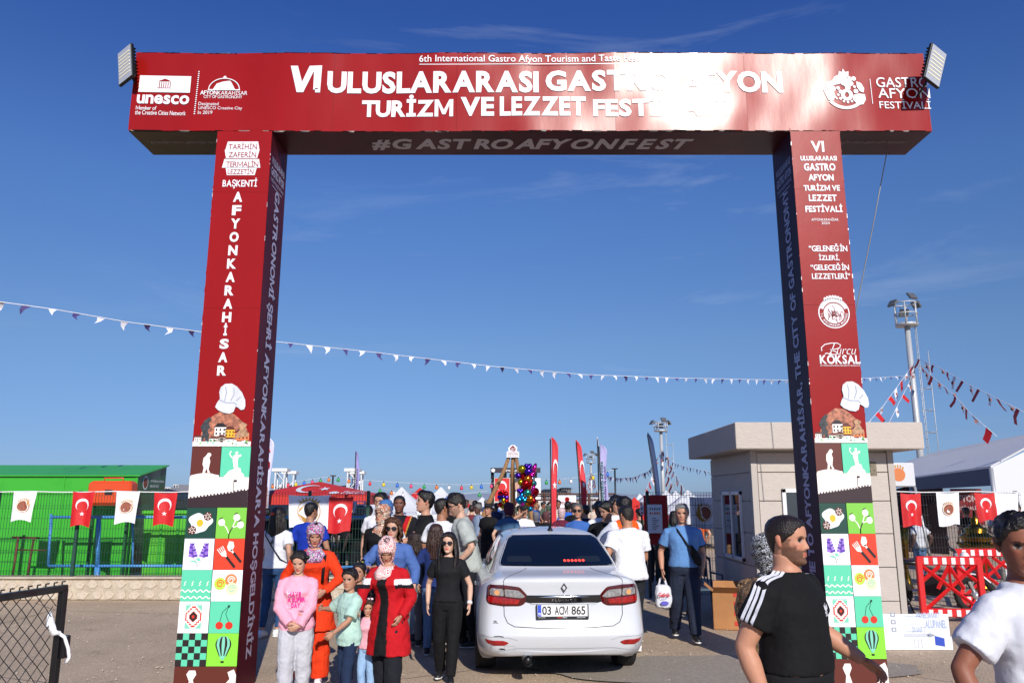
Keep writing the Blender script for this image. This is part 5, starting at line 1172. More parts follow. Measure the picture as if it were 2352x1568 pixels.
person('smiling girl with two hair buns in a pink lettered sweatshirt and pale grey joggers', loc, h, 188, lod=0, female=1, skin='d29b7c', hair=dict(kind='tied', color='17100e', buns=[(.085, -.02, .04, .030), (-.085, -.02, .04, .030)]), head_s=1.12, head=(-8, 22), lean=4,
       rh=(.05, .20, .93), lh=(-.05, .22, .91), rhint=(1, -.2, -.2), lhint=(-1, -.2, -.2), rthumb=(0, .4, 1), lthumb=(0, .4, 1), rpalm=(-.8, .3, -.3), lpalm=(.8, .3, -.3), curl=.6, top=T_(cloth('e8a3b8'), sleeve=2.0, hem=.84, infl=.034, loose=1.15, amp=.03, name='sweatshirt', flare=.08), bottom=B_(cloth('b9bac2', noise_scale=3), infl=.028, cut=1.15, amp=.03), shoes='e6e6ea', extras=pink_x)
# --- woman in orange
scarf1 = mat('patchwork_scarf', 'c84d8a', .7, bump=.3, bump_scale=20)
def pattern_mat(m, scale, cols, cells=True):
    t = m.node_tree; b = t.nodes['Principled BSDF']; tcn = N(t, 'ShaderNodeTexCoord'); v = N(t, 'ShaderNodeTexVoronoi'); v.inputs['Scale'].default_value = scale
    if not cells: v = N(t, 'ShaderNodeTexNoise'); v.inputs['Scale'].default_value = scale; v.inputs['Detail'].default_value = 2; v.inputs['Distortion'].default_value = 2.2
    t.links.new(tcn.outputs['Object'], v.inputs[0]); r = N(t, 'ShaderNodeValToRGB'); r.color_ramp.interpolation = 'CONSTANT'
    for i, c in enumerate(cols):
        e = r.color_ramp.elements[i] if i < 2 else r.color_ramp.elements.new(i / len(cols))
        e.position = (i / len(cols)) if cells else .3 + .4 * i / len(cols); e.color = (*lin(c), 1)
    if cells:
        s_ = N(t, 'ShaderNodeSeparateColor'); t.links.new(v.outputs['Color'], s_.inputs[0]); t.links.new(s_.outputs[0], r.inputs[0])
    else: t.links.new(v.outputs[0], r.inputs[0])
    t.links.new(r.outputs[0], b.inputs['Base Color']); return m
pattern_mat(scarf1, 16, ['c84d8a', '2f7f6c', 'e5e0e4', '6a4aa0', 'd9649c', '3b2d3a', '2e8c7c', 'f0d8e0'], False)
def orange_fn(co):
    c = np.tile(np.array(lin('dd3b16')), (len(co), 1)); return c
loc, h = at_feet(728, 1203, 8.55)
_, cx = person('woman in an orange tunic and orange trousers with a pink and green patterned headscarf', loc, h, 184, lod=0, female=1, bulk=1.05, skin='c98d70', hijab=dict(mat=scarf1), head=(10, 26), lean=6,
       rh=(.34, .12, 1.0), lh=(-.16, .26, 1.02), lhint=(-1, -.3, -.3), curl=.8, lthumb=(0, .3, 1), top=T_(cloth('dd3b16', noise_scale=4), sleeve=2.0, hem=.60, coat=.58, infl=.022, loose=1.05, name='tunic', amp=.03), bottom=B_(cloth('d83a15'), infl=.03, cut=1.25, flare=.02, amp=.03), shoes='e6e6ea')
sx = strap_path(cx, [(-.115, .14, 1.10), (-.125, .165, 1.25), (-.13, .135, 1.38), (-.125, .02, 1.465), (-.12, -.10, 1.42), (-.12, -.16, 1.2)], .016, blackc, '', '', '')
q = sx; W_ = cx['root'].matrix_world; q.rings([(0, -.22, .98, .11, .06), (0, -.235, 1.05, .135, .075), (0, -.235, 1.25, .13, .07), (0, -.21, 1.34, .09, .05)], 20, blackc, M=W_); tagged(q.build('backpack'), 'small black backpack on the shoulders of the woman in orange', 'backpack')
# --- boy in mint T-shirt
def boy_x(ctx):
    d = mat('print_dark', '4a3a44', .6)
    proj_shapes(ctx, 'top', [('patch', [(-.02, 1.02), (.13, 1.02), (.13, 1.26), (-.02, 1.26)], mat('print_sage', 'a9cdbb', .7)), ('text', 'EMPTY STATE', .01, 1.20, .15, 1.222, d, .014), ('text', 'OF MIND', .03, 1.165, .12, 1.185, d, .014), ('text', 'LIFE', .04, 1.12, .08, 1.14, d, .014)], 'lettering')
loc, h = at_feet(806, 1312, 7.6)
_, bx = person('boy in a pale mint printed T-shirt and dark jeans, head turned away', loc, h, 132, lod=0, skin='bb8464', hair=dict(kind='short', color='120e0d'), head_s=1.2, head=(32, 4), limb=.92, bulk=.95,
       rh=(.28, .26, 1.26), rhint=(1, -.4, -.6), lh=(-.10, .30, .98), lhint=(-1, -.4, -.3), curl=.9, lthumb=(0, 0, 1), rthumb=(0, 0, 1), top=T_(cloth('a9c9bd'), hem=.80, infl=.036, sleeve=.85, loose=1.5, amp=.026, flare=.06), bottom=B_(cloth('1d2c48'), infl=.022), shoes='22201f', extras=boy_x)
# --- woman in a red coat with a white and red scarf
sc2 = mat('red_link_scarf', 'ecd6d2', .55, bump=.25, bump_scale=25)
def link_pattern(m):
    t = m.node_tree; b = t.nodes['Principled BSDF']; tcn = N(t, 'ShaderNodeTexCoord'); v = N(t, 'ShaderNodeTexVoronoi'); v.inputs['Scale'].default_value = 24; v.inputs['Randomness'].default_value = .55; t.links.new(tcn.outputs['Object'], v.inputs[0])
    r = N(t, 'ShaderNodeValToRGB'); r.color_ramp.interpolation = 'CONSTANT'
    for i, (p_, c_) in enumerate(((0, 'efdcd8'), (.30, 'b3232a'), (.43, 'efdcd8'), (.62, 'c4474a'), (.70, 'efdcd8'))):
        e = r.color_ramp.elements[i] if i < 2 else r.color_ramp.elements.new(p_)
        e.position = p_; e.color = (*lin(c_), 1)
    t.links.new(v.outputs['Distance'], r.inputs[0]); t.links.new(r.outputs[0], b.inputs['Base Color'])
link_pattern(sc2)
def coat_fn(co):
    c = np.tile(np.array(lin('b3121c')), (len(co), 1)); x, y, z = co[:, 0], co[:, 1], co[:, 2]
    npc(c, (y > .03) & (np.abs(x + .01) < .055 + .05 * np.clip(1.0 - z, 0, .5)) & (z < 1.46), '101013')
    for s2 in (1, -1): npc(c, (x * s2 > .15) & (z > 1.27) & (z < 1.33), 'e8e8ec'); npc(c, (x * s2 > .15) & (z >= 1.225) & (z <= 1.27), '14151c')
    return c
loc, h = at_feet(900, 1240, 7.85)
_, rx_ = person('woman in a long red coat and white scarf with red link pattern', loc, h, 158, lod=0, female=1, bulk=1.12, skin='c08a6a', hijab=dict(mat=sc2, rise=.02), head=(28, 34), lean=8,
       rh=(.14, .44, 1.04), rhint=(1, -.5, -.4), lh=(-.20, .10, .92), rthumb=(0, 0, 1), curl=.5, top=T_(None, sleeve=2.0, hem=.60, coat=.50, infl=.026, loose=1.1, fn=coat_fn, name='coat', amp=.032, neck=1.47), bottom=B_(blackj, infl=.03, cut=1.2), shoes='22201f')
# --- small girl in black, and toddler in pink, between the boy and the red coat
loc, h = at_feet(826, 1298, 8.45)
person('small girl with a yellow hair tie behind the boy in mint', loc, h, 200, lod=1, female=1, skin='b98263', hair=dict(kind='tied', color='140f0d', pony=[(0, -.09, .09), (.0, -.13, .12), (.03, -.15, .05), (.05, -.14, -.05)]), head_s=1.2, head=(-30, 6), limb=.9, top=T_(blackc, sleeve=.7, infl=.02), bottom=B_(blackj), extras=lambda c_: MB().ball(c_['Mh'] @ Vector((0, -.10, .10)), (.024, .024, .018), mat('hair_tie_yellow', 'd8e02a', .6), 10, 6).build('hair_tie', c_['root']))
loc, h = at_feet(848, 1382, 7.95)
person('toddler in a pink T-shirt with a pink bow, held by the woman in red', loc, h, 165, lod=1, female=1, skin='d0a080', hair=dict(kind='tied', color='3a281c', buns=[(-.03, -.06, .11, .030)]), head_s=1.35, head=(30, 20), limb=1.05, bulk=1.05, lean=4, rh=(.2, .24, 1.12), top=T_(cloth('e6a9b8'), infl=.03, sleeve=.7), bottom=B_(cloth('8fb0d6'), infl=.02), shoes='e6e6ea', extras=lambda c_: MB().ball(c_['Mh'] @ Vector((-.05, .0, .12)), (.035, .012, .022), mat('bow', 'f3d9e6', .5), 10, 6).ball(c_['Mh'] @ Vector((.0, .0, .12)), (.035, .012, .022), mat('bow', 'f3d9e6', .5), 10, 6).build('hair_bow', c_['root']))
# --- woman from behind in a white T-shirt and jeans
loc, h = at_feet(640, 1168, 11.3); h = 1.72
def clip_x(ctx): MB().ball(ctx['Mh'] @ Vector((.0, -.125, .04)), (.03, .012, .02), mat('hair_clip', 'd83a20', .4), 10, 6).build('hair_clip', ctx['root'])
_, wx = person('woman from behind in a white T-shirt, blue jeans and white trainers, long dark hair', loc, h, -12, lod=0, female=1, skin='c69274', hair=dict(kind='long', color='1d1512', len=.42, spread=88), head=(-10, 0), rf=(.07, .04, .08), lf=(-.12, -.06, .08), top=T_(cloth('d8dae2'), hem=.93, infl=.024, loose=1.3), bottom=B_(jeans, infl=.006, cut=.95, short=.12), shoes='e6e6ea', extras=clip_x)
q = strap_path(wx, [(-.14, -.05, 1.455), (-.10, -.145, 1.38), (.02, -.155, 1.22), (.14, -.13, 1.06), (.185, -.02, 1.0)], .008, blackc, '', '', ''); tagged(q.build('bag_strap'), 'thin black crossbody strap over the white T-shirt of the woman seen from behind', 'strap')
loc, h = at_feet(715, 1160, 11.9); h = 1.80
person('man from behind in a royal blue T-shirt by the fence', loc, h, -8, skin='b07a5a', hair=dict(kind='buzz', color='15110f'), head=(-22, 4), bulk=1.05, top=T_(cloth('1433a0'), hem=.86), bottom=B_(blackj))
# --- curly-haired woman in blue, dark sunglasses
loc, h = at_feet(903, 1193, 9.4)
_, cxx = person('older woman with curly brown hair and dark sunglasses in a blue sweater', loc, h, 176, lod=0, female=1, bulk=1.10, skin='cf9c80', hair=dict(kind='wavy', color='4a2c18', len=.20, spread=58), shades='dark', rh=(.22, .22, 1.18), rhint=(1, -.6, -.6), lh=(-.30, .08, .9), top=T_(cloth('4a67a4'), sleeve=1.75, hem=.84, infl=.028, loose=1.12, amp=.03, name='sweater'), bottom=B_(cloth('4c5058')))
bpy.context.view_layer.update(); W_ = cxx['root'].matrix_world; bagm = mat('black_leather', '17161a', .3, coat=.3)
q = MB(); q.rings([(.27, .10, .84, .05, .13), (.27, .10, .90, .065, .15), (.27, .10, 1.04, .05, .14), (.27, .10, 1.06, .03, .12)], 18, bagm, M=W_); q.tube([W_ @ Vector(p) for p in ((.27, .0, 1.05), (.27, .03, 1.22), (.26, .12, 1.24), (.27, .2, 1.05))], .008, 6, bagm); tagged(q.build('handbag'), 'black leather handbag on the arm of the woman in the blue sweater', 'handbag')
# --- group behind left of the car
sc3 = pattern_mat(mat('brown_leaf_scarf', 'a8604a', .7), 14, ['e2d6c8', '7a3226', 'b5603a', 'd8c6b4', '40302c', 'e6dccf'], False)
loc, h = at_feet(880, 1158, 11.2); h = min(h, 1.78)
person('woman in black with glasses and a brown and cream leaf-patterned headscarf', loc, 1.76, 170, female=1, bulk=1.1, skin='c9977a', hijab=dict(mat=sc3), shades='clear', head=(-25, 0), top=T_(blackc, sleeve=2, infl=.03), bottom=B_(blackj))
loc, h = at_feet(876, 1130, 12.2); person('tall man in a white T-shirt half hidden behind two headscarves', loc, 1.94, 172, skin='c49072', hair=dict(kind='short', color='15110f'), shades='clear', head=(-10, 0), top=T_(whitec), bottom=B_(blackj))
loc, h = at_feet(884, 1157, 11.75); person('woman in a plain blue headscarf standing behind the leaf-patterned scarf', Vector((loc.x + .02, loc.y, 0)), 1.82, 175, female=1, skin='c9977a', hijab=dict(mat=cloth('3f6ba4')), top=T_(whitec, sleeve=2), bottom=B_(blackj))
def robe_fn(co):
    c = np.tile(np.array(lin('16151c')), (len(co), 1)); x, y, z = co[:, 0], co[:, 1], co[:, 2]; k = np.abs(x) - (.03 + .30 * (z - 1.05) * (z > 1.05))
    npc(c, (y > .0) & (z > 1.05) & (np.abs(k) < .035), 'b3161f'); npc(c, (y > .0) & (z > 1.05) & (np.abs(k - .036) < .008), 'b8923e'); npc(c, (y > 0) & (np.abs(x) < .12) & (z < 1.10), 'b5131c'); return c
def medal_x(ctx):
    g = mat('medal_gold', 'b9974e', .25, metal=1); B = ctx['B']; bv = bvh_of(ctx['top'][1])
    for z, r_ in ((1.10, .035), (1.02, .026)):
        hh = bv.ray_cast(Vector((0, 1, z)), Vector((0, -1, 0)))[0]; q = MB()
        for k in range(8): a = R(45 * k); q.tube([hh + Vector((0, .012, 0)), hh + Vector((r_ * 1.2 * math.cos(a), .012, r_ * 1.2 * math.sin(a)))], .005, 5, g)
        q.tube([hh + Vector((0, .002, 0)), hh + Vector((0, .014, 0))], r_ * .8, 14, g); q.build('medallion', ctx['root'])
loc, h = at_feet(918, 1137, 12.9); person('man in a black and red ceremonial robe with gold medallions and glasses on his head', loc, 1.90, 182, skin='7d4a36', hair=dict(kind='buzz', color='100c0b'), bulk=1.15, beard=.5, lh=(-.12, .26, 1.02), lhint=(-1, -.4, -.4), top=T_(None, sleeve=1.9, fn=robe_fn, infl=.03, loose=1.5, name='robe', vox=.013), bottom=B_(blackj), extras=medal_x)
loc, h = at_feet(978, 1124, 11.0); person('young man with tousled black hair in a black T-shirt looking left', loc, 1.95, 105, skin='c88f72', hair=dict(kind='quiff', color='100c0c'), rh=(.30, .30, 1.12), lh=(-.05, .42, 1.1), lhint=(-.3, -1, -.4), head=(0, -4), top=T_(blackc, loose=1.3), bottom=B_(jeans))
loc, h = at_feet(1016, 1149, 10.7); person('man from behind in a white T-shirt with slim sunglasses', loc, 1.86, -32, skin='a87050', hair=dict(kind='buzz', color='17110f'), bulk=1.08, shades='slim', head=(-24, 3), top=T_(cloth('dadce4'), loose=1.2), bottom=B_(blackj))
loc, h = at_feet(1045, 1137, 11.6); person('dark-haired man in a black shirt with his back turned, left of the grey T-shirt', loc, 1.93, -30, skin='b27c5e', hair=dict(kind='short', color='120d0c'), bulk=1.15, head=(-20, 2), top=T_(blackc), bottom=B_(blackj))
loc, h = at_feet(1078, 1131, 10.6); person('man with glasses and short beard in a light grey T-shirt leaning over the car', loc, 1.93, 95, skin='cf9e82', hair=dict(kind='short', color='1a1310'), beard=.55, shades='clear', lean=12, head=(6, 20), lh=(-.22, .14, .95), rh=(.2, .26, 1.0), top=T_(cloth('a3a9a6'), hem=.84, infl=.034, sleeve=.85, loose=1.5, amp=.028), bottom=B_(blackj))
loc, h = at_feet(1001, 1207, 10.0); person('girl from behind with long brown hair in a navy T-shirt and jeans', loc, h, -6, female=1, skin='c9977a', hair=dict(kind='long', color='38221a', len=.40, spread=80), top=T_(cloth('1d2e63')), bottom=B_(cloth('5c7ba6')), shoes='1b1b1e', limb=.92)
loc, h = at_feet(952, 1228, 10.6); person('girl from behind with wavy dark brown hair in a grey top', loc, h, 10, female=1, skin='c9977a', hair=dict(kind='wavy', color='2c1c16', len=.34, spread=70), top=T_(cloth('5a5c62')), bottom=B_(cloth('6a6c72')), limb=.92)
# --- woman in black with big sunglasses walking to us
def bk_x(ctx):
    w2 = ctx['A'][-1][2]; e = ctx['A'][-1][1]; d = (w2 - e).normalized(); q = MB(); q.tube([w2 - d * .045, w2 - d * .015], .033, 14, mat('white_watch', 'e4e4e6', .3)); q.build('wristwatch', ctx['root'])
    g = mat('gold_earring', 'd0a550', .2, metal=1); q = MB()
    for s2 in (-1, 1): q.tube([ctx['Mh'] @ Vector((s2 * .078 + .0 * math.cos(R(a)), .0 + .012 * math.cos(R(a)), -.05 + .02 * math.sin(R(a)))) for a in range(0, 361, 40)], .0025, 5, g)
    q.build('earring', ctx['root']); bt = mat('button', '8c8c90', .3); 
loc, h = at_feet(1031, 1226, 8.62)
person('young woman in a black shirt and black trousers with oversized dark sunglasses walking forward', loc, h, 178, lod=0, female=1, bulk=.96, skin='d8a88c', hair=dict(kind='long', color='1a0f0e', len=.38, spread=50, fwd=.05), shades='dark', head=(-6, 0), rh=(.25, .0, .90), lh=(-.28, .10, .91), rf=(.10, -.16, .10), lf=(-.06, .12, .08), top=T_(cloth('18181c'), sleeve=.55, infl=.02, hem=.94, loose=1.4), bottom=B_(cloth('111114'), infl=.018, cut=1.05, top=1.06), shoes='1b1b1e', extras=bk_x)
# --- right of the car
def vest_fn(co):
    c = np.tile(np.array(lin('e85a16')), (len(co), 1)); x, y, z = co[:, 0], co[:, 1], co[:, 2]; npc(c, (np.abs(x) > .155), 'd6d8e2'); npc(c, (np.abs(z - 1.12) < .025) & (np.abs(x) <= .155), 'c9ccd0'); return c
loc, h = at_feet(1433, 1139, 11.0); person('steward in an orange safety vest over a white shirt beside the car', loc, 1.88, 25, skin='a56f50', hair=dict(kind='short', color='120d0c'), rh=(.1, .40, 1.1), lh=(-.35, .30, .95), lhint=(-1, -.6, 0), top=T_(None, sleeve=1.95, fn=vest_fn, infl=.026, loose=1.3, name='vest'), bottom=B_(cloth('2f3238')))
loc, h = at_feet(1443, 1167, 10.15)
person('man from behind in a white T-shirt and black jeans leaning to the car window', loc, 1.77, 14, lod=0, skin='b67b58', hair=dict(kind='buzz', color='1a1310'), bulk=1.16, head=(18, 10), lean=6, lh=(-.30, .12, .93), rh=(.16, .30, 1.0), lf=(-.10, -.02, .08), rf=(.12, .12, .08), top=T_(cloth('dadce3'), hem=.86, infl=.026, loose=1.35, amp=.03), bottom=B_(cloth('20242b', noise_scale=5, noise_amt=.3), infl=.016, cut=1.05), shoes='e6e6ea')
loc, h = at_feet(1401, 1150, 11.6); person('dark-haired woman in a black T-shirt bending her head by the steward', loc, 1.82, 140, female=1, skin='b9886c', hair=dict(kind='tied', color='0f0c0d', buns=[(0, -.12, .05, .045)]), head=(-20, 22), lean=8, top=T_(blackc), bottom=B_(blackj))
loc, h = at_feet(1391, 1158, 12.4); person('bald-headed man in black seen from behind near the purple banner', loc, 1.80, -10, skin='8d6a58', hair=dict(kind='buzz', color='6d6a68'), bulk=1.15, top=T_(blackc), bottom=B_(blackj))
loc, h = at_feet(1414, 1141, 12.8); person('black-haired man looking down behind the steward', loc, 1.9, 200, skin='b9886c', hair=dict(kind='short', color='0f0c0d'), head=(0, 15), top=T_(cloth('cfd2da')), bottom=B_(blackj))
def polo_x(ctx):
    dk = mat('polo_trim', '171a28', .7); q = MB()
    for s2 in (1, -1):
        a, e, _ = ctx['A'][s2]; p0, p1 = a.lerp(e, .60), a.lerp(e, .655); q.tube([p0, p1], [.083, .083], 16, dk)
    q.build('cuff_band', ctx['root']); q = MB(); B = ctx['B']
    for s2 in (1, -1): q.add([B(p) for p in ((s2 * .01, .085, 1.43), (s2 * .06, .07, 1.425), (s2 * .085, .0, 1.475), (s2 * .055, .01, 1.505), (s2 * .02, .07, 1.475))], [(0, 1, 2, 3, 4) if s2 < 0 else (4, 3, 2, 1, 0)], cloth('5b86bb'), True)
    me = modded(q, [('SOLIDIFY', dict(thickness=.006))]); link('collar', me, ctx['root'])
loc, h = at_feet(1566, 1171, 11.0)
_, px_ = person('grey-haired man in a light blue polo shirt and navy joggers carrying a shopping bag', loc, 1.78, 176, lod=0, skin='c48b6b', hair=dict(kind='short', color='6f7072'), brow='2a2422', beard=.25, beardc='3a3230', bulk=1.12, belly=.02, head=(-12, 4), rh=(.30, .04, .90), lh=(-.22, .14, .92), lf=(-.08, .22, .08), rf=(.12, -.24, .12), top=T_(cloth('5b86bb'), hem=.94, infl=.018, sleeve=.66), bottom=B_(cloth('232a3d'), infl=.026, cut=1.12), shoes='1b1b1e', extras=polo_x)
q = strap_path(px_, [(.10, -.02, 1.50), (.075, .125, 1.40), (.0, .165, 1.28), (-.08, .175, 1.15), (-.12, .165, 1.08)], .014, blackc, '', '', ''); W_ = px_['root'].matrix_world
q.tube([W_ @ Vector(p) for p in ((-.06, .19, 1.22), (-.11, .20, 1.12), (-.16, .18, 1.02), (-.18, .16, .97))], [(.03, .02), (.055, .03), (.055, .03), (.025, .02)], 12, cloth('1d1e20')); tagged(q.build('crossbody_bag'), 'black crossbody bag on the chest of the man in the blue polo', 'bag')
bpy.context.view_layer.update(); hw = px_['root'].matrix_world @ (px_['A'][1][2] + Vector((0, .0, -.09)))
q = MB(); bm2 = mat('plastic_bag', 'd3d6de', .35, noise_amt=.06, bump=.6, bump_scale=12)
q.rings([(0, 0, -.40, .09, .06), (0, 0, -.38, .115, .085), (0, 0, -.25, .12, .085), (0, 0, -.14, .10, .06), (0, 0, -.10, .085, .035)], 24, bm2, M=Matrix.Translation(hw)); me = modded(q, [('SUBSURF', dict(levels=2, render_levels=2)), ('DISPLACE', dict(texture=tex_clouds(.06), strength=.03, mid_level=.5, texture_coords='LOCAL'))]); bagr = thing('shopping_bag', 'white plastic shopping bag with red lettering held by the man in blue', 'bag', (0, 0, 0)); link('bag_body', me, bagr)
q = MB()
for s2 in (-1, 1): q.tube([hw + Vector(p) for p in ((s2 * .055, 0, -.12), (s2 * .03, 0, -.03), (0, 0, .0))], [(.018, .003), (.014, .003), (.01, .004)], 6, bm2)
q.build('handle', bagr)
Pb = Print(hw + Vector((-.09, -.105, -.42)), (1, 0, 0), (0, 0, 1), .001, 0); Pb.text('Gelicik', .01, .17, .17, .225, mat('bag_red', 'c22733', .4), 0, .035); Pb.disc(.09, .09, .055, .028, mat('bag_violet', '5a54b8', .4)); Pb.text('peynir', .05, .135, .13, .155, mat('bag_violet', '5a54b8', .4), 0, .01); Pb.build('lettering', bagr)
# --- man in the black striped T-shirt, near the right column
def adi_fn(co):
    c = np.tile(np.array(lin('111113')), (len(co), 1)); return c
a_loc = Vector((xat(1818, 4.25, 1.2), 4.25, 0)); a_h = zat(1187, 4.25)
def adi_x(ctx):
    A = ctx['A']; bv = bvh_of(ctx['top'][1]); q = MB(); wv = cloth('d9dbe4')
    for s2 in (1, -1):
        a, e, _ = A[s2]; end = a.lerp(e, .60); ax = (e - a).normalized(); nk = ctx['B']((s2 * .085, -.005, 1.47)); fw = Vector((0, 1, 0)); fw = (fw - ax * fw.dot(ax)).normalized()
        for k in (-1, 0, 1):
            L_ = []; n = 22
            for i in range(n + 1):
                f = i / n; path = nk.lerp(a + Vector((0, 0, .03)), f / .4) if f < .4 else a.lerp(end, (f - .4) / .6)
                outw = (Vector((0, 0, 1)) if f < .25 else Vector((s2 * .8, 0, .8)).lerp(Vector((s2, 0, .12)), min(1, (f - .25) / .3))).normalized(); p = path + fw * (k * .026 + .004)
                h = bv.ray_cast(p + outw * .3, -outw)
                if h[0] is not None: L_.append((h[0] + outw * .003, outw))
            vs = []
            for p, _o in L_: vs += [p - fw * .0085, p + fw * .0085]
            q.add(vs, [(2 * i, 2 * i + 1, 2 * i + 3, 2 * i + 2) for i in range(len(L_) - 1)], wv, True)
        q.build('sleeve_stripe', ctx['root']); q = MB()
    x0, z0 = -.075, 1.285
    P_ = lambda L_: [(x0 - a * .030, z0 + b * .034) for a, b in L_]
    proj_shapes(ctx, 'top', [('patch', P_([(-.18, .0), (.18, 0), (.22, .5), (.0, 1.25), (-.22, .5)]), wv), ('patch', P_([(-.25, .0), (-.3, .5), (-.62, 1.0), (-.85, .75), (-.7, .3)]), wv), ('patch', P_([(.25, .0), (.3, .5), (.62, 1.0), (.85, .75), (.7, .3)]), wv), ('patch', P_([(-.75, -.06), (.75, -.06), (.68, -.18), (-.68, -.18)]), wv), ('patch', P_([(-.6, -.25), (.6, -.25), (.5, -.37), (-.5, -.37)]), wv), ('text', 'adidas', x0 - .020, z0 - .024, x0 + .020, z0 - .010, wv, .03)], 'trefoil_print', .002)
_, ax_ = person('stocky bearded man in a black T-shirt with white shoulder stripes walking right', a_loc, a_h, -136, lod=0, skin='c98a68', hair=dict(kind='buzz', color='1c1310'), beard=1.0, beardc='2a1c14', bulk=1.24, belly=.03, limb=1.24, head=(6, 2),
       rh=(.255, -.03, .885), rhint=(.4, -1, 0), lh=(-.46, .16, 1.00), lhint=(-.4, -.9, -.6), lf=(-.1, .22, .08), rf=(.1, -.2, .12), curl=(.45, .7), rthumb=(-.2, 1, 0), lthumb=(.3, .6, .3), top=T_(cloth('101012', noise_amt=.15), hem=1.0, infl=.012, sleeve=.60, loose=1.15, amp=.016, flare=.0, vox=.010), bottom=B_(cloth('17181b'), infl=.02), extras=adi_x)
# --- woman in leopard print behind him
leo = pattern_mat(mat('leopard_cloth', 'b98a58', .7), 17, ['17120f', '17120f', 'b98a58', '17120f', 'c29a68', '17120f', 'c8a070', '17120f'], False); scb = pattern_mat(mat('black_white_scarf', '111111', .7), 30, ['0e0e11', '0e0e11', 'b9bcc4', '0e0e11', '16161b', '8e929c'], False)
loc = Vector((xat(1772, 5.35, 1.2), 5.35, 0)); person('woman in a leopard print blouse and black and white headscarf behind the striped man', loc, 1.60, -60, lod=0, female=1, bulk=1.15, skin='b98a70', hijab=dict(mat=scb, long=True, rise=.012), head=(-20, 6), rh=(.30, .0, .87), lh=(-.26, .20, .86), top=T_(leo, sleeve=1.65, infl=.045, loose=1.7, hem=.8, name='blouse'), bottom=B_(cloth('1b1b1e')), curl=.5)
# --- man in white at the right edge
wl = Vector((xat(2374, 3.42, 1.2), 3.42, 0)); person('man with short dark curly hair in a plain white T-shirt at the right edge', wl, zat(1182, 3.42), -156, lod=0, skin='96583c', hair=dict(kind='curly', color='120e0d'), bulk=1.0, limb=1.0, head=(-42, 8), beard=.18, beardc='2a1e1a', rh=(.31, .02, .92), rhint=(1, -.8, 0), top=T_(cloth('cfd1da', noise_scale=4), hem=.84, infl=.022, sleeve=.70, loose=1.45, amp=.028), bottom=B_(cloth('253a5e')))
# ================================================================== flags on the fences
TRRED = mat('flag_red', 'c4161c', .6, bump=.3, bump_scale=10); FLW = mat('flag_white', 'e3e4ea', .6, bump=.3, bump_scale=10); GOLD = mat('seal_gold', 'b98a3a', .5); BROWN = mat('seal_brown', '8a4a35', .6, noise_amt=.5, noise_scale=60)
def flag(label, px0, px1, py0, py1, Y, kind, group=None, skew=0.0, cat='flag', fold=0.0):
    z1 = zat(py0, Y); z0 = zat(py1, Y); x0 = xat(px0, Y, z1); x1 = xat(px1, Y, z1); w_, h_ = x1 - x0, z1 - z0; sd = px0 * .37
    wp = lambda p: (.022 * math.sin((p.x - x0) / w_ * 9 + sd) + .018 * noise.noise(Vector((p.x * 3, p.z * 2.2, sd)))) * min(1, (z1 - p.z) / h_ * 1.6 + .12) + fold * max(0, (z1 - p.z) / h_ - .3)
    def pl(u, v):   # u,v 0..1
        return x0 + w_ * u * (1 - .10 * (1 - v)) + skew * (1 - v) * h_, z0 + h_ * v - .02 * math.sin(u * math.pi) * v + .025 * math.sin(u * 5 + sd) * (1 - v)
    root = thing('flag', label, cat, (0, 0, 0), 0, group); base = FLW if kind in ('seal', 'plain', 'seal_blue') else TRRED; mb = MB(); vs = []; nx, nz_ = 12, 14
    for j in range(nz_ + 1):
        for i in range(nx + 1): u, v = i / nx, j / nz_; a, b = pl(u, v); vs.append((a, Y - wp(Vector((a, Y, b))), b))
    mb.add(vs, [(j * (nx + 1) + i, j * (nx + 1) + i + 1, (j + 1) * (nx + 1) + i + 1, (j + 1) * (nx + 1) + i) for j in range(nz_) for i in range(nx)], base, True); mb.build('cloth', root)
    p = Print((0, Y, 0), (1, 0, 0), (0, 0, 1), .002, .006, wp); Q = lambda L_: [pl(a, b) for a, b in L_]
    if kind == 'tr': p.poly(Q(crescent(.5, .62, .30, .30 * w_ / h_, 18, rot=-90)), WPRINT); p.poly(Q(star(.5, .34, .11, .11 * w_ / h_)), WPRINT)
    elif kind.startswith('seal'):
        r_ = .29; k = w_ / h_; C = lambda r, n=28: [(.5 + r * math.cos(R(360 * i / n)), .50 + r * k * math.sin(R(360 * i / n))) for i in range(n)]
        p.poly(Q(C(r_)), GOLD, 0); p.poly(Q(C(r_ * .93)), base, 1); p.poly(Q(C(r_ * .82)), GOLD, 2); p.poly(Q(C(r_ * .76)), BROWN, 3)
        for i in range(7): a = R(48 + 14 * i); p.poly(Q([(.5 + r_ * 1.0 * math.cos(a - .09), .5 + r_ * k * 1.0 * math.sin(a - .09)), (.5 + r_ * 1.0 * math.cos(a + .09), .5 + r_ * k * math.sin(a + .09)), (.5 + r_ * 1.38 * math.cos(a), .5 + r_ * k * 1.3 * math.sin(a))]), GOLD, 0)
    if kind != 'plain': p.build('emblem', root)
    return root
FG = 'flags hung along the fence'
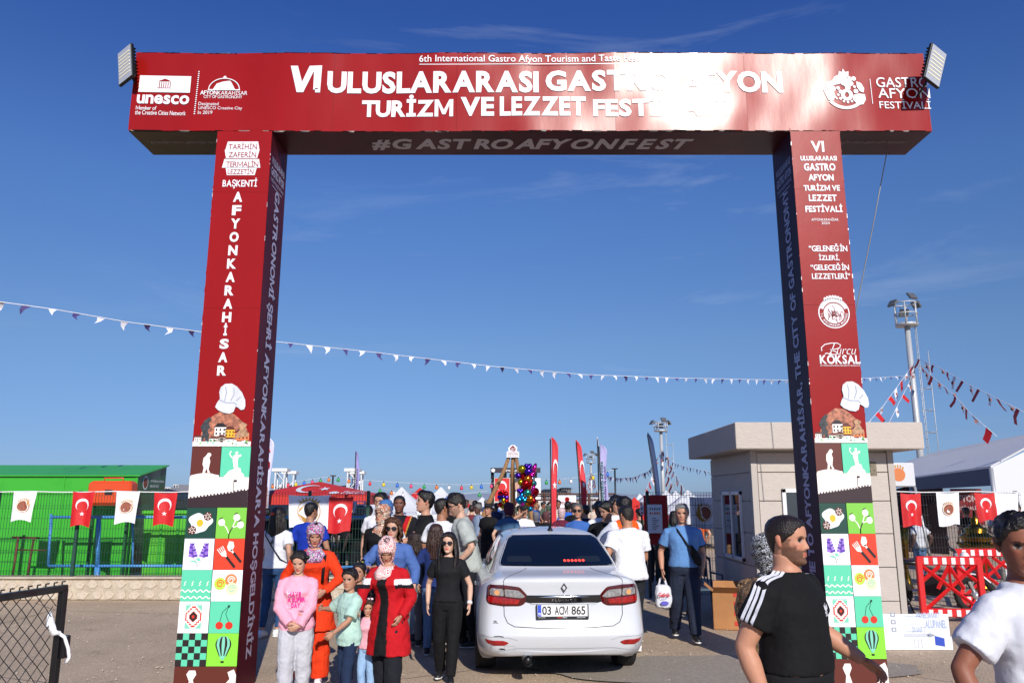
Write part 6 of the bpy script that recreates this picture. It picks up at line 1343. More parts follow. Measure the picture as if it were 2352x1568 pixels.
for a in (('white municipal flag with brown seal, leftmost on the green fence', 32, 86, 1127, 1196, 15.15, 'seal', FG), ('red crescent flag between the two white seal flags', 168, 218, 1128, 1208, 15.15, 'tr', FG, .02), ('white seal flag in front of the end of the green container', 268, 322, 1127, 1201, 15.15, 'seal', FG),
          ('red crescent flag hanging just left of the left gate column', 355, 408, 1130, 1206, 15.1, 'tr', FG, .03), ('drooping pale flag on the fence behind the man in royal blue', 663, 760, 1136, 1212, 15.2, 'seal', FG, .08), ('large red crescent flag in front of the fence above the woman in orange', 756, 812, 1140, 1222, 15.1, 'tr', FG),
          ('red crescent flag beside the right edge of the booth', 2068, 2114, 1132, 1208, 15.35, 'tr', FG), ('white seal flag in front of the dark tent opening', 2150, 2202, 1130, 1206, 15.35, 'seal', FG), ('twisted red crescent flag above the golden ornament', 2238, 2284, 1131, 1196, 15.35, 'tr', FG, .05),
          ('plain white cloth right of the twisted red flag', 2286, 2338, 1131, 1190, 15.35, 'plain', FG), ('white seal flag at the far right edge of the fence', 2344, 2395, 1130, 1205, 15.35, 'seal', FG), ('grey seal banner on the fence left of the booth', 1584, 1650, 1140, 1212, 15.6, 'seal', FG)): flag(*a)
# ================================================================== fences
GRN = mat('fence_green', '1d4437', .5); DKM = mat('dark_metal', '20252a', .5)
def mesh_fence(label, xa, xb, Y, z0, z1, m, posts, name='mesh_fence', step=.055):
    t = thing(name, label, 'fence', ((xa + xb) / 2, Y, 0)); ox = (xa + xb) / 2; mb = MB(); n = int((xb - xa) / step)
    for i in range(n + 1):
        x = xa + (xb - xa) * i / n - ox; mb.box2((x - .0028, -.003, z0), (x + .0028, .003, z1), m)
    z = z0 + .04; k = 0
    while z < z1:
        f = .03 if k % 4 in (0, 1) else 0; mb.box2((xa - ox, -.012 - f, z - .003), (xb - ox, -.006 - f, z + .003), m); z += .05 if k % 4 == 0 else .19; k += 1
    o = mb.build('wire_mesh', t); o['kind'] = 'stuff'
    for x in posts:
        p = MB().box2((x - ox - .03, -.02, .0), (x - ox + .03, .04, z1 + .02), m, .008); p.box2((x - ox - .035, -.03, z1 - .25), (x - ox + .035, .0, z1 - .20), m); p.box2((x - ox - .035, -.03, z0 + .25), (x - ox + .035, .0, z0 + .3), m); p.build('post', t)
    return t
FZ = zat(1129, 15.3)
mesh_fence('green welded wire fence on the low stone wall left of the gate', -11.5, xat(843, 15.3), 15.3, .40, FZ, GRN, [-9.9, xat(325, 15.3) - 1.25, -5.6, -3.9, xat(843, 15.3)])
mesh_fence('dark welded wire fence running behind the booth on the right', 2.66, 11.5, 15.6, .03, FZ, DKM, [2.66, 4.9, 7.4, 9.9])
rp = mat('white_rope', 'dcdcdc', .7); q = MB(); q.tube([(-11.5 + i * .55, 15.24, FZ - .0 + .01 * math.sin(i * 2)) for i in range(13)], .012, 5, rp); tagged(q.build('rope'), 'white rope tied along the top of the left fence', 'rope')
q = MB(); q.tube([(7.0 + i * .5, 15.5, FZ - .0 + .01 * math.sin(i * 2)) for i in range(10)], .012, 5, rp); tagged(q.build('rope'), 'white rope tied along the top of the right fence', 'rope')
# low wall of irregular cream stones
ws = mat('cream_wall', 'b5a895', .9, noise_amt=.2, noise_scale=3, bump=.8, bump_scale=14); stn = mat('cream_stone', 'c9bcaa', .85, noise_amt=.22, noise_scale=5, bump=.8, bump_scale=22, dirt=('c08a55', .5, 1.1))
wl_ = thing('low_wall', 'low cream wall of irregular stones under the green fence', 'wall', (0, 0, 0)); MB().box2((-12.5, 15.22, 0), (xat(843, 15.3) + .1, 15.52, .40), ws, .02).build('wall_core', wl_); MB().box2((-12.5, 15.17, .385), (xat(843, 15.3) + .1, 15.56, .425), ws, .01).build('coping', wl_)
random.seed(21); sm_ = []
for k in range(8):
    n = random.choice((5, 6, 7)); pts = [(random.uniform(.42, .5) * math.cos(R(360 * i / n + random.uniform(-12, 12))), random.uniform(.42, .5) * math.sin(R(360 * i / n))) for i in range(n)]
    q = MB(); q.add([(x, .0, z) for x, z in pts] + [(x * .86, -1, z * .86) for x, z in pts], [tuple(range(n, 2 * n))] + [(i, (i + 1) % n, (i + 1) % n + n, i + n) for i in range(n)], stn); sm_.append(q.mesh('stone'))
for r_ in range(2):
    x = -11.8 + r_ * .1
    while x < -2.9:
        w_ = random.uniform(.17, .32); o = link('stone', random.choice(sm_), wl_); o.location = (x + w_ / 2, 15.222, .10 + r_ * .185 + random.uniform(-.01, .01)); o.scale = (w_ * 1.05, .018, .205); o.rotation_euler = (0, random.uniform(-.25, .25), 0); x += w_
# ================================================================== green container behind the fence
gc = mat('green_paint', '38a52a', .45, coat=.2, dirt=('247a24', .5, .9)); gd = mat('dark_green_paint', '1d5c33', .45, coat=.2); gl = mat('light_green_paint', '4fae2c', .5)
Yc = 16.9; zt_ = zat(1094, Yc); xr = xat(306, Yc); ct_ = thing('green_container', 'long bright green metal container with a sloping roof behind the fence', 'container', (0, 0, 0))
Yb = Yc + 1.35; ztb = zat(1072, Yb)
q = MB(); xl = -15.0; V_ = [(xl, Yc, .3), (xr, Yc, .3), (xr, Yb, .3), (xl, Yb, .3), (xl, Yc, zt_), (xr, Yc, zt_), (xr, Yb, ztb), (xl, Yb, ztb)]
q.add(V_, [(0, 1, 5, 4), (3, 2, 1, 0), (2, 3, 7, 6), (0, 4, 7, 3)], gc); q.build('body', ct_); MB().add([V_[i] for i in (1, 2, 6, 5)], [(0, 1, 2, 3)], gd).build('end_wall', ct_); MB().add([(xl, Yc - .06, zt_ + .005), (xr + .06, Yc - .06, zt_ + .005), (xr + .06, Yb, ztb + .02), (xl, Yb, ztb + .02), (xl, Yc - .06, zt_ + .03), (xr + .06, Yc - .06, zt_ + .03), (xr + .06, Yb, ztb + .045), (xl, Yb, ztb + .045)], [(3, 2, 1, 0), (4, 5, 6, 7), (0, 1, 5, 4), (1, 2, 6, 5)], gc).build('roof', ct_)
for k in range(7):
    x = xr - .02 - k * 1.55; MB().box2((x - .02, Yc - .015, .3), (x + .02, Yc, zt_ - .01), gc, .005).build('rib', ct_)
MB().box2((xl, Yc - .02, zt_ - .36), (xr, Yc, zt_ - .34), gc).build('rail', ct_)
for k in range(6): x = xr - .5 - k * 1.4; MB().box2((x - .1, Yc + .05, .0), (x + .1, Yc + .3, .3), gl, .01).build('foot', ct_)
pe = Print((xr + .001, 0, 0), (0, 1, 0), (0, 0, 1), .002, .004); zc_ = (zt_ + ztb) / 2 - .25; pe.disc(Yc + .35, zc_, .13, .15, FLW); pe.disc(Yc + .35, zc_, .10, .12, BROWN, 1); pe.text('AFYONKARAHİSAR', Yc + .58, zc_ + .02, Yc + 1.25, zc_ + .08, FLW, 0, .02); pe.text('BELEDİYESİ', Yc + .58, zc_ - .09, Yc + 1.0, zc_ - .03, FLW, 0, .02); pe.build('lettering', ct_)
cb = thing('green_bin', 'lighter green waste bin with a slanted side between container and gate column', 'bin', (0, 0, 0)); V_ = [(xat(335, 16.6), 16.6, .25), (xat(470, 16.6), 16.6, .25), (xat(470, 16.6), 17.6, .25), (xat(335, 16.6), 17.6, .25), (xat(328, 16.6), 16.6, 1.55), (xat(470, 16.6), 16.6, 1.55), (xat(470, 16.6), 17.6, 1.55), (xat(328, 16.6), 17.6, 1.55)]
MB().add(V_, [(3, 2, 1, 0), (4, 5, 6, 7), (0, 1, 5, 4), (1, 2, 6, 5), (2, 3, 7, 6), (3, 0, 4, 7)], gl).build('body', cb); MB().box2((V_[4][0] - .03, 16.55, 1.55), (V_[5][0], 17.65, 1.62), gl, .01).build('lid', cb)
for k in range(4): MB().box2((V_[0][0] + .3 + k * .35, 16.57, .28), (V_[0][0] + .34 + k * .35, 16.6, 1.5), gc).build('rib', cb)
ob = mat('orange_plastic', 'd24a1d', .4, coat=.2); a = P(253, 1132, 16.4); tb_ = thing('orange_case', 'orange plastic case on the fence line in front of the green container', 'case', (0, 0, 0))
MB().box((a.x, 16.5, a.z), (.90, .32, .50), ob, None, .06).build('shell', tb_); MB().box((a.x, 16.335, a.z + .02), (.16, .03, .10), DKM, None, .01).build('latch', tb_); MB().tube([(a.x - .2, 16.5, a.z + .25), (a.x - .2, 16.5, a.z + .31), (a.x + .2, 16.5, a.z + .31), (a.x + .2, 16.5, a.z + .25)], .015, 6, ob).build('handle', tb_)
MB().box2((a.x - .38, 16.45, 0), (a.x - .34, 16.55, a.z - .26), gd).box2((a.x + .34, 16.45, 0), (a.x + .38, 16.55, a.z - .26), gd).build('stand', tb_)
# blue pipe barriers, brown frame
bp_ = mat('blue_pipe', '4d8fd0', .4); t = thing('pipe_barrier', 'light blue steel pipe barrier behind the fence in front of the green container', 'barrier', (0, 0, 0)); Y = 15.9
bar = lambda a, b, r=.028, m=bp_, nm='pipe', tt=None, Y2=None: MB().tube([P(*a, Y), P(*b, Y2 or Y)], r, 8, m).build(nm, tt or t)
bar((116, 1187), (440, 1187)); bar((112, 1299), (440, 1299)); bar((118, 1180), (111, 1299)); bar((227, 1187), (224, 1300), .045); bar((224, 1300), (222, 1352), .06); bar((305, 1190), (305, 1300), .02)
t = thing('pipe_barrier', 'light blue steel pipe barrier behind the fence and the people in the middle', 'barrier', (0, 0, 0)); Y = 15.9
bar((600, 1188), (845, 1188), .03); bar((600, 1302), (845, 1302), .03); bar((668, 1180), (668, 1350), .035); bar((840, 1180), (840, 1350), .035)
rust = mat('rusty_steel', '5a3122', .7, noise_amt=.3); t = thing('rusty_frame', 'rusty steel frame standing before the green container at far left', 'frame', (0, 0, 0)); Y = 15.75
bar((28, 1233), (90, 1235), .02, rust, 'rail'); bar((40, 1262), (105, 1263), .014, rust, 'rail'); bar((42, 1235), (24, 1352), .022, rust, 'leg'); bar((78, 1235), (58, 1352), .022, rust, 'leg')
# ================================================================== chain-link gate leaf, bottom left
blk = mat('black_steel', '0e0f11', .35, coat=.2); A_ = P(-60, 1401, 5.35); B_2 = P(149, 1366, 6.15); A_.z = B_2.z = 1.2; t = thing('chain_link_gate', 'black framed chain-link gate leaf standing open at the bottom left', 'gate', (0, 0, 0)); d = B_2 - A_; L_ = d.length; d.normalize()
Rg = Matrix(((d.x, -d.y, 0), (d.y, d.x, 0), (0, 0, 1))).to_3x3()
fr = lambda p0, p1, nm: MB().box((p0 + p1) / 2, (abs((p1 - p0).length) if nm == 'rail' else .05, .05, .05 if nm == 'rail' else (p1 - p0).length), blk, Rg, .006).build(nm, t)
fr(A_, B_2, 'rail'); fr(Vector((A_.x, A_.y, .14)), Vector((B_2.x, B_2.y, .14)), 'rail'); fr(B_2 - d * .02, Vector((B_2.x - d.x * .02, B_2.y - d.y * .02, .03)), 'post'); fr(A_ + d * .02, Vector((A_.x + d.x * .02, A_.y + d.y * .02, .03)), 'post'); MB().box((B_2.x + .02, B_2.y, .78), (.06, .09, .16), blk, Rg, .006).build('latch', t)
q = MB(); wr = mat('galvanised_wire', '3a3c3e', .45, metal=.5); st_ = .105; H0, H1 = .16, 1.18; nrm = Vector((-d.y, d.x, 0))
k = -12
while k * st_ < L_:
    for sg in (1, -1):
        x = k * st_; pts = []; h = H0; u_ = x if sg > 0 else x + (H1 - H0)
        for i in range(11): hh = H0 + (H1 - H0) * i / 10; uu = u_ + sg * (hh - H0) * 1.0; pts.append((uu, hh, .004 * (1 if i % 2 else -1) * sg))
        pts = [(a, b, c) for a, b, c in pts if .02 <= a <= L_ - .03]
        if len(pts) > 1: q.tube([A_ * 1 + d * a + nrm * c + Vector((0, 0, b - 1.2)) for a, b, c in pts], .0032, 5, wr)
    k += 1
o = q.build('wire_mesh', t); o['kind'] = 'stuff'
for i in range(10): p = A_ + d * (L_ * (i + .5) / 10) + Vector((0, 0, .028)); MB().tube([p, p + Vector((0, 0, .02)), p + d * .03 + Vector((0, 0, .02))], .006, 5, blk).build('hook', t)
wc = mat('white_cloth_strip', 'dfe0e2', .8, bump=.5); c0 = P(128, 1440, 6.1); q = MB(); q.tube([c0 + Vector((-.03, -.05, .12)), c0 + Vector((-.01, -.06, .03)), c0 + Vector((.03, -.06, -.03)), c0 + Vector((.07, -.05, -.03))], [(.012, .01), (.035, .02), (.025, .02), (.012, .01)], 8, wc); q.tube([c0 + Vector(p) for p in ((.05, -.05, -.03), (.10, -.05, -.06), (.13, -.04, -.14), (.15, -.05, -.20), (.13, -.05, -.24))], [(.014, .004)] * 5, 6, wc)
tagged(q.build('cloth_strip'), 'torn white cloth strip knotted round the black gate post', 'cloth')
# ================================================================== security booth
cr_ = mat('cream_render', 'b9b0a8', .9, noise_amt=.04, bump=.35, bump_scale=20, stretch=(1, 1, 1.8)); crt = mat('cream_trim', 'aca49d', .6); wf = mat('white_frame', 'd9d9dc', .4); gls = mat('booth_glass', '20282e', .03, spec=.9, coat=1)
bth = thing('security_booth', 'small cream panelled security booth with a flat overhanging roof behind the right column', 'booth', (0, 0, 0)); Y0 = 11.62; bx0, bx1 = xat(1735, Y0), xat(2070, Y0); Y1 = Y0 + 2.4; bz = 2.56
MB().box2((bx0 + .03, Y0 + .03, 0), (bx1 - .03, Y1, bz), crt).build('core', bth)
MB().box2((bx0 - .30, Y0 - .36, bz), (bx1 + .30, Y1 + .3, zat(969, Y0 - .36)), cr_, .012).build('roof_fascia', bth)
seams = [0.02] + [zat(v, Y0) for v in (1380, 1302, 1225, 1150, 1084)] + [bz - .03]
for a, b in zip(seams[:-1], seams[1:]):
    MB().box2((bx0 + .10, Y0, a + .006), (bx1 - .10, Y0 + .03, b - .006), cr_, .004).build('wall_panel', bth); MB().box2((bx0, Y0 + .10, a + .006), (bx0 + .03, Y1 - .05, b - .006), cr_, .004).build('wall_panel', bth)
for x in (bx0, bx1 - .09): MB().box2((x, Y0 - .012, 0), (x + .09, Y0 + .09, bz), crt, .006).build('corner_post', bth)
def window(y0, y1, z0, z1, side):
    fr_ = MB(); w_ = .055
    def bx(u0, u1, v0, v1, d0, d1, m, q): q.box2((bx0 - d1, u0, v0) if side else (u0, Y0 - d1, v0), (bx0 - d0, u1, v1) if side else (u1, Y0 - d0, v1), m, .004)
    for u0, u1, v0, v1 in ((y0, y1, z0, z0 + w_), (y0, y1, z1 - w_, z1), (y0, y0 + w_, z0, z1), (y1 - w_, y1, z0, z1), ((y0 + y1) / 2 - .03, (y0 + y1) / 2 + .03, z0, z1)): bx(u0, u1, v0, v1, 0, .035, wf, fr_)
    o = fr_.build('window', bth); g_ = MB(); bx(y0 + w_, y1 - w_, z0 + w_, z1 - w_, 0, .012, gls, g_); g_.build('pane', o)
window(12.15, 13.25, zat(1283, 12.7), zat(1128, 12.7), True); window(xat(1803, Y0), xat(1990, Y0), zat(1368, Y0), zat(1122, Y0), False)
pp = Print((0, Y0 - .002, 0), (1, 0, 0), (0, 0, 1), .001, .004); pp.rect(xat(2006, Y0), zat(1092, Y0), xat(2029, Y0), zat(1060, Y0), mat('framed_photo', '6f6552', .5, noise_amt=.7, noise_scale=30)); pp.build('framed_photo', bth)
# cardboard box, chair, boards
cb_ = mat('cardboard', 'a8764a', .9, noise_amt=.12, noise_scale=3); c2 = mat('cardboard_inside', '7c5636', .9); tp_ = mat('red_tape', 'c2392a', .5); bx = thing('cardboard_box', 'open brown cardboard box full of rubbish beside the booth', 'box', (xat(1674, 12.0, .3), 12.05, 0), R(-14))
for c_, d_, m in (((0, 0, .01), (.42, .36, .02), cb_), ((0, -.18, .27), (.42, .012, .52), cb_), ((0, .18, .27), (.42, .012, .52), cb_), ((-.21, 0, .27), (.012, .36, .52), cb_), ((.21, 0, .27), (.012, .36, .52), cb_)): MB().box(c_, d_, m).build('side', bx)
for c_, d_, r_ in (((0, -.25, .56), (.40, .010, .17), (R(55), 0, 0)), ((-.27, 0, .58), (.010, .34, .15), (0, R(-50), 0)), ((.26, 0, .55), (.010, .34, .15), (0, R(60), 0)), ((0, .23, .58), (.40, .010, .15), (R(-40), 0, 0))): MB().box(c_, d_, cb_, Euler(r_).to_matrix()).build('flap', bx)
pt_ = Print((0, -.187, 0), (1, 0, 0), (0, 0, 1), .001, .002); [pt_.rect(.08, z, .15, z + .06, tp_) for z in (.06, .2, .34, .46)]; pt_.build('tape', bx)
for p, r_, m in (((-.08, .02, .48), .07, 'd8dadd'), ((.08, -.05, .50), .06, 'b03a4c'), ((-.02, .1, .52), .05, 'c9b04a')): o = MB().ball((0, 0, 0), (r_, r_ * .8, r_ * 1.2), mat('rubbish_' + m, m, .5, bump=1, bump_scale=20), 8, 6).build('crumpled_packaging'); tagged(o, {'d8dadd': 'crumpled white packaging in the brown cardboard box', 'b03a4c': 'crumpled pink packaging in the brown cardboard box', 'c9b04a': 'crumpled yellow packaging in the brown cardboard box'}[m], 'rubbish'); o.location = bx.location + Vector(p)
chm = mat('grey_blue_plastic', '4d6272', .4); ch = thing('plastic_chair', 'grey blue plastic garden chair between the man in blue and the booth', 'chair', (xat(1618, 13.2, .5), 13.2, 0), R(10))
MB().box((0, 0, .43), (.44, .42, .03), chm, None, .012).build('seat', ch)
for sx in (-1, 1):
    for sy in (-1, 1): MB().tube([(sx * .19, sy * .18, .42), (sx * .23, sy * .23, 0)], [.022, .018], 6, chm).build('leg', ch)
    MB().tube([(sx * .21, .2, .44), (sx * .22, .26, .90)], .018, 6, chm).tube([(sx * .23, .2, .66), (sx * .24, -.17, .65), (sx * .22, -.18, .44)], .018, 6, chm).build('armrest', ch)
q = MB(); q.tube([(-.22, .26, .86), (-.15, .27, .93), (0, .275, .95), (.15, .27, .93), (.22, .26, .86)], .022, 6, chm); [q.box((k * .052, .245, .68), (.02, .015, .46), chm, Euler((R(-8), 0, 0)).to_matrix()) for k in range(-3, 4)]; q.build('backrest', ch)
alu = mat('board_film', 'dfe1e6', .35, coat=.2, dirt=('c7cad0', .4, 2)); blu = mat('print_blue', '9fb0d0', .5); blu2 = mat('print_deep_blue', '2a49b0', .5); gy_ = mat('print_grey', '8f97a8', .5); Yb_ = 10.35
for nm, (a0, b0, a1, b1) in enumerate(((2030, 1410, 2186, 1462), (2026, 1461, 2192, 1511))):
    z0, z1 = zat(b1, Yb_), zat(b0, Yb_); x0, x1 = xat(a0, Yb_, z0), xat(a1, Yb_, z0); t = thing('composite_board', ('upper white film-covered board with pale blue printing, leaning on the booth', 'lower white film-covered board with a blue corner mark')[nm], 'board', (0, 0, 0))
    z0 = max(z0, .0); Yb2 = Yb_ + .03 * (1 - nm)
    MB().box2((x0, Yb2, z0), (x1, Yb2 + .012, z1), alu, .003).build('sheet', t); p = Print((0, Yb2, 0), (1, 0, 0), (0, 0, 1), .001, .002)
    if nm == 0:
        p.text('ALUPANEL', x0 + .55, z0 + .10, x0 + .82, z0 + .20, blu, 0, .03); p.text('SMART', x0 + .38, z0 + .05, x0 + .55, z0 + .12, blu, 0, .0); p.text('PANELSMART', x0 + .45, z0 + .22, x0 + .75, z0 + .29, blu, 0, .02)
        for z in (.06, .15, .24): p.rect(x0 + .12, z0 + z, x0 + .18, z0 + z + .05, gy_); p.rect(x0 + .135, z0 + z + .012, x0 + .165, z0 + z + .038, alu, 1); p.rect(x0 + .3, z0 + z, x0 + .5, z0 + z + .006, blu)
    else:
        p.poly([(x1 - .22, z0 + .06), (x1 - .10, z0 + .04), (x1 - .10, z0 + .14), (x1 - .22, z0 + .17)], blu2); p.rect(x0 + .3, z0 + .16, x0 + .62, z0 + .165, gy_); p.rect(x0 + .3, z0 + .19, x0 + .62, z0 + .195, gy_); p.poly([(x0 + .62, z0 + .15), (x0 + .70, z0 + .178), (x0 + .62, z0 + .205)], gy_)
        for k in range(3): p.text('Hand from dam', x0 + .42 + k * .045, z0 + .02, x0 + .44 + k * .045, z0 + .13, gy_, 0, 0, rot=-90)
    p.build('lettering', t)
# ================================================================== red barriers and motorcycle
rb = mat('red_barrier', 'c8161a', .4, coat=.2); wt = mat('reflective_white', 'd9d4d6', .4)
def barrier(label, cx, cy, w_, h_, rz, lat=True):
    t = thing('plastic_barrier', label, 'barrier', (cx, cy, 0), R(rz), 'red and white plastic barriers'); F_ = lambda a, b, r, nm='strut': MB().tube([(a[0] * w_ - w_ / 2, 0, a[1] * h_), (b[0] * w_ - w_ / 2, 0, b[1] * h_)], [(r, .03), (r, .03)], 4, rb, False, up=(0, 0, 1) if abs(a[0] - b[0]) > abs(a[1] - b[1]) else (1, 0, 0)).build(nm, t)
    MB().box((0, 0, h_ * .93), (w_, .07, h_ * .14), rb, None, .015).build('top_rail', t); MB().box((0, 0, h_ * .14), (w_ * .9, .07, h_ * .13), rb, None, .015).build('bottom_rail', t)
    for s2 in (-1, 1):
        MB().box((s2 * w_ * .46, 0, h_ * .5), (w_ * .09, .08, h_ * .9), rb, None, .015).build('side_post', t); MB().box((s2 * w_ * .40, 0, .03), (.10, .42, .06), rb, None, .015).build('foot', t)
    for k in range(6):
        for z in (.93, .14): MB().box(((-.36 + k * .14) * w_, -.04, h_ * z), (w_ * .065, .006, h_ * .10), wt).build('reflector', t)
    if lat:
        for a, b in (((.08, .85), (.9, .2)), ((.9, .85), (.1, .2)), ((.36, .85), (.08, .62)), ((.62, .85), (.9, .62)), ((.3, .5), (.5, .85)), ((.7, .5), (.5, .85))): F_(a, b, .03)
        F_((.5, .5), (.5, .85), .02)
    return t
barrier('bright red lattice barrier with white reflective bars in front of the motorcycle', xat(2183, 12.6, .6), 12.6, .98, .98, -4); barrier('darker red barrier with white bars behind the first, right of the motorcycle', xat(2262, 14.2, .9), 14.2, 1.1, 1.0, 2)
mo = thing('motorcycle', 'parked motorcycle with silver tank and plastic-wrapped parts behind the red barrier', 'motorcycle', (xat(2140, 13.6, .5), 13.6, 0), R(-28)); tyr = mat('tyre_rubber', '1c1b1b', .85); bkp = mat('moto_black', '17181a', .3); slv = mat('moto_silver', 'c9ccd0', .25, metal=.6); wp_ = mat('moto_white', 'dcdde0', .3)
for y in (-.62, .62):
    q = MB(); q.tube([(y + .27 * math.cos(R(a)), 0, .31 + .27 * math.sin(R(a))) for a in range(0, 361, 15)], [(.05, .045)] * 25, 8, tyr); wh = q.build('wheel', mo); q = MB()
    for k in range(6): q.tube([(y, 0, .31), (y + .23 * math.cos(R(60 * k)), 0, .31 + .23 * math.sin(R(60 * k)))], .012, 5, bkp)
    q.tube([(y + .235 * math.cos(R(a)), 0, .31 + .235 * math.sin(R(a))) for a in range(0, 361, 20)], .014, 5, bkp); q.tube([(y, -.05, .31), (y, .05, .31)], .06, 10, slv); q.build('rim', wh)
q = MB(); q.tube([(.62, 0, .31), (.46, 0, .78), (.38, 0, .98)], .03, 8, slv); q.build('fork', mo); MB().tube([(.30, -.36, 1.06), (.40, -.2, 1.0), (.40, .2, 1.0), (.30, .36, 1.06)], .016, 8, bkp).build('handlebar', mo); MB().ball((.12, 0, .80), (.26, .14, .13), slv, 14, 8).build('fuel_tank', mo)
MB().tube([(-.05, 0, .80), (-.35, 0, .80), (-.65, 0, .90)], [(.12, .05), (.14, .05), (.09, .03)], 10, bkp, up=(0, 1, 0)).build('saddle', mo); MB().box((.02, 0, .45), (.36, .26, .34), bkp, None, .05).tube([(.1, .14, .35), (-.4, .18, .30), (-.8, .18, .42)], .04, 8, slv).build('engine', mo)
MB().ball((.52, 0, .90), (.08, .11, .10), wp_, 12, 8).build('headlight', mo); MB().tube([(.85, 0, .52), (.75, 0, .62), (.6, 0, .65), (.42, 0, .58)], [(.06, .015)] * 4, 6, wp_, up=(0, 1, 0)).build('mudguard', mo); MB().tube([(-.5, 0, .5), (-.3, -.2, .0)], .014, 6, bkp).build('kickstand', mo)
for s2 in (-1, 1): MB().tube([(.32, s2 * .3, 1.05), (.30, s2 * .36, 1.18)], .007, 5, bkp).ball((.30, s2 * .38, 1.22), (.02, .06, .04), bkp, 10, 6).build('mirror', mo)
# ================================================================== big tent and golden ornament, right
tw = mat('tent_white', 'c9cbd0', .7, bump=.2, bump_scale=3); tg = mat('tent_grey_roof', 'd2d2d4', .6, bump=.3, bump_scale=2); tin = mat('tent_shade_wall', '2a1719', .9, noise_amt=.5, noise_scale=1.2)  # back wall colour carries the shade inside the marquee
bt_ = thing('marquee', 'large white marquee with a grey sloping roof at the right edge', 'tent', (0, 0, 0)); K1 = P(2276, 1074, 19); K2 = P(2090, 1099, 27); K3 = P(2066, 1068, 31); K4 = P(2150, 1040, 29); K5 = P(2440, 985, 22); Z = Vector((0, 0, .05))
q = MB(); q.add([K1, K2, K3, K4, K5, K1 + Z, K2 + Z, K3 + Z, K4 + Z, K5 + Z], [(5, 9, 8, 7, 6), (0, 1, 2, 3, 4), (0, 5, 6, 1), (0, 4, 9, 5), (1, 6, 7, 2)], tg); q.build('roof', bt_)
val = Vector((0, 0, -.42)); MB().add([K1, K2, K2 + val * .9, K1 + val], [(0, 1, 2, 3)], mat('tent_blue_valance', '3f4a66', .7)).build('valance', bt_)
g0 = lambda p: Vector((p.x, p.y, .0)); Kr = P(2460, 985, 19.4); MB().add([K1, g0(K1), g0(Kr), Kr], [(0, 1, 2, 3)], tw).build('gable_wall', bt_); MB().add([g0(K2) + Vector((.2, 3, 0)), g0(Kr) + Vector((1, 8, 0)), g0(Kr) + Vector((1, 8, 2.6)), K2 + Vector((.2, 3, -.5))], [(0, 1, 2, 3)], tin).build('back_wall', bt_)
for p in (K1, K2): MB().tube([g0(p), p], .05, 8, mat('tent_pole', 'b8babd', .4, metal=.5)).build('pole', bt_)
p = Print((0, 23, 0), (1, 0, 0), (0, 0, 1), .002, .002); dr_ = mat('dim_red_banner', '6e1518', .8); p.rect(xat(2190, 23), zat(1205, 23), xat(2262, 23), zat(1122, 23), dr_); p.text('AFYON', xat(2196, 23), zat(1152, 23), xat(2250, 23), zat(1137, 23), mat('dim_white', 'a9979a', .8), 1, .03); p.text('FESTİVALİ', xat(2198, 23), zat(1170, 23), xat(2246, 23), zat(1160, 23), mat('dim_white', 'a9979a', .8), 1, .02); o = p.build('hanging_banner'); tagged(o, 'shade-dimmed red banner hanging inside the marquee', 'banner')  # red and white dimmed in colour for the shade under the roof
cnp = thing('small_canopy', 'small white canopy panel with a brown seal beside the booth', 'canopy', (0, 0, 0)); Yk = 17.6; zc0, zc1 = zat(1117, Yk), zat(1062, Yk); xk0, xk1 = xat(2050, Yk), xat(2114, Yk)
MB().box2((xk0, Yk, zc0), (xk1, Yk + 2, zc1), tw, .02).build('fabric', cnp); p = Print((0, Yk, 0), (1, 0, 0), (0, 0, 1), .003, .004); cxk, czk = xat(2076, Yk), (zc0 + zc1) / 2; p.disc(cxk, czk, .15, .15, mat('seal_orange', 'c8743f', .6)); [p.disc(cxk + .17 * math.cos(R(a)), czk + .19 * math.sin(R(a)), .02, .035, GOLD, 0, 8) for a in (50, 70, 90, 110, 130)]; p.build('emblem', cnp)
for x in (xk1 - .03,): MB().tube([(x, Yk, zc0), (x + .25, Yk, 0)], .03, 8, mat('tent_pole', 'b8babd', .4)).build('pole', cnp)
gm = mat('polished_brass', '8f6a22', .22, metal=1); go = P(2243, 1230, 17); t = thing('brass_samovar', 'big polished brass tiered ornament behind the right fence', 'ornament', (go.x, 17.0, 0)); zb = go.z - .1
prof = [(0, .10), (.12, .22), (.3, .12), (.42, .10), (.5, .34), (.56, .38), (.62, .30), (.66, .26), (.72, .36), (.78, .30), (.84, .20), (.9, .24), (.96, .14), (1.02, .08), (1.1, .10), (1.16, .04), (1.3, .012)]
MB().rings([(0, 0, .35 + z * .98, r_, r_) for z, r_ in prof], 28, gm).build('body', t)
for k in range(10): a = R(36 * k); MB().ball((.36 * math.cos(a), .36 * math.sin(a), .93), .035, gm, 8, 6).build('knob', t)
MB().rings([(0, 0, 0, .2, .2), (0, 0, .05, .18, .18), (0, 0, .36, .06, .06)], 20, gm).build('stand', t)
gv = MB().rings([(0, 0, 0, .14, .14), (0, 0, .1, .10, .10), (0, 0, .4, .04, .04), (0, 0, .9, .09, .09), (0, 0, 1.3, .12, .12)], 20, gm).build('brass_vase'); tagged(gv, 'tall brass vase seen through the fence next to the booth', 'vase'); gv.location = (xat(2080, 16.8, .6), 16.8, 0)
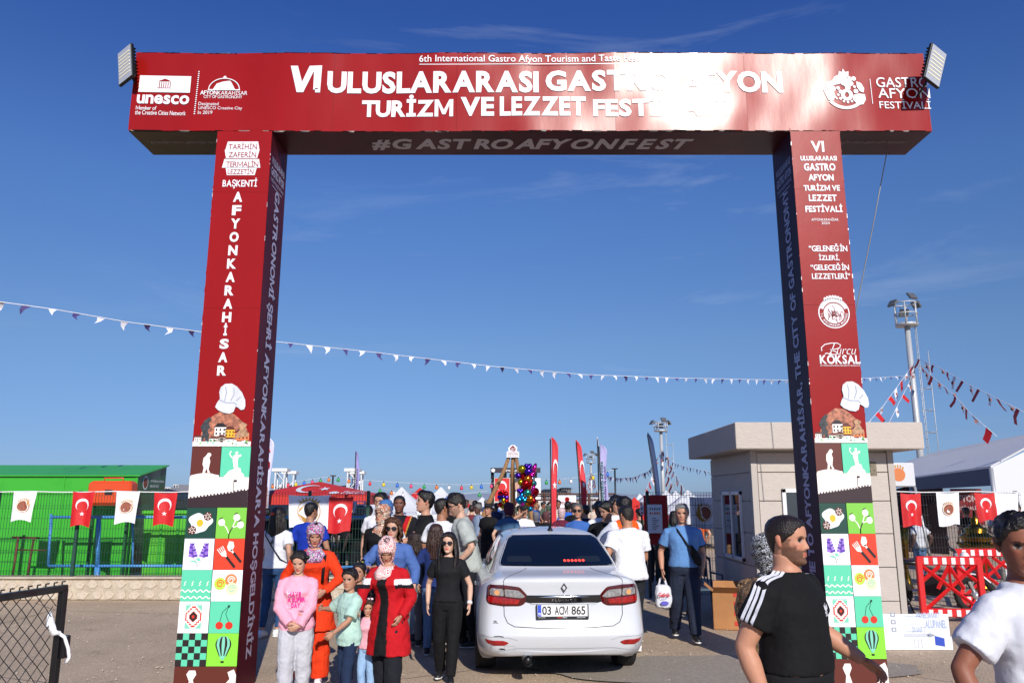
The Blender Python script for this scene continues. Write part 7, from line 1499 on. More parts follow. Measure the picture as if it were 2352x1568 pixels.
# ================================================================== crowd beyond the car and behind the fences
random.seed(33)
SK = ['c08a6a', 'a9714f', 'cf9e80', '8f5c42', 'b98263', '5f4034']; HC = ['120e0d', '1c1310', '2c1d16', '0e0c0c', '3a281e', '56524e']
def C_(px, py, Y, label, **k):
    """a person of the crowd, standing at distance Y with the head top seen at (px, py)"""
    z = zat(py, Y); z = max(1.5, min(1.93, z)); d = dict(lod=2 if Y > 16 else 1, top=T_(k.pop('shirt', blackc)), bottom=B_(k.pop('legs', blackj)), skin=k.pop('skin', random.choice(SK)), hair=dict(kind=k.pop('hk', 'short'), color=k.pop('hc', random.choice(HC)), len=.35, spread=80)); yaw = k.pop('yaw', random.uniform(-40, 40)); d.update(k)
    return person(label, Vector((xat(px, Y), Y, 0)), z, yaw, **d)
def chef_hat(ctx): MB().rings([(0, -.005, .04, .088, .108), (0, -.005, .09, .090, .112), (0, -.01, .13, .094, .115), (0, -.01, .14, .07, .09)], 22, mat('black_cap', '141417', .8), M=ctx['Mh']).build('cap', ctx['root'])
hc = lambda c: dict(mat=cloth(c))
C_(1122, 1158, 18.5, 'cook in a black cap and black jacket facing left behind the car roof', yaw=150, extras=chef_hat, lod=1); C_(1168, 1156, 16.0, 'woman in a plum headscarf and denim shirt seen from behind over the car roof', yaw=-25, female=1, hijab=hc('4a2238'), shirt=cloth('3f6184'), lod=1)
C_(1204, 1164, 18.5, 'waiter in black cap and white shirt shading his eyes', yaw=190, extras=chef_hat, shirt=whitec, rh=(.08, .20, 1.60), rhint=(1, .3, -.4), lod=1); C_(1231, 1180, 21, 'woman in a grey headscarf beyond the car roof', yaw=10, female=1, hijab=hc('6d6c74')); C_(1254, 1176, 19, 'woman in a dusty maroon headscarf and black coat beyond the car', yaw=0, female=1, hijab=hc('5d3b3f'), lod=1)
C_(1290, 1168, 19, 'woman in a pale pink headscarf and maroon top by the red feather flag', yaw=0, female=1, hijab=hc('c9adb0'), shirt=cloth('5e1e34'), lod=1); C_(1305, 1152, 22, 'man with black hair in a bright blue T-shirt by the red feather flag', shirt=cloth('2a62c4')); C_(1320, 1155, 19.5, 'man in a black T-shirt between the two red feather flags', yaw=-20, lod=1)
C_(1328, 1158, 14.2, 'woman with sunglasses and a blue V-neck top with backpack straps', yaw=170, female=1, hk='tied', shades='dark', shirt=cloth('3a62a8'), lod=1); C_(1098, 1158, 21, 'grey-haired man in a flowery shirt beyond the car', shirt=cloth('7f8fa8'), yaw=120, hc='6a6763'); C_(1083, 1160, 23, 'man in a dark red shirt under the red tent', shirt=cloth('6a2a30'))
C_(1378, 1152, 14.5, 'man in a white shirt half hidden behind the bald man', shirt=whitec, yaw=20, lod=1); C_(1345, 1160, 17, 'dark-haired man in a navy jacket beside the second red flag', shirt=navyc)
C_(680, 1165, 17.5, 'person in a dark top behind the fence, left of the royal blue T-shirt', yaw=160); C_(845, 1162, 17.0, 'man with sunglasses and stubble looking through the fence end', yaw=178, shades='dark', beard=.5, lod=1); C_(800, 1152, 19, 'person in a black jacket behind the large red flag', yaw=20); C_(742, 1155, 18, 'person in dark blue behind the drooping flag', shirt=navyc)
C_(826, 1163, 16.6, 'woman in a grey headscarf right behind the fence', female=1, hijab=hc('55585f'), yaw=30, lod=1); C_(612, 1168, 18, 'person in black standing behind the column and fence'); C_(650, 1180, 19, 'person in a dark blue shirt far behind the fence', shirt=cloth('1f2f6a'))
C_(1520, 1172, 17.5, 'woman in a green sequinned dress and red flowered headscarf behind the fence', female=1, hijab=dict(mat=pattern_mat(mat('red_flower_scarf', 'c8342a', .6), 12, ['c8342a', 'e0562f', '2b8fa8', 'd8382a'], False)), shirt=mat('green_sequins', '0f5a44', .25, noise_amt=.6, noise_scale=50, bump=1, bump_scale=60), legs=cloth('1a3a34'), yaw=190, lod=1)
C_(1500, 1170, 18, 'woman with long curly hair behind the fence poster', female=1, hk='wavy', yaw=200); C_(1470, 1168, 19, 'man in an olive T-shirt behind the right fence', shirt=cloth('4d5138')); C_(1548, 1175, 18.5, 'person in a purple dress behind the fence near the booth', female=1, shirt=cloth('3a1d5a'), legs=cloth('2a154a'), hk='long'); C_(1604, 1172, 19, 'person in an orange top behind the fence beside the booth', shirt=cloth('c9602a'))
C_(2108, 1180, 18, 'person in blue jeans and pale shirt inside the marquee', shirt=cloth('b9bdc6'), legs=cloth('4f7099'), yaw=20); C_(2296, 1160, 20, 'stall keeper in a white and blue top beyond the twisted red flag', shirt=cloth('b8c6d8'), yaw=190); C_(2222, 1165, 21, 'dark-clad person standing in the shade of the marquee'); C_(2340, 1158, 19, 'person with a dark beard at the far right of the marquee', yaw=150, beard=.8, shirt=cloth('a8857a'))
FAR = []; names = {'14151a': 'black', '22304f': 'navy', 'b9bcc4': 'white', '7a2630': 'red', '4a5a4a': 'green', '8d8f96': 'grey', '3a62a8': 'blue', '6a5848': 'brown', 'c9b8a8': 'beige'}; keys = list(names)
for i in range(42):     # the far crowd: heads a few pixels high
    if i < 30: px = 1070 + 11.2 * i + random.uniform(-4, 4)
    else: px = random.uniform(600, 850) if i < 36 else random.uniform(1450, 1570)
    Y = random.uniform(24, 38); c = random.choice(keys); f = random.random() < .4; hj = f and random.random() < .6; hcol = random.choice(keys)
    FAR.append((px, person('far %s in %s top%s' % ('woman' if f else 'man', names[c], (' and %s headscarf' % names[hcol]) if hj else ''), Vector((xat(px, Y), Y, 0)), random.uniform(1.55, 1.82), random.uniform(0, 360), group='people in the distant crowd', lod=2, female=int(f), hijab=hc(hcol) if hj else None, skin=random.choice(SK), hair=dict(kind='short', color=random.choice(HC)), top=T_(cloth(c)), bottom=B_(blackj), shoes=None)[0]))
ORD = 'first second third fourth fifth sixth seventh eighth ninth tenth eleventh twelfth thirteenth fourteenth fifteenth sixteenth seventeenth eighteenth nineteenth twentieth'.split()
FAR.sort(key=lambda a: a[0]); M_ = [o for a, o in FAR]
for i, o in enumerate(M_): o['label'] += ', %s from the %s in the distant crowd' % ((ORD[i], 'left') if i < 20 else ((ORD[len(M_) - 1 - i], 'right') if len(M_) - 1 - i < 20 else ('right', 'middle')))
# ================================================================== tents and stalls
def peak_tent(label, px, py, Y, w_, m, eave, cat='tent', group=None, front=None, back=True):
    z1 = zat(py, Y); x = xat(px, Y, z1); t = thing('canopy_tent', label, cat, (x, Y, 0), random.uniform(-.15, .15) if not front else 0, group); q = MB(); vs = []; n = 24; h = w_ / 2; ks = 7
    for k in range(ks + 1):
        f = k / ks; r_ = h * (1 - f) + .02; z = eave + (z1 - eave) * (f ** (1.7 if not front else 1.0))
        for s_ in range(n):
            a = 2 * math.pi * (s_ + .5) / n; c, s2 = math.cos(a), math.sin(a); mxx = max(abs(c), abs(s2)); vs.append((r_ * c / mxx, r_ * s2 / mxx, z))
    q.add(vs, [(k * n + i, k * n + (i + 1) % n, (k + 1) * n + (i + 1) % n, (k + 1) * n + i) for k in range(ks) for i in range(n)], m, False); q.build('roof', t)
    q = MB()
    for a, b in (((-h, -h), (h, -h)), ((h, -h), (h, h)), ((h, h), (-h, h)), ((-h, h), (-h, -h))): q.add([(a[0], a[1], eave - .25), (b[0], b[1], eave - .25), (b[0], b[1], eave + .02), (a[0], a[1], eave + .02)], [(0, 1, 2, 3)], m)
    q.build('valance', t)
    for a in (-1, 1):
        for b in (-1, 1): MB().tube([(a * h * .98, b * h * .98, 0), (a * h * .98, b * h * .98, eave)], .03, 6, mat('tent_pole', 'b8babd', .4)).build('pole', t)
    if back: MB().box2((-h, h - .02, .4), (h, h, eave - .2), m).build('back_wall', t)
    if front: front(t, h, eave, z1)
    return t
def tr_front(t, h, eave, z1):
    f = lambda u, v: (u * h * (1 - v), v)
    p = Print((0, -h, eave), (1, 0, 0), Vector((0, h, z1 - eave)), .004, .03); p.poly(crescent(-.05, .40, .34, .27, 18), WPRINT); p.poly(star(.42, .40, .17, .14, rot=180), WPRINT)
    for s_ in (-1, 1): p.text('Burcu', s_ * 1.35 - .3, .16, s_ * 1.35 + .3, .24, WPRINT, 0, .0, .2); p.text('KÖKSAL', s_ * 1.35 - .34, .05, s_ * 1.35 + .34, .15, WPRINT, 0, .03); p.disc(s_ * 1.35 - .55, .13, .14, .08, WPRINT)
    p.build('emblem', t)
peak_tent('red pavilion tent with white crescent and star on its roof', 735, 1106, 24, 3.7, mat('tent_red', 'c22c22', .6), zat(1138, 24), front=tr_front, back=False)
for i, (px, py, Y, w_, m, lb) in enumerate(((923, 1118, 30, 3.2, 'w', 'white peaked tent behind the headscarved women'), (1013, 1118, 31, 3.2, 'w', 'white peaked tent behind the group left of the car'), (965, 1120, 34, 3.6, 'r', 'red-roofed tent between two white peaked tents'), (1108, 1141, 45, 3.4, 'w', 'distant white peaked tent left of the red banner building'), (1072, 1152, 32, 3.4, 'r', 'low dark red tent behind the man in the grey T-shirt'), (905, 1128, 36, 3.2, 'w', 'white peaked tent half hidden behind another at left'),
        (1442, 1144, 33, 3.2, 'r', 'left red peaked tent beyond the steward'), (1457, 1142, 30, 3.2, 'r', 'right red peaked tent beyond the steward'), (1436, 1138, 42, 3.2, 'w', 'white peaked tent just right of the purple banner'), (1469, 1134, 38, 3.0, 'w', 'white peaked tent behind the red ones'), (1487, 1131, 36, 3.2, 'w', 'white peaked tent by the navy feather flag'), (1529, 1126, 32, 3.2, 'w', 'first bright white peaked tent behind the right fence'), (1551, 1127, 33, 3.0, 'w', 'second bright white peaked tent behind the right fence'), (1579, 1125, 31, 3.4, 'w', 'white peaked tent closest to the booth'), (1404, 1146, 48, 4, 'w', 'small far white tent under the steel canopy'), (870, 1140, 30, 5, 'w', 'broad white tent roof behind the fence end'), (640, 1148, 30, 5, 'k', 'dark tent roof beside the white feather flag'), (385, 1122, 26, 4.4, 'k', 'dark stall roof beyond the green bin'))):
    peak_tent(lb, px, py, Y, w_, {'w': mat('tent_white', 'c9cbd0', .7), 'r': mat('tent_red', 'c22c22', .6), 'k': mat('tent_black', '22242a', .6)}[m], zat(py, Y) - (1.0 if m != 'k' else .35), group='festival tents')
def panel(name, label, cat, px0, px1, py0, py1, Y, m, art=None, depth=.03, poles=True):
    z0, z1 = zat(py1, Y), zat(py0, Y); x0, x1 = xat(px0, Y, z1), xat(px1, Y, z1); t = thing(name, label, cat, (0, 0, 0)); MB().box2((x0, Y, z0), (x1, Y + depth, z1), m, .002).build('sheet', t)
    if poles: [MB().tube([(x, Y + depth, 0), (x, Y + depth, z1)], .02, 6, DKM).build('pole', t) for x in (x0 + .03, x1 - .03)]
    if art: p = Print((0, Y, 0), (1, 0, 0), (0, 0, 1), .002, .003); art(p, x0, z0, x1, z1); p.build('print', t)
    return t
def chips(p, x0, z0, x1, z1, rows=3, cols=6):
    cs = ['c8452f', '3a8f5a', 'e2a32f', '3f6fb0', 'b0415a', '5b4a3a']; random.seed(2)
    for i in range(cols):
        for j in range(rows): a = x0 + (x1 - x0) * (i + .22) / cols; b = z0 + (z1 - z0) * (j + .25) / rows; p.rect(a, b, a + (x1 - x0) * .6 / cols, b + (z1 - z0) * .5 / rows, mat('chip_' + cs[(i * 2 + j) % 6], cs[(i * 2 + j) % 6], .6))
def poster(p, x0, z0, x1, z1):
    w_, h_ = x1 - x0, z1 - z0; chips(p, x0 + .1 * w_, z0 + .62 * h_, x1 - .1 * w_, z0 + .92 * h_, 2, 5)
    for k in range(7): p.rect(x0 + .3 * w_, z0 + (.12 + .065 * k) * h_, x0 + (.55 + .1 * (k % 3)) * w_, z0 + (.14 + .065 * k) * h_, BLACK)
panel('menu_board', 'white board with rows of coloured pictures beside the steward', 'board', 1470, 1508, 1152, 1182, 16.4, FLW, chips); panel('poster', 'white information poster tied to the right fence', 'poster', 1487, 1520, 1158, 1224, 15.5, FLW, poster, poles=False)
panel('fence_banner', 'red cloth banner hung on the right fence behind the white poster', 'banner', 1478, 1532, 1137, 1250, 15.75, mat('flag_red', 'c4161c', .6), None, poles=False); panel('poster_stand', 'white double poster stand with printed portraits behind the robed man', 'stand', 958, 992, 1143, 1182, 14.6, FLW, lambda p, a, b, c, d: (p.text('FESTİVAL', a + .04, d - .12, c - .04, d - .05, RED, 0, .02), [p.disc(a + (c - a) * u, b + (d - b) * .35, .05, .07, NAVY) for u in (.25, .75)]))
panel('hanging_banner', 'white banner with red lettering under the steel canopy', 'banner', 1282, 1323, 1137, 1165, 30, FLW, lambda p, a, b, c, d: (p.text('FESTİVAL', a + .08, b + .12, c - .08, b + .26, RED, 0, .03), p.disc((a + c) / 2, d - .15, .09, .09, RED))); panel('cola_banner', 'dark stall counter with pictures behind the fence centre', 'stall', 690, 840, 1150, 1178, 20, mat('stall_blue', '1a2a5a', .6), chips)
# ================================================================== feather flags
def feather(label, px, py0, py1, Y, wpx, col, art=None, lean=0, group=None):
    z1, z0 = zat(py0, Y), max(.35, zat(py1, Y)); x = xat(px, Y, z1); t = thing('feather_flag', label, 'flag', (0, 0, 0), 0, group); w_ = wpx / FPX * Y; m = mat('feather_' + col, col, .6, bump=.2, bump_scale=5); vs = []; n = 26; H = z1 - z0
    for i in range(n + 1):
        f = i / n; z = z0 + H * f; ww = w_ * (1 - max(0, (f - .88) / .12) ** 2.2 * .95) * (.72 + .28 * min(1, f * 3)); bx = x + lean * (1 - f) ** 1.3 + .03 * math.sin(f * 6 + px)
        for j in range(5): u = j / 4; vs.append((bx - w_ / 2 + (ww * u if True else 0), Y + .02 * math.sin(f * 9 + u * 2) * u, z))
    q = MB().add(vs, [(i * 5 + j, i * 5 + j + 1, i * 5 + j + 6, i * 5 + j + 5) for i in range(n) for j in range(4)], m, True); me = modded(q, [('SOLIDIFY', dict(thickness=.01))]); link('cloth', me, t)
    MB().tube([(x + lean - w_ / 2 - .01, Y, 0), (x + lean * .5 - w_ / 2 - .01, Y, z0 + H * .5), (x - w_ / 2 - .01, Y, z1 - .05)], .018, 6, DKM).build('pole', t); MB().rings([(x + lean - w_ / 2, Y, 0, .22, .22), (x + lean - w_ / 2, Y, .06, .2, .2)], 12, DKM).build('base', t)
    if art: p = Print((0, Y - .03, 0), (1, 0, 0), (0, 0, 1), .002, .003); art(p, x, z0, z1, w_, lambda f: x + lean * (1 - f) ** 1.3 + .03 * math.sin(f * 6 + px)); p.build('print', t)
def tr_art(p, x, z0, z1, w_, cx): H = z1 - z0; p.poly(crescent(cx(.66) + .02, z0 + H * .66, w_ * .38, H * .095, 18, rot=-90), WPRINT); p.poly(star(cx(.5) + .02, z0 + H * .47, w_ * .34, H * .045), WPRINT)
FGp = 'red crescent feather flags'
feather('tall red feather flag with white crescent right behind the car roof', 1272, 1003, 1215, 20.5, 14, 'd02a35', tr_art, 0, FGp); feather('leaning red feather flag with white crescent, second from the car aerial', 1331, 1010, 1205, 21.5, 13, 'd02a36', tr_art, .12, FGp)
feather('lavender feather flag lettered in green and purple right of the red ones', 1384, 1020, 1165, 20, 16, 'a8a3d0', lambda p, x, z0, z1, w_, cx: (p.text('GASTRO AFYON', x - w_ * .30, z0 + .15, x + w_ * .02, z0 + (z1 - z0) * .72, mat('ltr_green', '1f6f63', .6), 0, .035, rot=90), p.text('TURİZM VE LEZZET', x + w_ * .08, z0 + .15, x + w_ * .36, z0 + (z1 - z0) * .66, mat('ltr_purple', '3b2a6a', .6), 0, .035, rot=90)), .05)
feather('thin white feather flag seen edge on beside the lavender one', 1375, 1003, 1170, 20.6, 3, 'd8d9e4'); feather('narrow lavender feather flag seen edge on above the fence', 822, 1034, 1140, 25, 7, '8b86c0', lambda p, x, z0, z1, w_, cx: p.text('FESTİVALİ', x - w_ * .2, z0 + .2, x + w_ * .25, z0 + (z1 - z0) * .6, NAVY, 0, .03, rot=90))
feather('white lavender feather flag with black and orange lettering just right of the left column', 618, 1000, 1190, 21, 22, 'c9c8e8', lambda p, x, z0, z1, w_, cx: (p.text('ŞEHRİ', x - w_ * .34, z0 + (z1 - z0) * .12, x - w_ * .08, z0 + (z1 - z0) * .48, BLACK, 0, .04, rot=90), p.text('AFYONKARAHİSAR', x + w_ * .02, z0 - .1, x + w_ * .26, z0 + (z1 - z0) * .38, mat('ltr_orange', 'b9783a', .6), 0, .04, rot=90), p.disc(x - w_ * .22, z0 + (z1 - z0) * .64, w_ * .13, .12, BROWN), p.disc(x + w_ * .18, z0 + (z1 - z0) * .64, w_ * .15, .10, RED), p.rect(x - w_ * .3, z0 + (z1 - z0) * .80, x - w_ * .06, z0 + (z1 - z0) * .84, mat('plate_blue', '2349c4', .4)), p.poly([(x + w_ * .05, z0 + (z1 - z0) * .8), (x + w_ * .3, z0 + (z1 - z0) * .8), (x + w_ * .18, z0 + (z1 - z0) * .84)], K['orange'])))
feather('navy blue feather flag bending in the wind beside the floodlight mast', 1493, 993, 1215, 20, 10, '14305f', None, .28)
# ================================================================== floodlight masts
gal = mat('galvanised_steel', 'b4b7ba', .5, metal=.3)
def mast(label, px, pyt, pyp, Y, k=1.0, lad=True):
    zt, zp = zat(pyt, Y), zat(pyp, Y); x = xat(px, Y, zp); t = thing('floodlight_mast', label, 'mast', (x, Y, 0), 0); r_ = .42 * k; MB().tube([(0, 0, 0), (0, 0, zp)], [.15 * k, .10 * k], 14, gal).build('pole', t)
    q = MB().rings([(0, 0, zp - .05 * k, r_, r_), (0, 0, zp + .05 * k, r_, r_)], 20, gal); q.build('platform', t); q = MB(); H = (zt - zp) * .72
    for z in (.5, 1.0): q.tube([(r_ * math.cos(R(a)), r_ * math.sin(R(a)), zp + H * z) for a in range(0, 361, 24)], .028 * k, 5, gal)
    for a in range(0, 360, 60): q.tube([(r_ * math.cos(R(a)), r_ * math.sin(R(a)), zp), (r_ * math.cos(R(a)), r_ * math.sin(R(a)), zp + H)], .028 * k, 5, gal)
    q.build('cage', t)
    for a, zz, rr in ((200, .95, 1.5), (-70, 1.25, .9), (20, 1.0, 1.4), (90, .6, .3)):
        v = Vector((math.cos(R(a)) * r_ * rr, math.sin(R(a)) * r_ * rr, zp + H * zz)); f_ = MB().box(v, (.36 * k, .08 * k, .30 * k), mat('floodlight_grey', '6a6d70', .4, metal=.4), Euler((R(-35), 0, R(a + 90))).to_matrix(), .01).tube([v, (math.cos(R(a)) * r_, math.sin(R(a)) * r_, zp + H * .95)], .015 * k, 5, gal); f_.build('floodlight', t)
    if lad:
        q = MB(); xo = .30 * k; n = int(zp / .3)
        for s_ in (0, .26 * k): q.tube([(xo + s_ * .3, -.1 + s_, .4), (xo + s_ * .3, -.1 + s_, zp)], .014 * k, 5, gal)
        for i in range(n): q.tube([(xo, -.1, .5 + i * .3), (xo + .08 * k, -.1 + .26 * k, .5 + i * .3)], .009 * k, 4, gal)
        q.build('ladder', t); q = MB(); q.tube([(xo + .42 * k, 0, 1.6), (xo + .42 * k, 0, zp * .88)], .016 * k, 5, gal); i = 0
        while 1.8 + i * .85 * k < zp * .88: z = 1.8 + i * .85 * k; q.tube([(xo, -.1, z), (xo + .2 * k, -.28 * k, z), (xo + .42 * k, 0, z), (xo + .2 * k, .28 * k, z), (xo, .16 * k, z)], .012 * k, 4, gal); i += 1
        q.build('ladder_guard', t)
mast('tall galvanised floodlight mast with round cage rising behind the booth at right', 2083, 678, 746, 30, 1.0); mast('galvanised floodlight mast beside the navy feather flag', 1518, 962, 989, 52, 1.05); mast('small distant floodlight mast left of the lavender flag', 1357, 1036, 1062, 75, 1.0, False)
def tower(label, px, py, Y):
    z = zat(py, Y); t = thing('truss_tower', label, 'tower', (xat(px, Y, z), Y, 0), 0, 'stage truss towers'); q = MB(); w_ = .35
    for a in (-w_, w_):
        for b in (-w_, w_): q.tube([(a, b, 0), (a, b, z)], .06, 4, mat('alu_truss', 'd5d7da', .4))
    for i in range(int(z / .8)): q.tube([(-w_ * (1 if i % 2 else -1), -w_, i * .8), (w_ * (1 if i % 2 else -1), -w_, i * .8 + .8)], .04, 4, mat('alu_truss', 'd5d7da', .4))
    q.build('lattice', t); MB().box((0, 0, z), (1.2, 1.0, .25), mat('alu_truss', 'd5d7da', .4), None, .02).build('head_block', t)
for a in (('left of two white truss towers beyond the lavender column flag', 646, 1079, 62), ('second white truss tower right of the column flag', 667, 1085, 64), ('white truss tower left of the thin lavender flag', 811, 1079, 62), ('white truss tower right of the thin lavender flag', 822, 1085, 64)): tower(*a)
# ================================================================== stage building with banners, canopy, far buildings
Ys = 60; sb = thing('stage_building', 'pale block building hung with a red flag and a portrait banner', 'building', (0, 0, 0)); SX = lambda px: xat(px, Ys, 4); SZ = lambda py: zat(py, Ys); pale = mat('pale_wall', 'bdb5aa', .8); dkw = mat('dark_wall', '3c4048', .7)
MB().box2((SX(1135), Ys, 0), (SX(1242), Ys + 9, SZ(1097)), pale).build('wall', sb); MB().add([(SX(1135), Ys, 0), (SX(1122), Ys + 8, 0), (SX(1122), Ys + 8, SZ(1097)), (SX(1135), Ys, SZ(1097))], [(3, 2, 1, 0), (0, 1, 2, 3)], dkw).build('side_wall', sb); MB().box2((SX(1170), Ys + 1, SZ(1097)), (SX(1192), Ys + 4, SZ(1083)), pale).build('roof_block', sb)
p = Print((0, Ys, 0), (1, 0, 0), (0, 0, 1), .03, .03); p.rect(SX(1137), SZ(1150), SX(1170), SZ(1098), TRRED); p.poly(crescent(SX(1153), SZ(1116), .36, .40, 18, rot=-90), WPRINT, 1); p.poly(star(SX(1153), SZ(1131), .17, .17), WPRINT, 1); p.build('flag', sb)
p = Print((0, Ys, 0), (1, 0, 0), (0, 0, 1), .03, .03); x0, x1, z0, z1 = SX(1172), SX(1197), SZ(1152), SZ(1098); W_, H_ = x1 - x0, z1 - z0; p.rect(x0, z0, x1, z1, mat('portrait_dark', '34363c', .6)); p.disc(x0 + .6 * W_, z0 + .66 * H_, .24 * W_, .18 * H_, mat('portrait_skin', 'b98f7a', .6), 1); p.poly([(x0 + .2 * W_, z0), (x0 + .3 * W_, z0 + .38 * H_), (x0 + .6 * W_, z0 + .5 * H_), (x0 + .95 * W_, z0 + .36 * H_), (x1, z0)], mat('portrait_suit', '4e5056', .6), 1); p.poly([(x0 + .42 * W_, z0 + .1 * H_), (x0 + .42 * W_, z0 + .42 * H_), (x0 + .62 * W_, z0 + .46 * H_), (x0 + .6 * W_, z0 + .2 * H_)], WPRINT, 2); p.build('portrait_banner', sb)
p = Print((0, Ys, 0), (1, 0, 0), (0, 0, 1), .03, .03); p.rect(SX(1222), SZ(1152), SX(1241), SZ(1098), FLW); p.build('white_banner', sb)
MB().box2((SX(1127), Ys - .3, SZ(1085)), (SX(1241), Ys + .3, SZ(1074)), mat('sign_dark', '221a2c', .5)).build('sign_board', sb); p = Print((0, Ys - .3, 0), (1, 0, 0), (0, 0, 1), .03, .03); p.text('AFYONKARAHİSAR', SX(1158), SZ(1083), SX(1215), SZ(1077), WPRINT, 0, .03); p.disc(SX(1133), SZ(1080), .14, .14, WPRINT); p.build('sign_lettering', sb)
for px in (1131, 1160, 1230): MB().tube([(SX(px), Ys + .2, SZ(1100)), (SX(px), Ys + .2, SZ(1083))], .12, 6, DKM).build('sign_post', sb)
Yq = 40; cp = thing('steel_canopy', 'long rusty steel canopy frame on posts beyond the car', 'canopy', (0, 0, 0)); QX = lambda px: xat(px, Yq, 2.5); rs = mat('rust_beam', '4a2a20', .7)
for a, b, z in ((1222, 1412, 1133), (1222, 1412, 1147)): MB().box2((QX(a), Yq, zat(z + 3, Yq)), (QX(b), Yq + .3, zat(z - 1, Yq)), rs).build('beam', cp)
MB().box2((QX(1222), Yq + .1, zat(1139, Yq)), (QX(1405), Yq + 4, zat(1137, Yq)), mat('canopy_dark', '15161a', .8)).build('roof_sheet', cp)
for px in (1226, 1250, 1300, 1352, 1394, 1412): MB().tube([(QX(px), Yq, 0), (QX(px), Yq, zat(1133, Yq))], .06, 6, rs).build('post', cp)
MB().tube([(QX(1255), Yq - .1, zat(1160, Yq)), (QX(1285), Yq - .1, zat(1134, Yq))], .06, 6, rs).build('brace', cp)
def building(label, px0, px1, py, Y, m, roof=None, rows=3, cols=6, steps=None):
    z1 = zat(py, Y); x0, x1 = xat(px0, Y, z1), xat(px1, Y, z1); t = thing('apartment_building', label, 'building', (0, 0, 0), 0, 'far buildings'); MB().box2((x0, Y, 0), (x1, Y + 12, z1), m).build('wall', t); W_ = x1 - x0
    if roof: MB().add([(x0 - .5, Y - .5, z1), (x1 + .5, Y - .5, z1), (x1 + .5, Y + 12, z1), (x0 - .5, Y + 12, z1), (x0 + W_ * .12, Y + 5, z1 + W_ * .10), (x1 - W_ * .12, Y + 5, z1 + W_ * .10)], [(0, 1, 5, 4), (1, 2, 5), (2, 3, 4, 5), (3, 0, 4)], roof).build('roof', t)
    g = mat('far_window', '2a3038', .3); hh = z1 / rows
    for i in range(cols):
        for j in range(rows): a = x0 + W_ * (i + .25) / cols; MB().box2((a, Y - .06, hh * (j + .3)), (a + W_ * .5 / cols, Y + .02, hh * (j + .78)), g).build('window', t)
    return t
fw = mat('far_white_wall', 'b4b6b9', .9); fd = mat('far_grey_wall', '6d6a6c', .9); dr2 = mat('far_dark_roof', '2c2f36', .8)
building('dark-roofed apartment block on the skyline right of the banner building', 1244, 1300, 1128, 230, fd, dr2, 4, 9); building('taller dark-roofed apartment block with attic on the skyline', 1290, 1312, 1121, 232, fd, dr2, 5, 4); building('white apartment block behind the canopy posts', 1236, 1290, 1150, 150, fw, None, 2, 8); building('white apartment block on the skyline left of the red pavilion', 628, 672, 1118, 200, fw, dr2, 4, 6); building('white apartment block on the skyline right of the red pavilion', 776, 812, 1117, 200, fw, dr2, 4, 5)
building('low white block behind the canopy at right', 1340, 1400, 1142, 180, fw, None, 2, 8); building('grey block on the skyline behind the white tents', 1540, 1580, 1132, 260, fd, None, 3, 5); building('distant flat white block left of the green bin', 365, 392, 1118, 300, fw, None, 3, 4); building('distant tower block pair over the green bin', 398, 410, 1112, 320, fw, None, 5, 2)
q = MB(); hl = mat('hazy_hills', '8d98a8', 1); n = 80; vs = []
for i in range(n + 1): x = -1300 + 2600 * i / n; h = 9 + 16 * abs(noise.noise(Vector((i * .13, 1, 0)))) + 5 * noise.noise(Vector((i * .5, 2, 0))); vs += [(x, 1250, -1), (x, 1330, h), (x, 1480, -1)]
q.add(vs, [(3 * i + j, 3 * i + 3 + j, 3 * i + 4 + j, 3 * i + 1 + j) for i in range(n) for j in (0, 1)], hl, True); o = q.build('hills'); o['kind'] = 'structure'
# ================================================================== tripod sign and balloons
wd = mat('bare_wood', '8f6a45', .8, noise_amt=.35, noise_scale=14, stretch=(6, 6, 1)); Yt = 24; t = thing('log_tripod', 'tripod of rough peeled logs carrying the festival sign', 'tripod', (0, 0, 0)); ap = P(1178, 1049, Yt)
for px, py, dy in ((1124, 1164, 0), (1215, 1174, -.6), (1178, 1170, .8)): b_ = P(px, py, Yt + dy); f_ = ap + (b_ - ap) * (ap.z / (ap.z - b_.z)); k_ = ap + Vector(((px - 1178) * .002, 0, 0)); MB().tube([k_ + (f_ - k_) * i / 6 + Vector((.02 * math.sin(i * 2 + px), 0, 0)) for i in range(7)], [.055 + .006 * i for i in range(7)], 9, wd).build('log', t)
p = Print((0, Yt - .12, 0), (1, 0, 0), (0, 0, 1), .004, 0); X_, Z_ = ap.x, ap.z
MB().prism([(X_ - .19, Z_ - .02), (X_ + .19, Z_ - .02), (X_ + .19, Z_ + .15), (X_ + .12, Z_ + .17), (X_ + .14, Z_ + .28), (X_ + .05, Z_ + .36), (X_ - .04, Z_ + .36), (X_ - .14, Z_ + .27), (X_ - .13, Z_ + .17), (X_ - .19, Z_ + .15)], Yt - .12, Yt - .08, FLW).build('sign_board', t); emblem(p, X_, Z_ + .24, .085, RED, 1); p.text('GASTRO', X_ - .15, Z_ + .105, X_ + .15, Z_ + .145, RED, 1); p.text('AFYON', X_ - .15, Z_ + .05, X_ + .15, Z_ + .10, RED, 1); p.text('FESTİVALİ', X_ - .15, Z_ + .005, X_ + .15, Z_ + .04, RED, 1); p.build('sign_lettering', t)
FO = {'red': 'c00f18', 'purple': '4a1fa0', 'pink': 'c81f8a', 'gold': 'b9a514', 'blue': '1f8fc8', 'orange': 'd8731a', 'silver': 'b9bcc2', 'teal': '3aa58f', 'green': '2f9a3a'}
_bl = {}
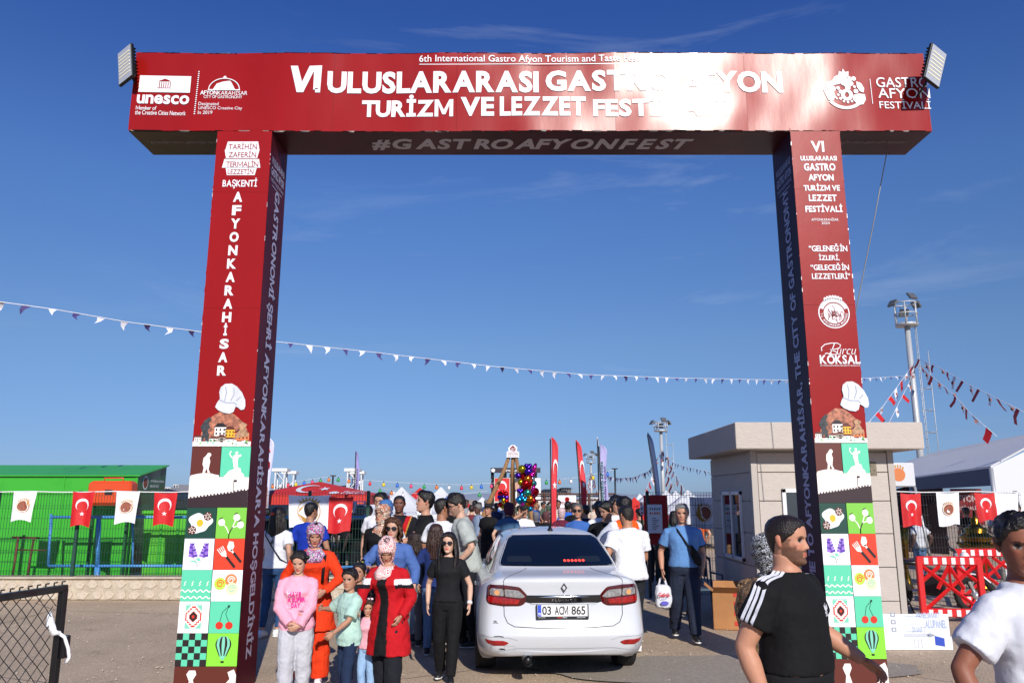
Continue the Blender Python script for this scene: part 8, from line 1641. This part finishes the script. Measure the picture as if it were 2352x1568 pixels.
def balloon(px, py, r_, col, kind, Y, where):
    cx, y0, dy = (1210, 1066, 110) if Y < 25 else (1156, 1126, 42); k_ = min(6, int((py - y0) / dy * 7)); pos = ('top', 'near-top', 'upper', 'middle', 'lower', 'near-bottom', 'bottom')[k_] + (' left' if px < cx - 6 else ' right' if px > cx + 6 else ' centre'); where = ('at the %s of the big bunch by the tripod' if Y < 25 else 'at the %s of the small bunch behind the cook') % pos
    m = mat('foil_' + col, FO[col], .16, metal=.85); c = P(px, py, Y); r2 = r_ * 1.2 / FPX * Y; q = MB()
    if kind == 'heart': q.ball((-r2 * .42, 0, r2 * .25), (r2 * .58, r2 * .42, r2 * .6), m, 12, 9).ball((r2 * .42, 0, r2 * .25), (r2 * .58, r2 * .42, r2 * .6), m, 12, 9).tube([(0, 0, r2 * .3), (0, 0, -r2 * .3), (0, 0, -r2 * .95)], [(r2 * .8, r2 * .42), (r2 * .5, r2 * .35), (r2 * .05, r2 * .05)], 12, m)
    elif kind == 'long': q.tube([(-r2 * .3, 0, -r2 * 1.3), (-r2 * .1, 0, -r2 * .4), (r2 * .2, 0, r2 * .5), (r2 * .5, 0, r2 * 1.2)], [r2 * .35, r2 * .55, r2 * .5, r2 * .2], 10, m)
    else: q.ball((0, 0, 0), (r2, r2 * .8, r2), m, 14, 10)
    q.tube([(0, 0, -r2 * .9), (0, 0, -r2 * 1.1)], [r2 * .04, r2 * .12], 6, m); o = q.build('balloon'); o.location = c; tagged(o, 'shiny %s %sfoil balloon %s' % (col, {'heart': 'heart-shaped ', 'long': 'elongated '}.get(kind, 'round '), where), 'balloon', 'foil balloons')
random.seed(9)
BL = [(1199, 1077, 8, 'gold', 'r'), (1213, 1072, 8, 'purple', 'heart'), (1214, 1083, 8, 'purple', 'r'), (1226, 1077, 9, 'pink', 'long'), (1221, 1090, 7, 'pink', 'heart'), (1190, 1092, 6, 'purple', 'r'), (1203, 1093, 8, 'red', 'r'), (1212, 1100, 7, 'orange', 'r'), (1222, 1099, 6, 'silver', 'r'), (1196, 1107, 6, 'gold', 'r'), (1208, 1110, 8, 'red', 'r'), (1218, 1108, 7, 'red', 'long'), (1205, 1120, 8, 'red', 'r'), (1215, 1118, 8, 'red', 'long'), (1226, 1110, 6, 'teal', 'r'), (1224, 1123, 7, 'pink', 'long'), (1230, 1128, 7, 'red', 'r'), (1212, 1131, 7, 'teal', 'r'), (1222, 1134, 6, 'purple', 'r'), (1228, 1138, 6, 'red', 'heart'), (1195, 1128, 7, 'purple', 'heart'), (1197, 1141, 9, 'blue', 'long'), (1205, 1147, 8, 'blue', 'heart'), (1193, 1148, 7, 'blue', 'r'), (1218, 1145, 7, 'orange', 'r'), (1225, 1150, 6, 'red', 'r'), (1201, 1158, 8, 'pink', 'long'), (1212, 1156, 7, 'orange', 'r'), (1222, 1160, 6, 'red', 'long'), (1208, 1167, 6, 'green', 'r'), (1218, 1168, 5, 'blue', 'r')]
for b in BL: balloon(*b, 22 + random.uniform(-.12, .12), 'in the big bunch beside the log tripod')
for px, py, r_, c, k in ((1155, 1130, 5, 'red', 'heart'), (1149, 1134, 5, 'red', 'r'), (1162, 1134, 5, 'red', 'r'), (1148, 1141, 5, 'purple', 'r'), (1156, 1140, 5, 'purple', 'heart'), (1163, 1142, 5, 'purple', 'r'), (1156, 1148, 5, 'gold', 'r'), (1150, 1150, 4, 'silver', 'r'), (1163, 1150, 5, 'red', 'r'), (1149, 1158, 5, 'red', 'r'), (1160, 1158, 5, 'gold', 'r'), (1154, 1164, 5, 'gold', 'heart')): balloon(px, py, r_, c, k, 26, 'in the small bunch behind the cook')
# ================================================================== bunting and lantern strings
rope = mat('bunting_cord', 'd8d8de', .7); PEN = {'purple': mat('pennant_purple', '3f3670', .7), 'white': mat('pennant_white', 'd5d6e2', .7), 'red': mat('pennant_red', 'b5151b', .7)}
def string(label, pts, n, cols, size, square=False, name='bunting'):
    """pts: (px, py, Y) along the cord; pennants hang from it and flutter"""
    t = thing(name, label, 'bunting', (0, 0, 0)); W3 = [P(*p) for p in pts]; q = MB(); q.tube(W3, .008 if size > .1 else .006, 5, rope); q.build('cord', t); seg = [0]
    for a, b in zip(W3[:-1], W3[1:]): seg.append(seg[-1] + (b - a).length)
    for i in range(n):
        s_ = seg[-1] * (i + .5) / n; k = max(j for j in range(len(seg) - 1) if seg[j] <= s_); f = (s_ - seg[k]) / (seg[k + 1] - seg[k]); c = W3[k].lerp(W3[k + 1], f); d = (W3[k + 1] - W3[k]).normalized(); col = cols[i % len(cols)]; S = size * random.uniform(.85, 1.1); dn = Vector((random.uniform(-.5, .5), random.uniform(-.9, .9), -1)).normalized(); h = S * 1.3; m = PEN[col]; q = MB(); mid = c + dn * h * .5 + Vector((random.uniform(-.04, .04), random.uniform(-.05, .05), 0))
        if square: q.add([c - d * S / 2, c + d * S / 2, mid + d * S * .45, mid - d * S * .45, c + dn * h + d * S * .35, c + dn * h - d * S * .5], [(0, 1, 2, 3), (3, 2, 4, 5)], m, True)
        else: q.add([c - d * S / 2, c + d * S / 2, mid + d * S * .25, mid - d * S * .25, c + dn * h], [(0, 1, 2, 3), (3, 2, 4)], m, True)
        if square and col == 'white': q.add([mid + Vector((S * .2 * math.cos(R(a)), -.012, S * .2 * math.sin(R(a)))) for a in range(0, 360, 45)], [tuple(range(8))], BROWN)
        q.build('pennant', t)
    return t
string('long cord of small purple and white pennants crossing the sky behind the gate', [(-30, 689, 13.0), (130, 711, 13.6), (290, 739, 14.3), (455, 761, 15), (620, 783, 15.8), (860, 809, 17), (1130, 841, 18.5), (1340, 860, 20), (1560, 868, 22), (1820, 873, 25), (2000, 868, 28), (2096, 862, 30)], 76, ['white', 'purple', 'white', 'purple', 'white'], .14)
string('upper red and white flag string running right from the tall mast', [(2103, 822, 30), (2160, 845, 27), (2220, 880, 24), (2290, 915, 21), (2380, 960, 18)], 14, ['red', 'white'], .30, True); string('steeper red and white flag string from the tall mast down to the marquee', [(2103, 832, 30), (2150, 872, 28), (2190, 905, 26), (2230, 950, 24), (2290, 1002, 23)], 11, ['red', 'white'], .30, True)
string('red and white flag string from the tall mast down behind the right column', [(2098, 835, 30), (2070, 875, 29), (2030, 930, 28), (1990, 975, 27)], 8, ['red', 'white'], .28, True); string('second red and white flag string close to the tall mast', [(2100, 850, 30), (2085, 885, 28), (2062, 930, 27), (2035, 985, 26)], 6, ['white', 'red'], .30, True)
string('purple and white pennants sagging between the two far masts', [(1385, 1092, 60), (1420, 1098, 58), (1455, 1096, 56), (1490, 1082, 54), (1518, 1040, 52)], 26, ['white', 'purple'], .34); string('purple and white pennants from the far mast to the booth roof', [(1518, 1042, 52), (1545, 1062, 50), (1575, 1072, 47), (1640, 1085, 42)], 16, ['white', 'purple'], .30)
for lb, L_ in (('red and white flags fanning right from the mast by the navy flag', [(1520, 1030, 52), (1535, 1055, 50), (1552, 1090, 47), (1575, 1130, 44)]), ('red and white flags falling steeply from the mast by the navy flag', [(1520, 1035, 52), (1530, 1070, 50), (1538, 1100, 48), (1548, 1128, 46)]), ('red and white flags falling left from the mast by the navy flag', [(1516, 1040, 52), (1505, 1075, 50), (1490, 1110, 48), (1478, 1138, 46)])): string(lb, L_, 10, ['red', 'white'], .42, True)
string('red and white flags around the small distant mast', [(1357, 1085, 75), (1366, 1100, 72), (1374, 1135, 68)], 9, ['red', 'white'], .5, True); string('red and white flags left of the small distant mast', [(1355, 1090, 75), (1350, 1110, 72), (1346, 1135, 68)], 7, ['white', 'red'], .5, True)
def lanterns(label, pts, n, cols, Y):
    t = thing('lantern_string', label, 'lights', (0, 0, 0)); W3 = [P(a, b, Y) for a, b in pts]; MB().tube(W3, .006, 4, rope).build('cord', t); L_ = len(W3) - 1
    for i in range(n): f = (i + .5) / n * L_; k = int(f); c = W3[k].lerp(W3[k + 1], f - k); MB().tube([c, c + Vector((0, 0, -.05))], .015, 5, DKM).rings([(c.x, c.y, c.z - .17, .04, .04), (c.x, c.y, c.z - .15, .055, .055), (c.x, c.y, c.z - .07, .05, .05), (c.x, c.y, c.z - .05, .03, .03)], 8, mat('lantern_' + cols[i % len(cols)], cols[i % len(cols)], .4)).build('lantern', t)
LC = ['2f9a4a', 'd8732a', 'dcdce0', 'd8344a', 'e0c02a', '2f6ad0', 'd83f6a']
lanterns('string of coloured lanterns left of the dark pole', [(600, 1112), (680, 1105), (765, 1093)], 9, LC, 27); lanterns('upper string of coloured lanterns sagging over the tents', [(765, 1093), (850, 1103), (960, 1110), (1060, 1113), (1140, 1108)], 14, LC, 27); lanterns('lower string of coloured lanterns over the tents', [(860, 1118), (930, 1130), (1020, 1138), (1120, 1127)], 8, LC, 27); lanterns('string of coloured lanterns right of the banner building', [(1240, 1101), (1300, 1099), (1345, 1093), (1412, 1078)], 6, LC, 27)
for px, py in ((765, 1092), (1412, 1076)): a = P(px, py, 27); o = MB().tube([(a.x, 27, 0), (a.x, 27, a.z)], .03, 6, DKM).tube([(a.x - .1, 27, a.z), (a.x + .1, 27, a.z)], .02, 5, DKM).build('lantern_pole'); tagged(o, 'thin dark pole holding lantern strings %s' % ('beside the red pavilion' if px < 900 else 'left of the small distant mast'), 'pole')
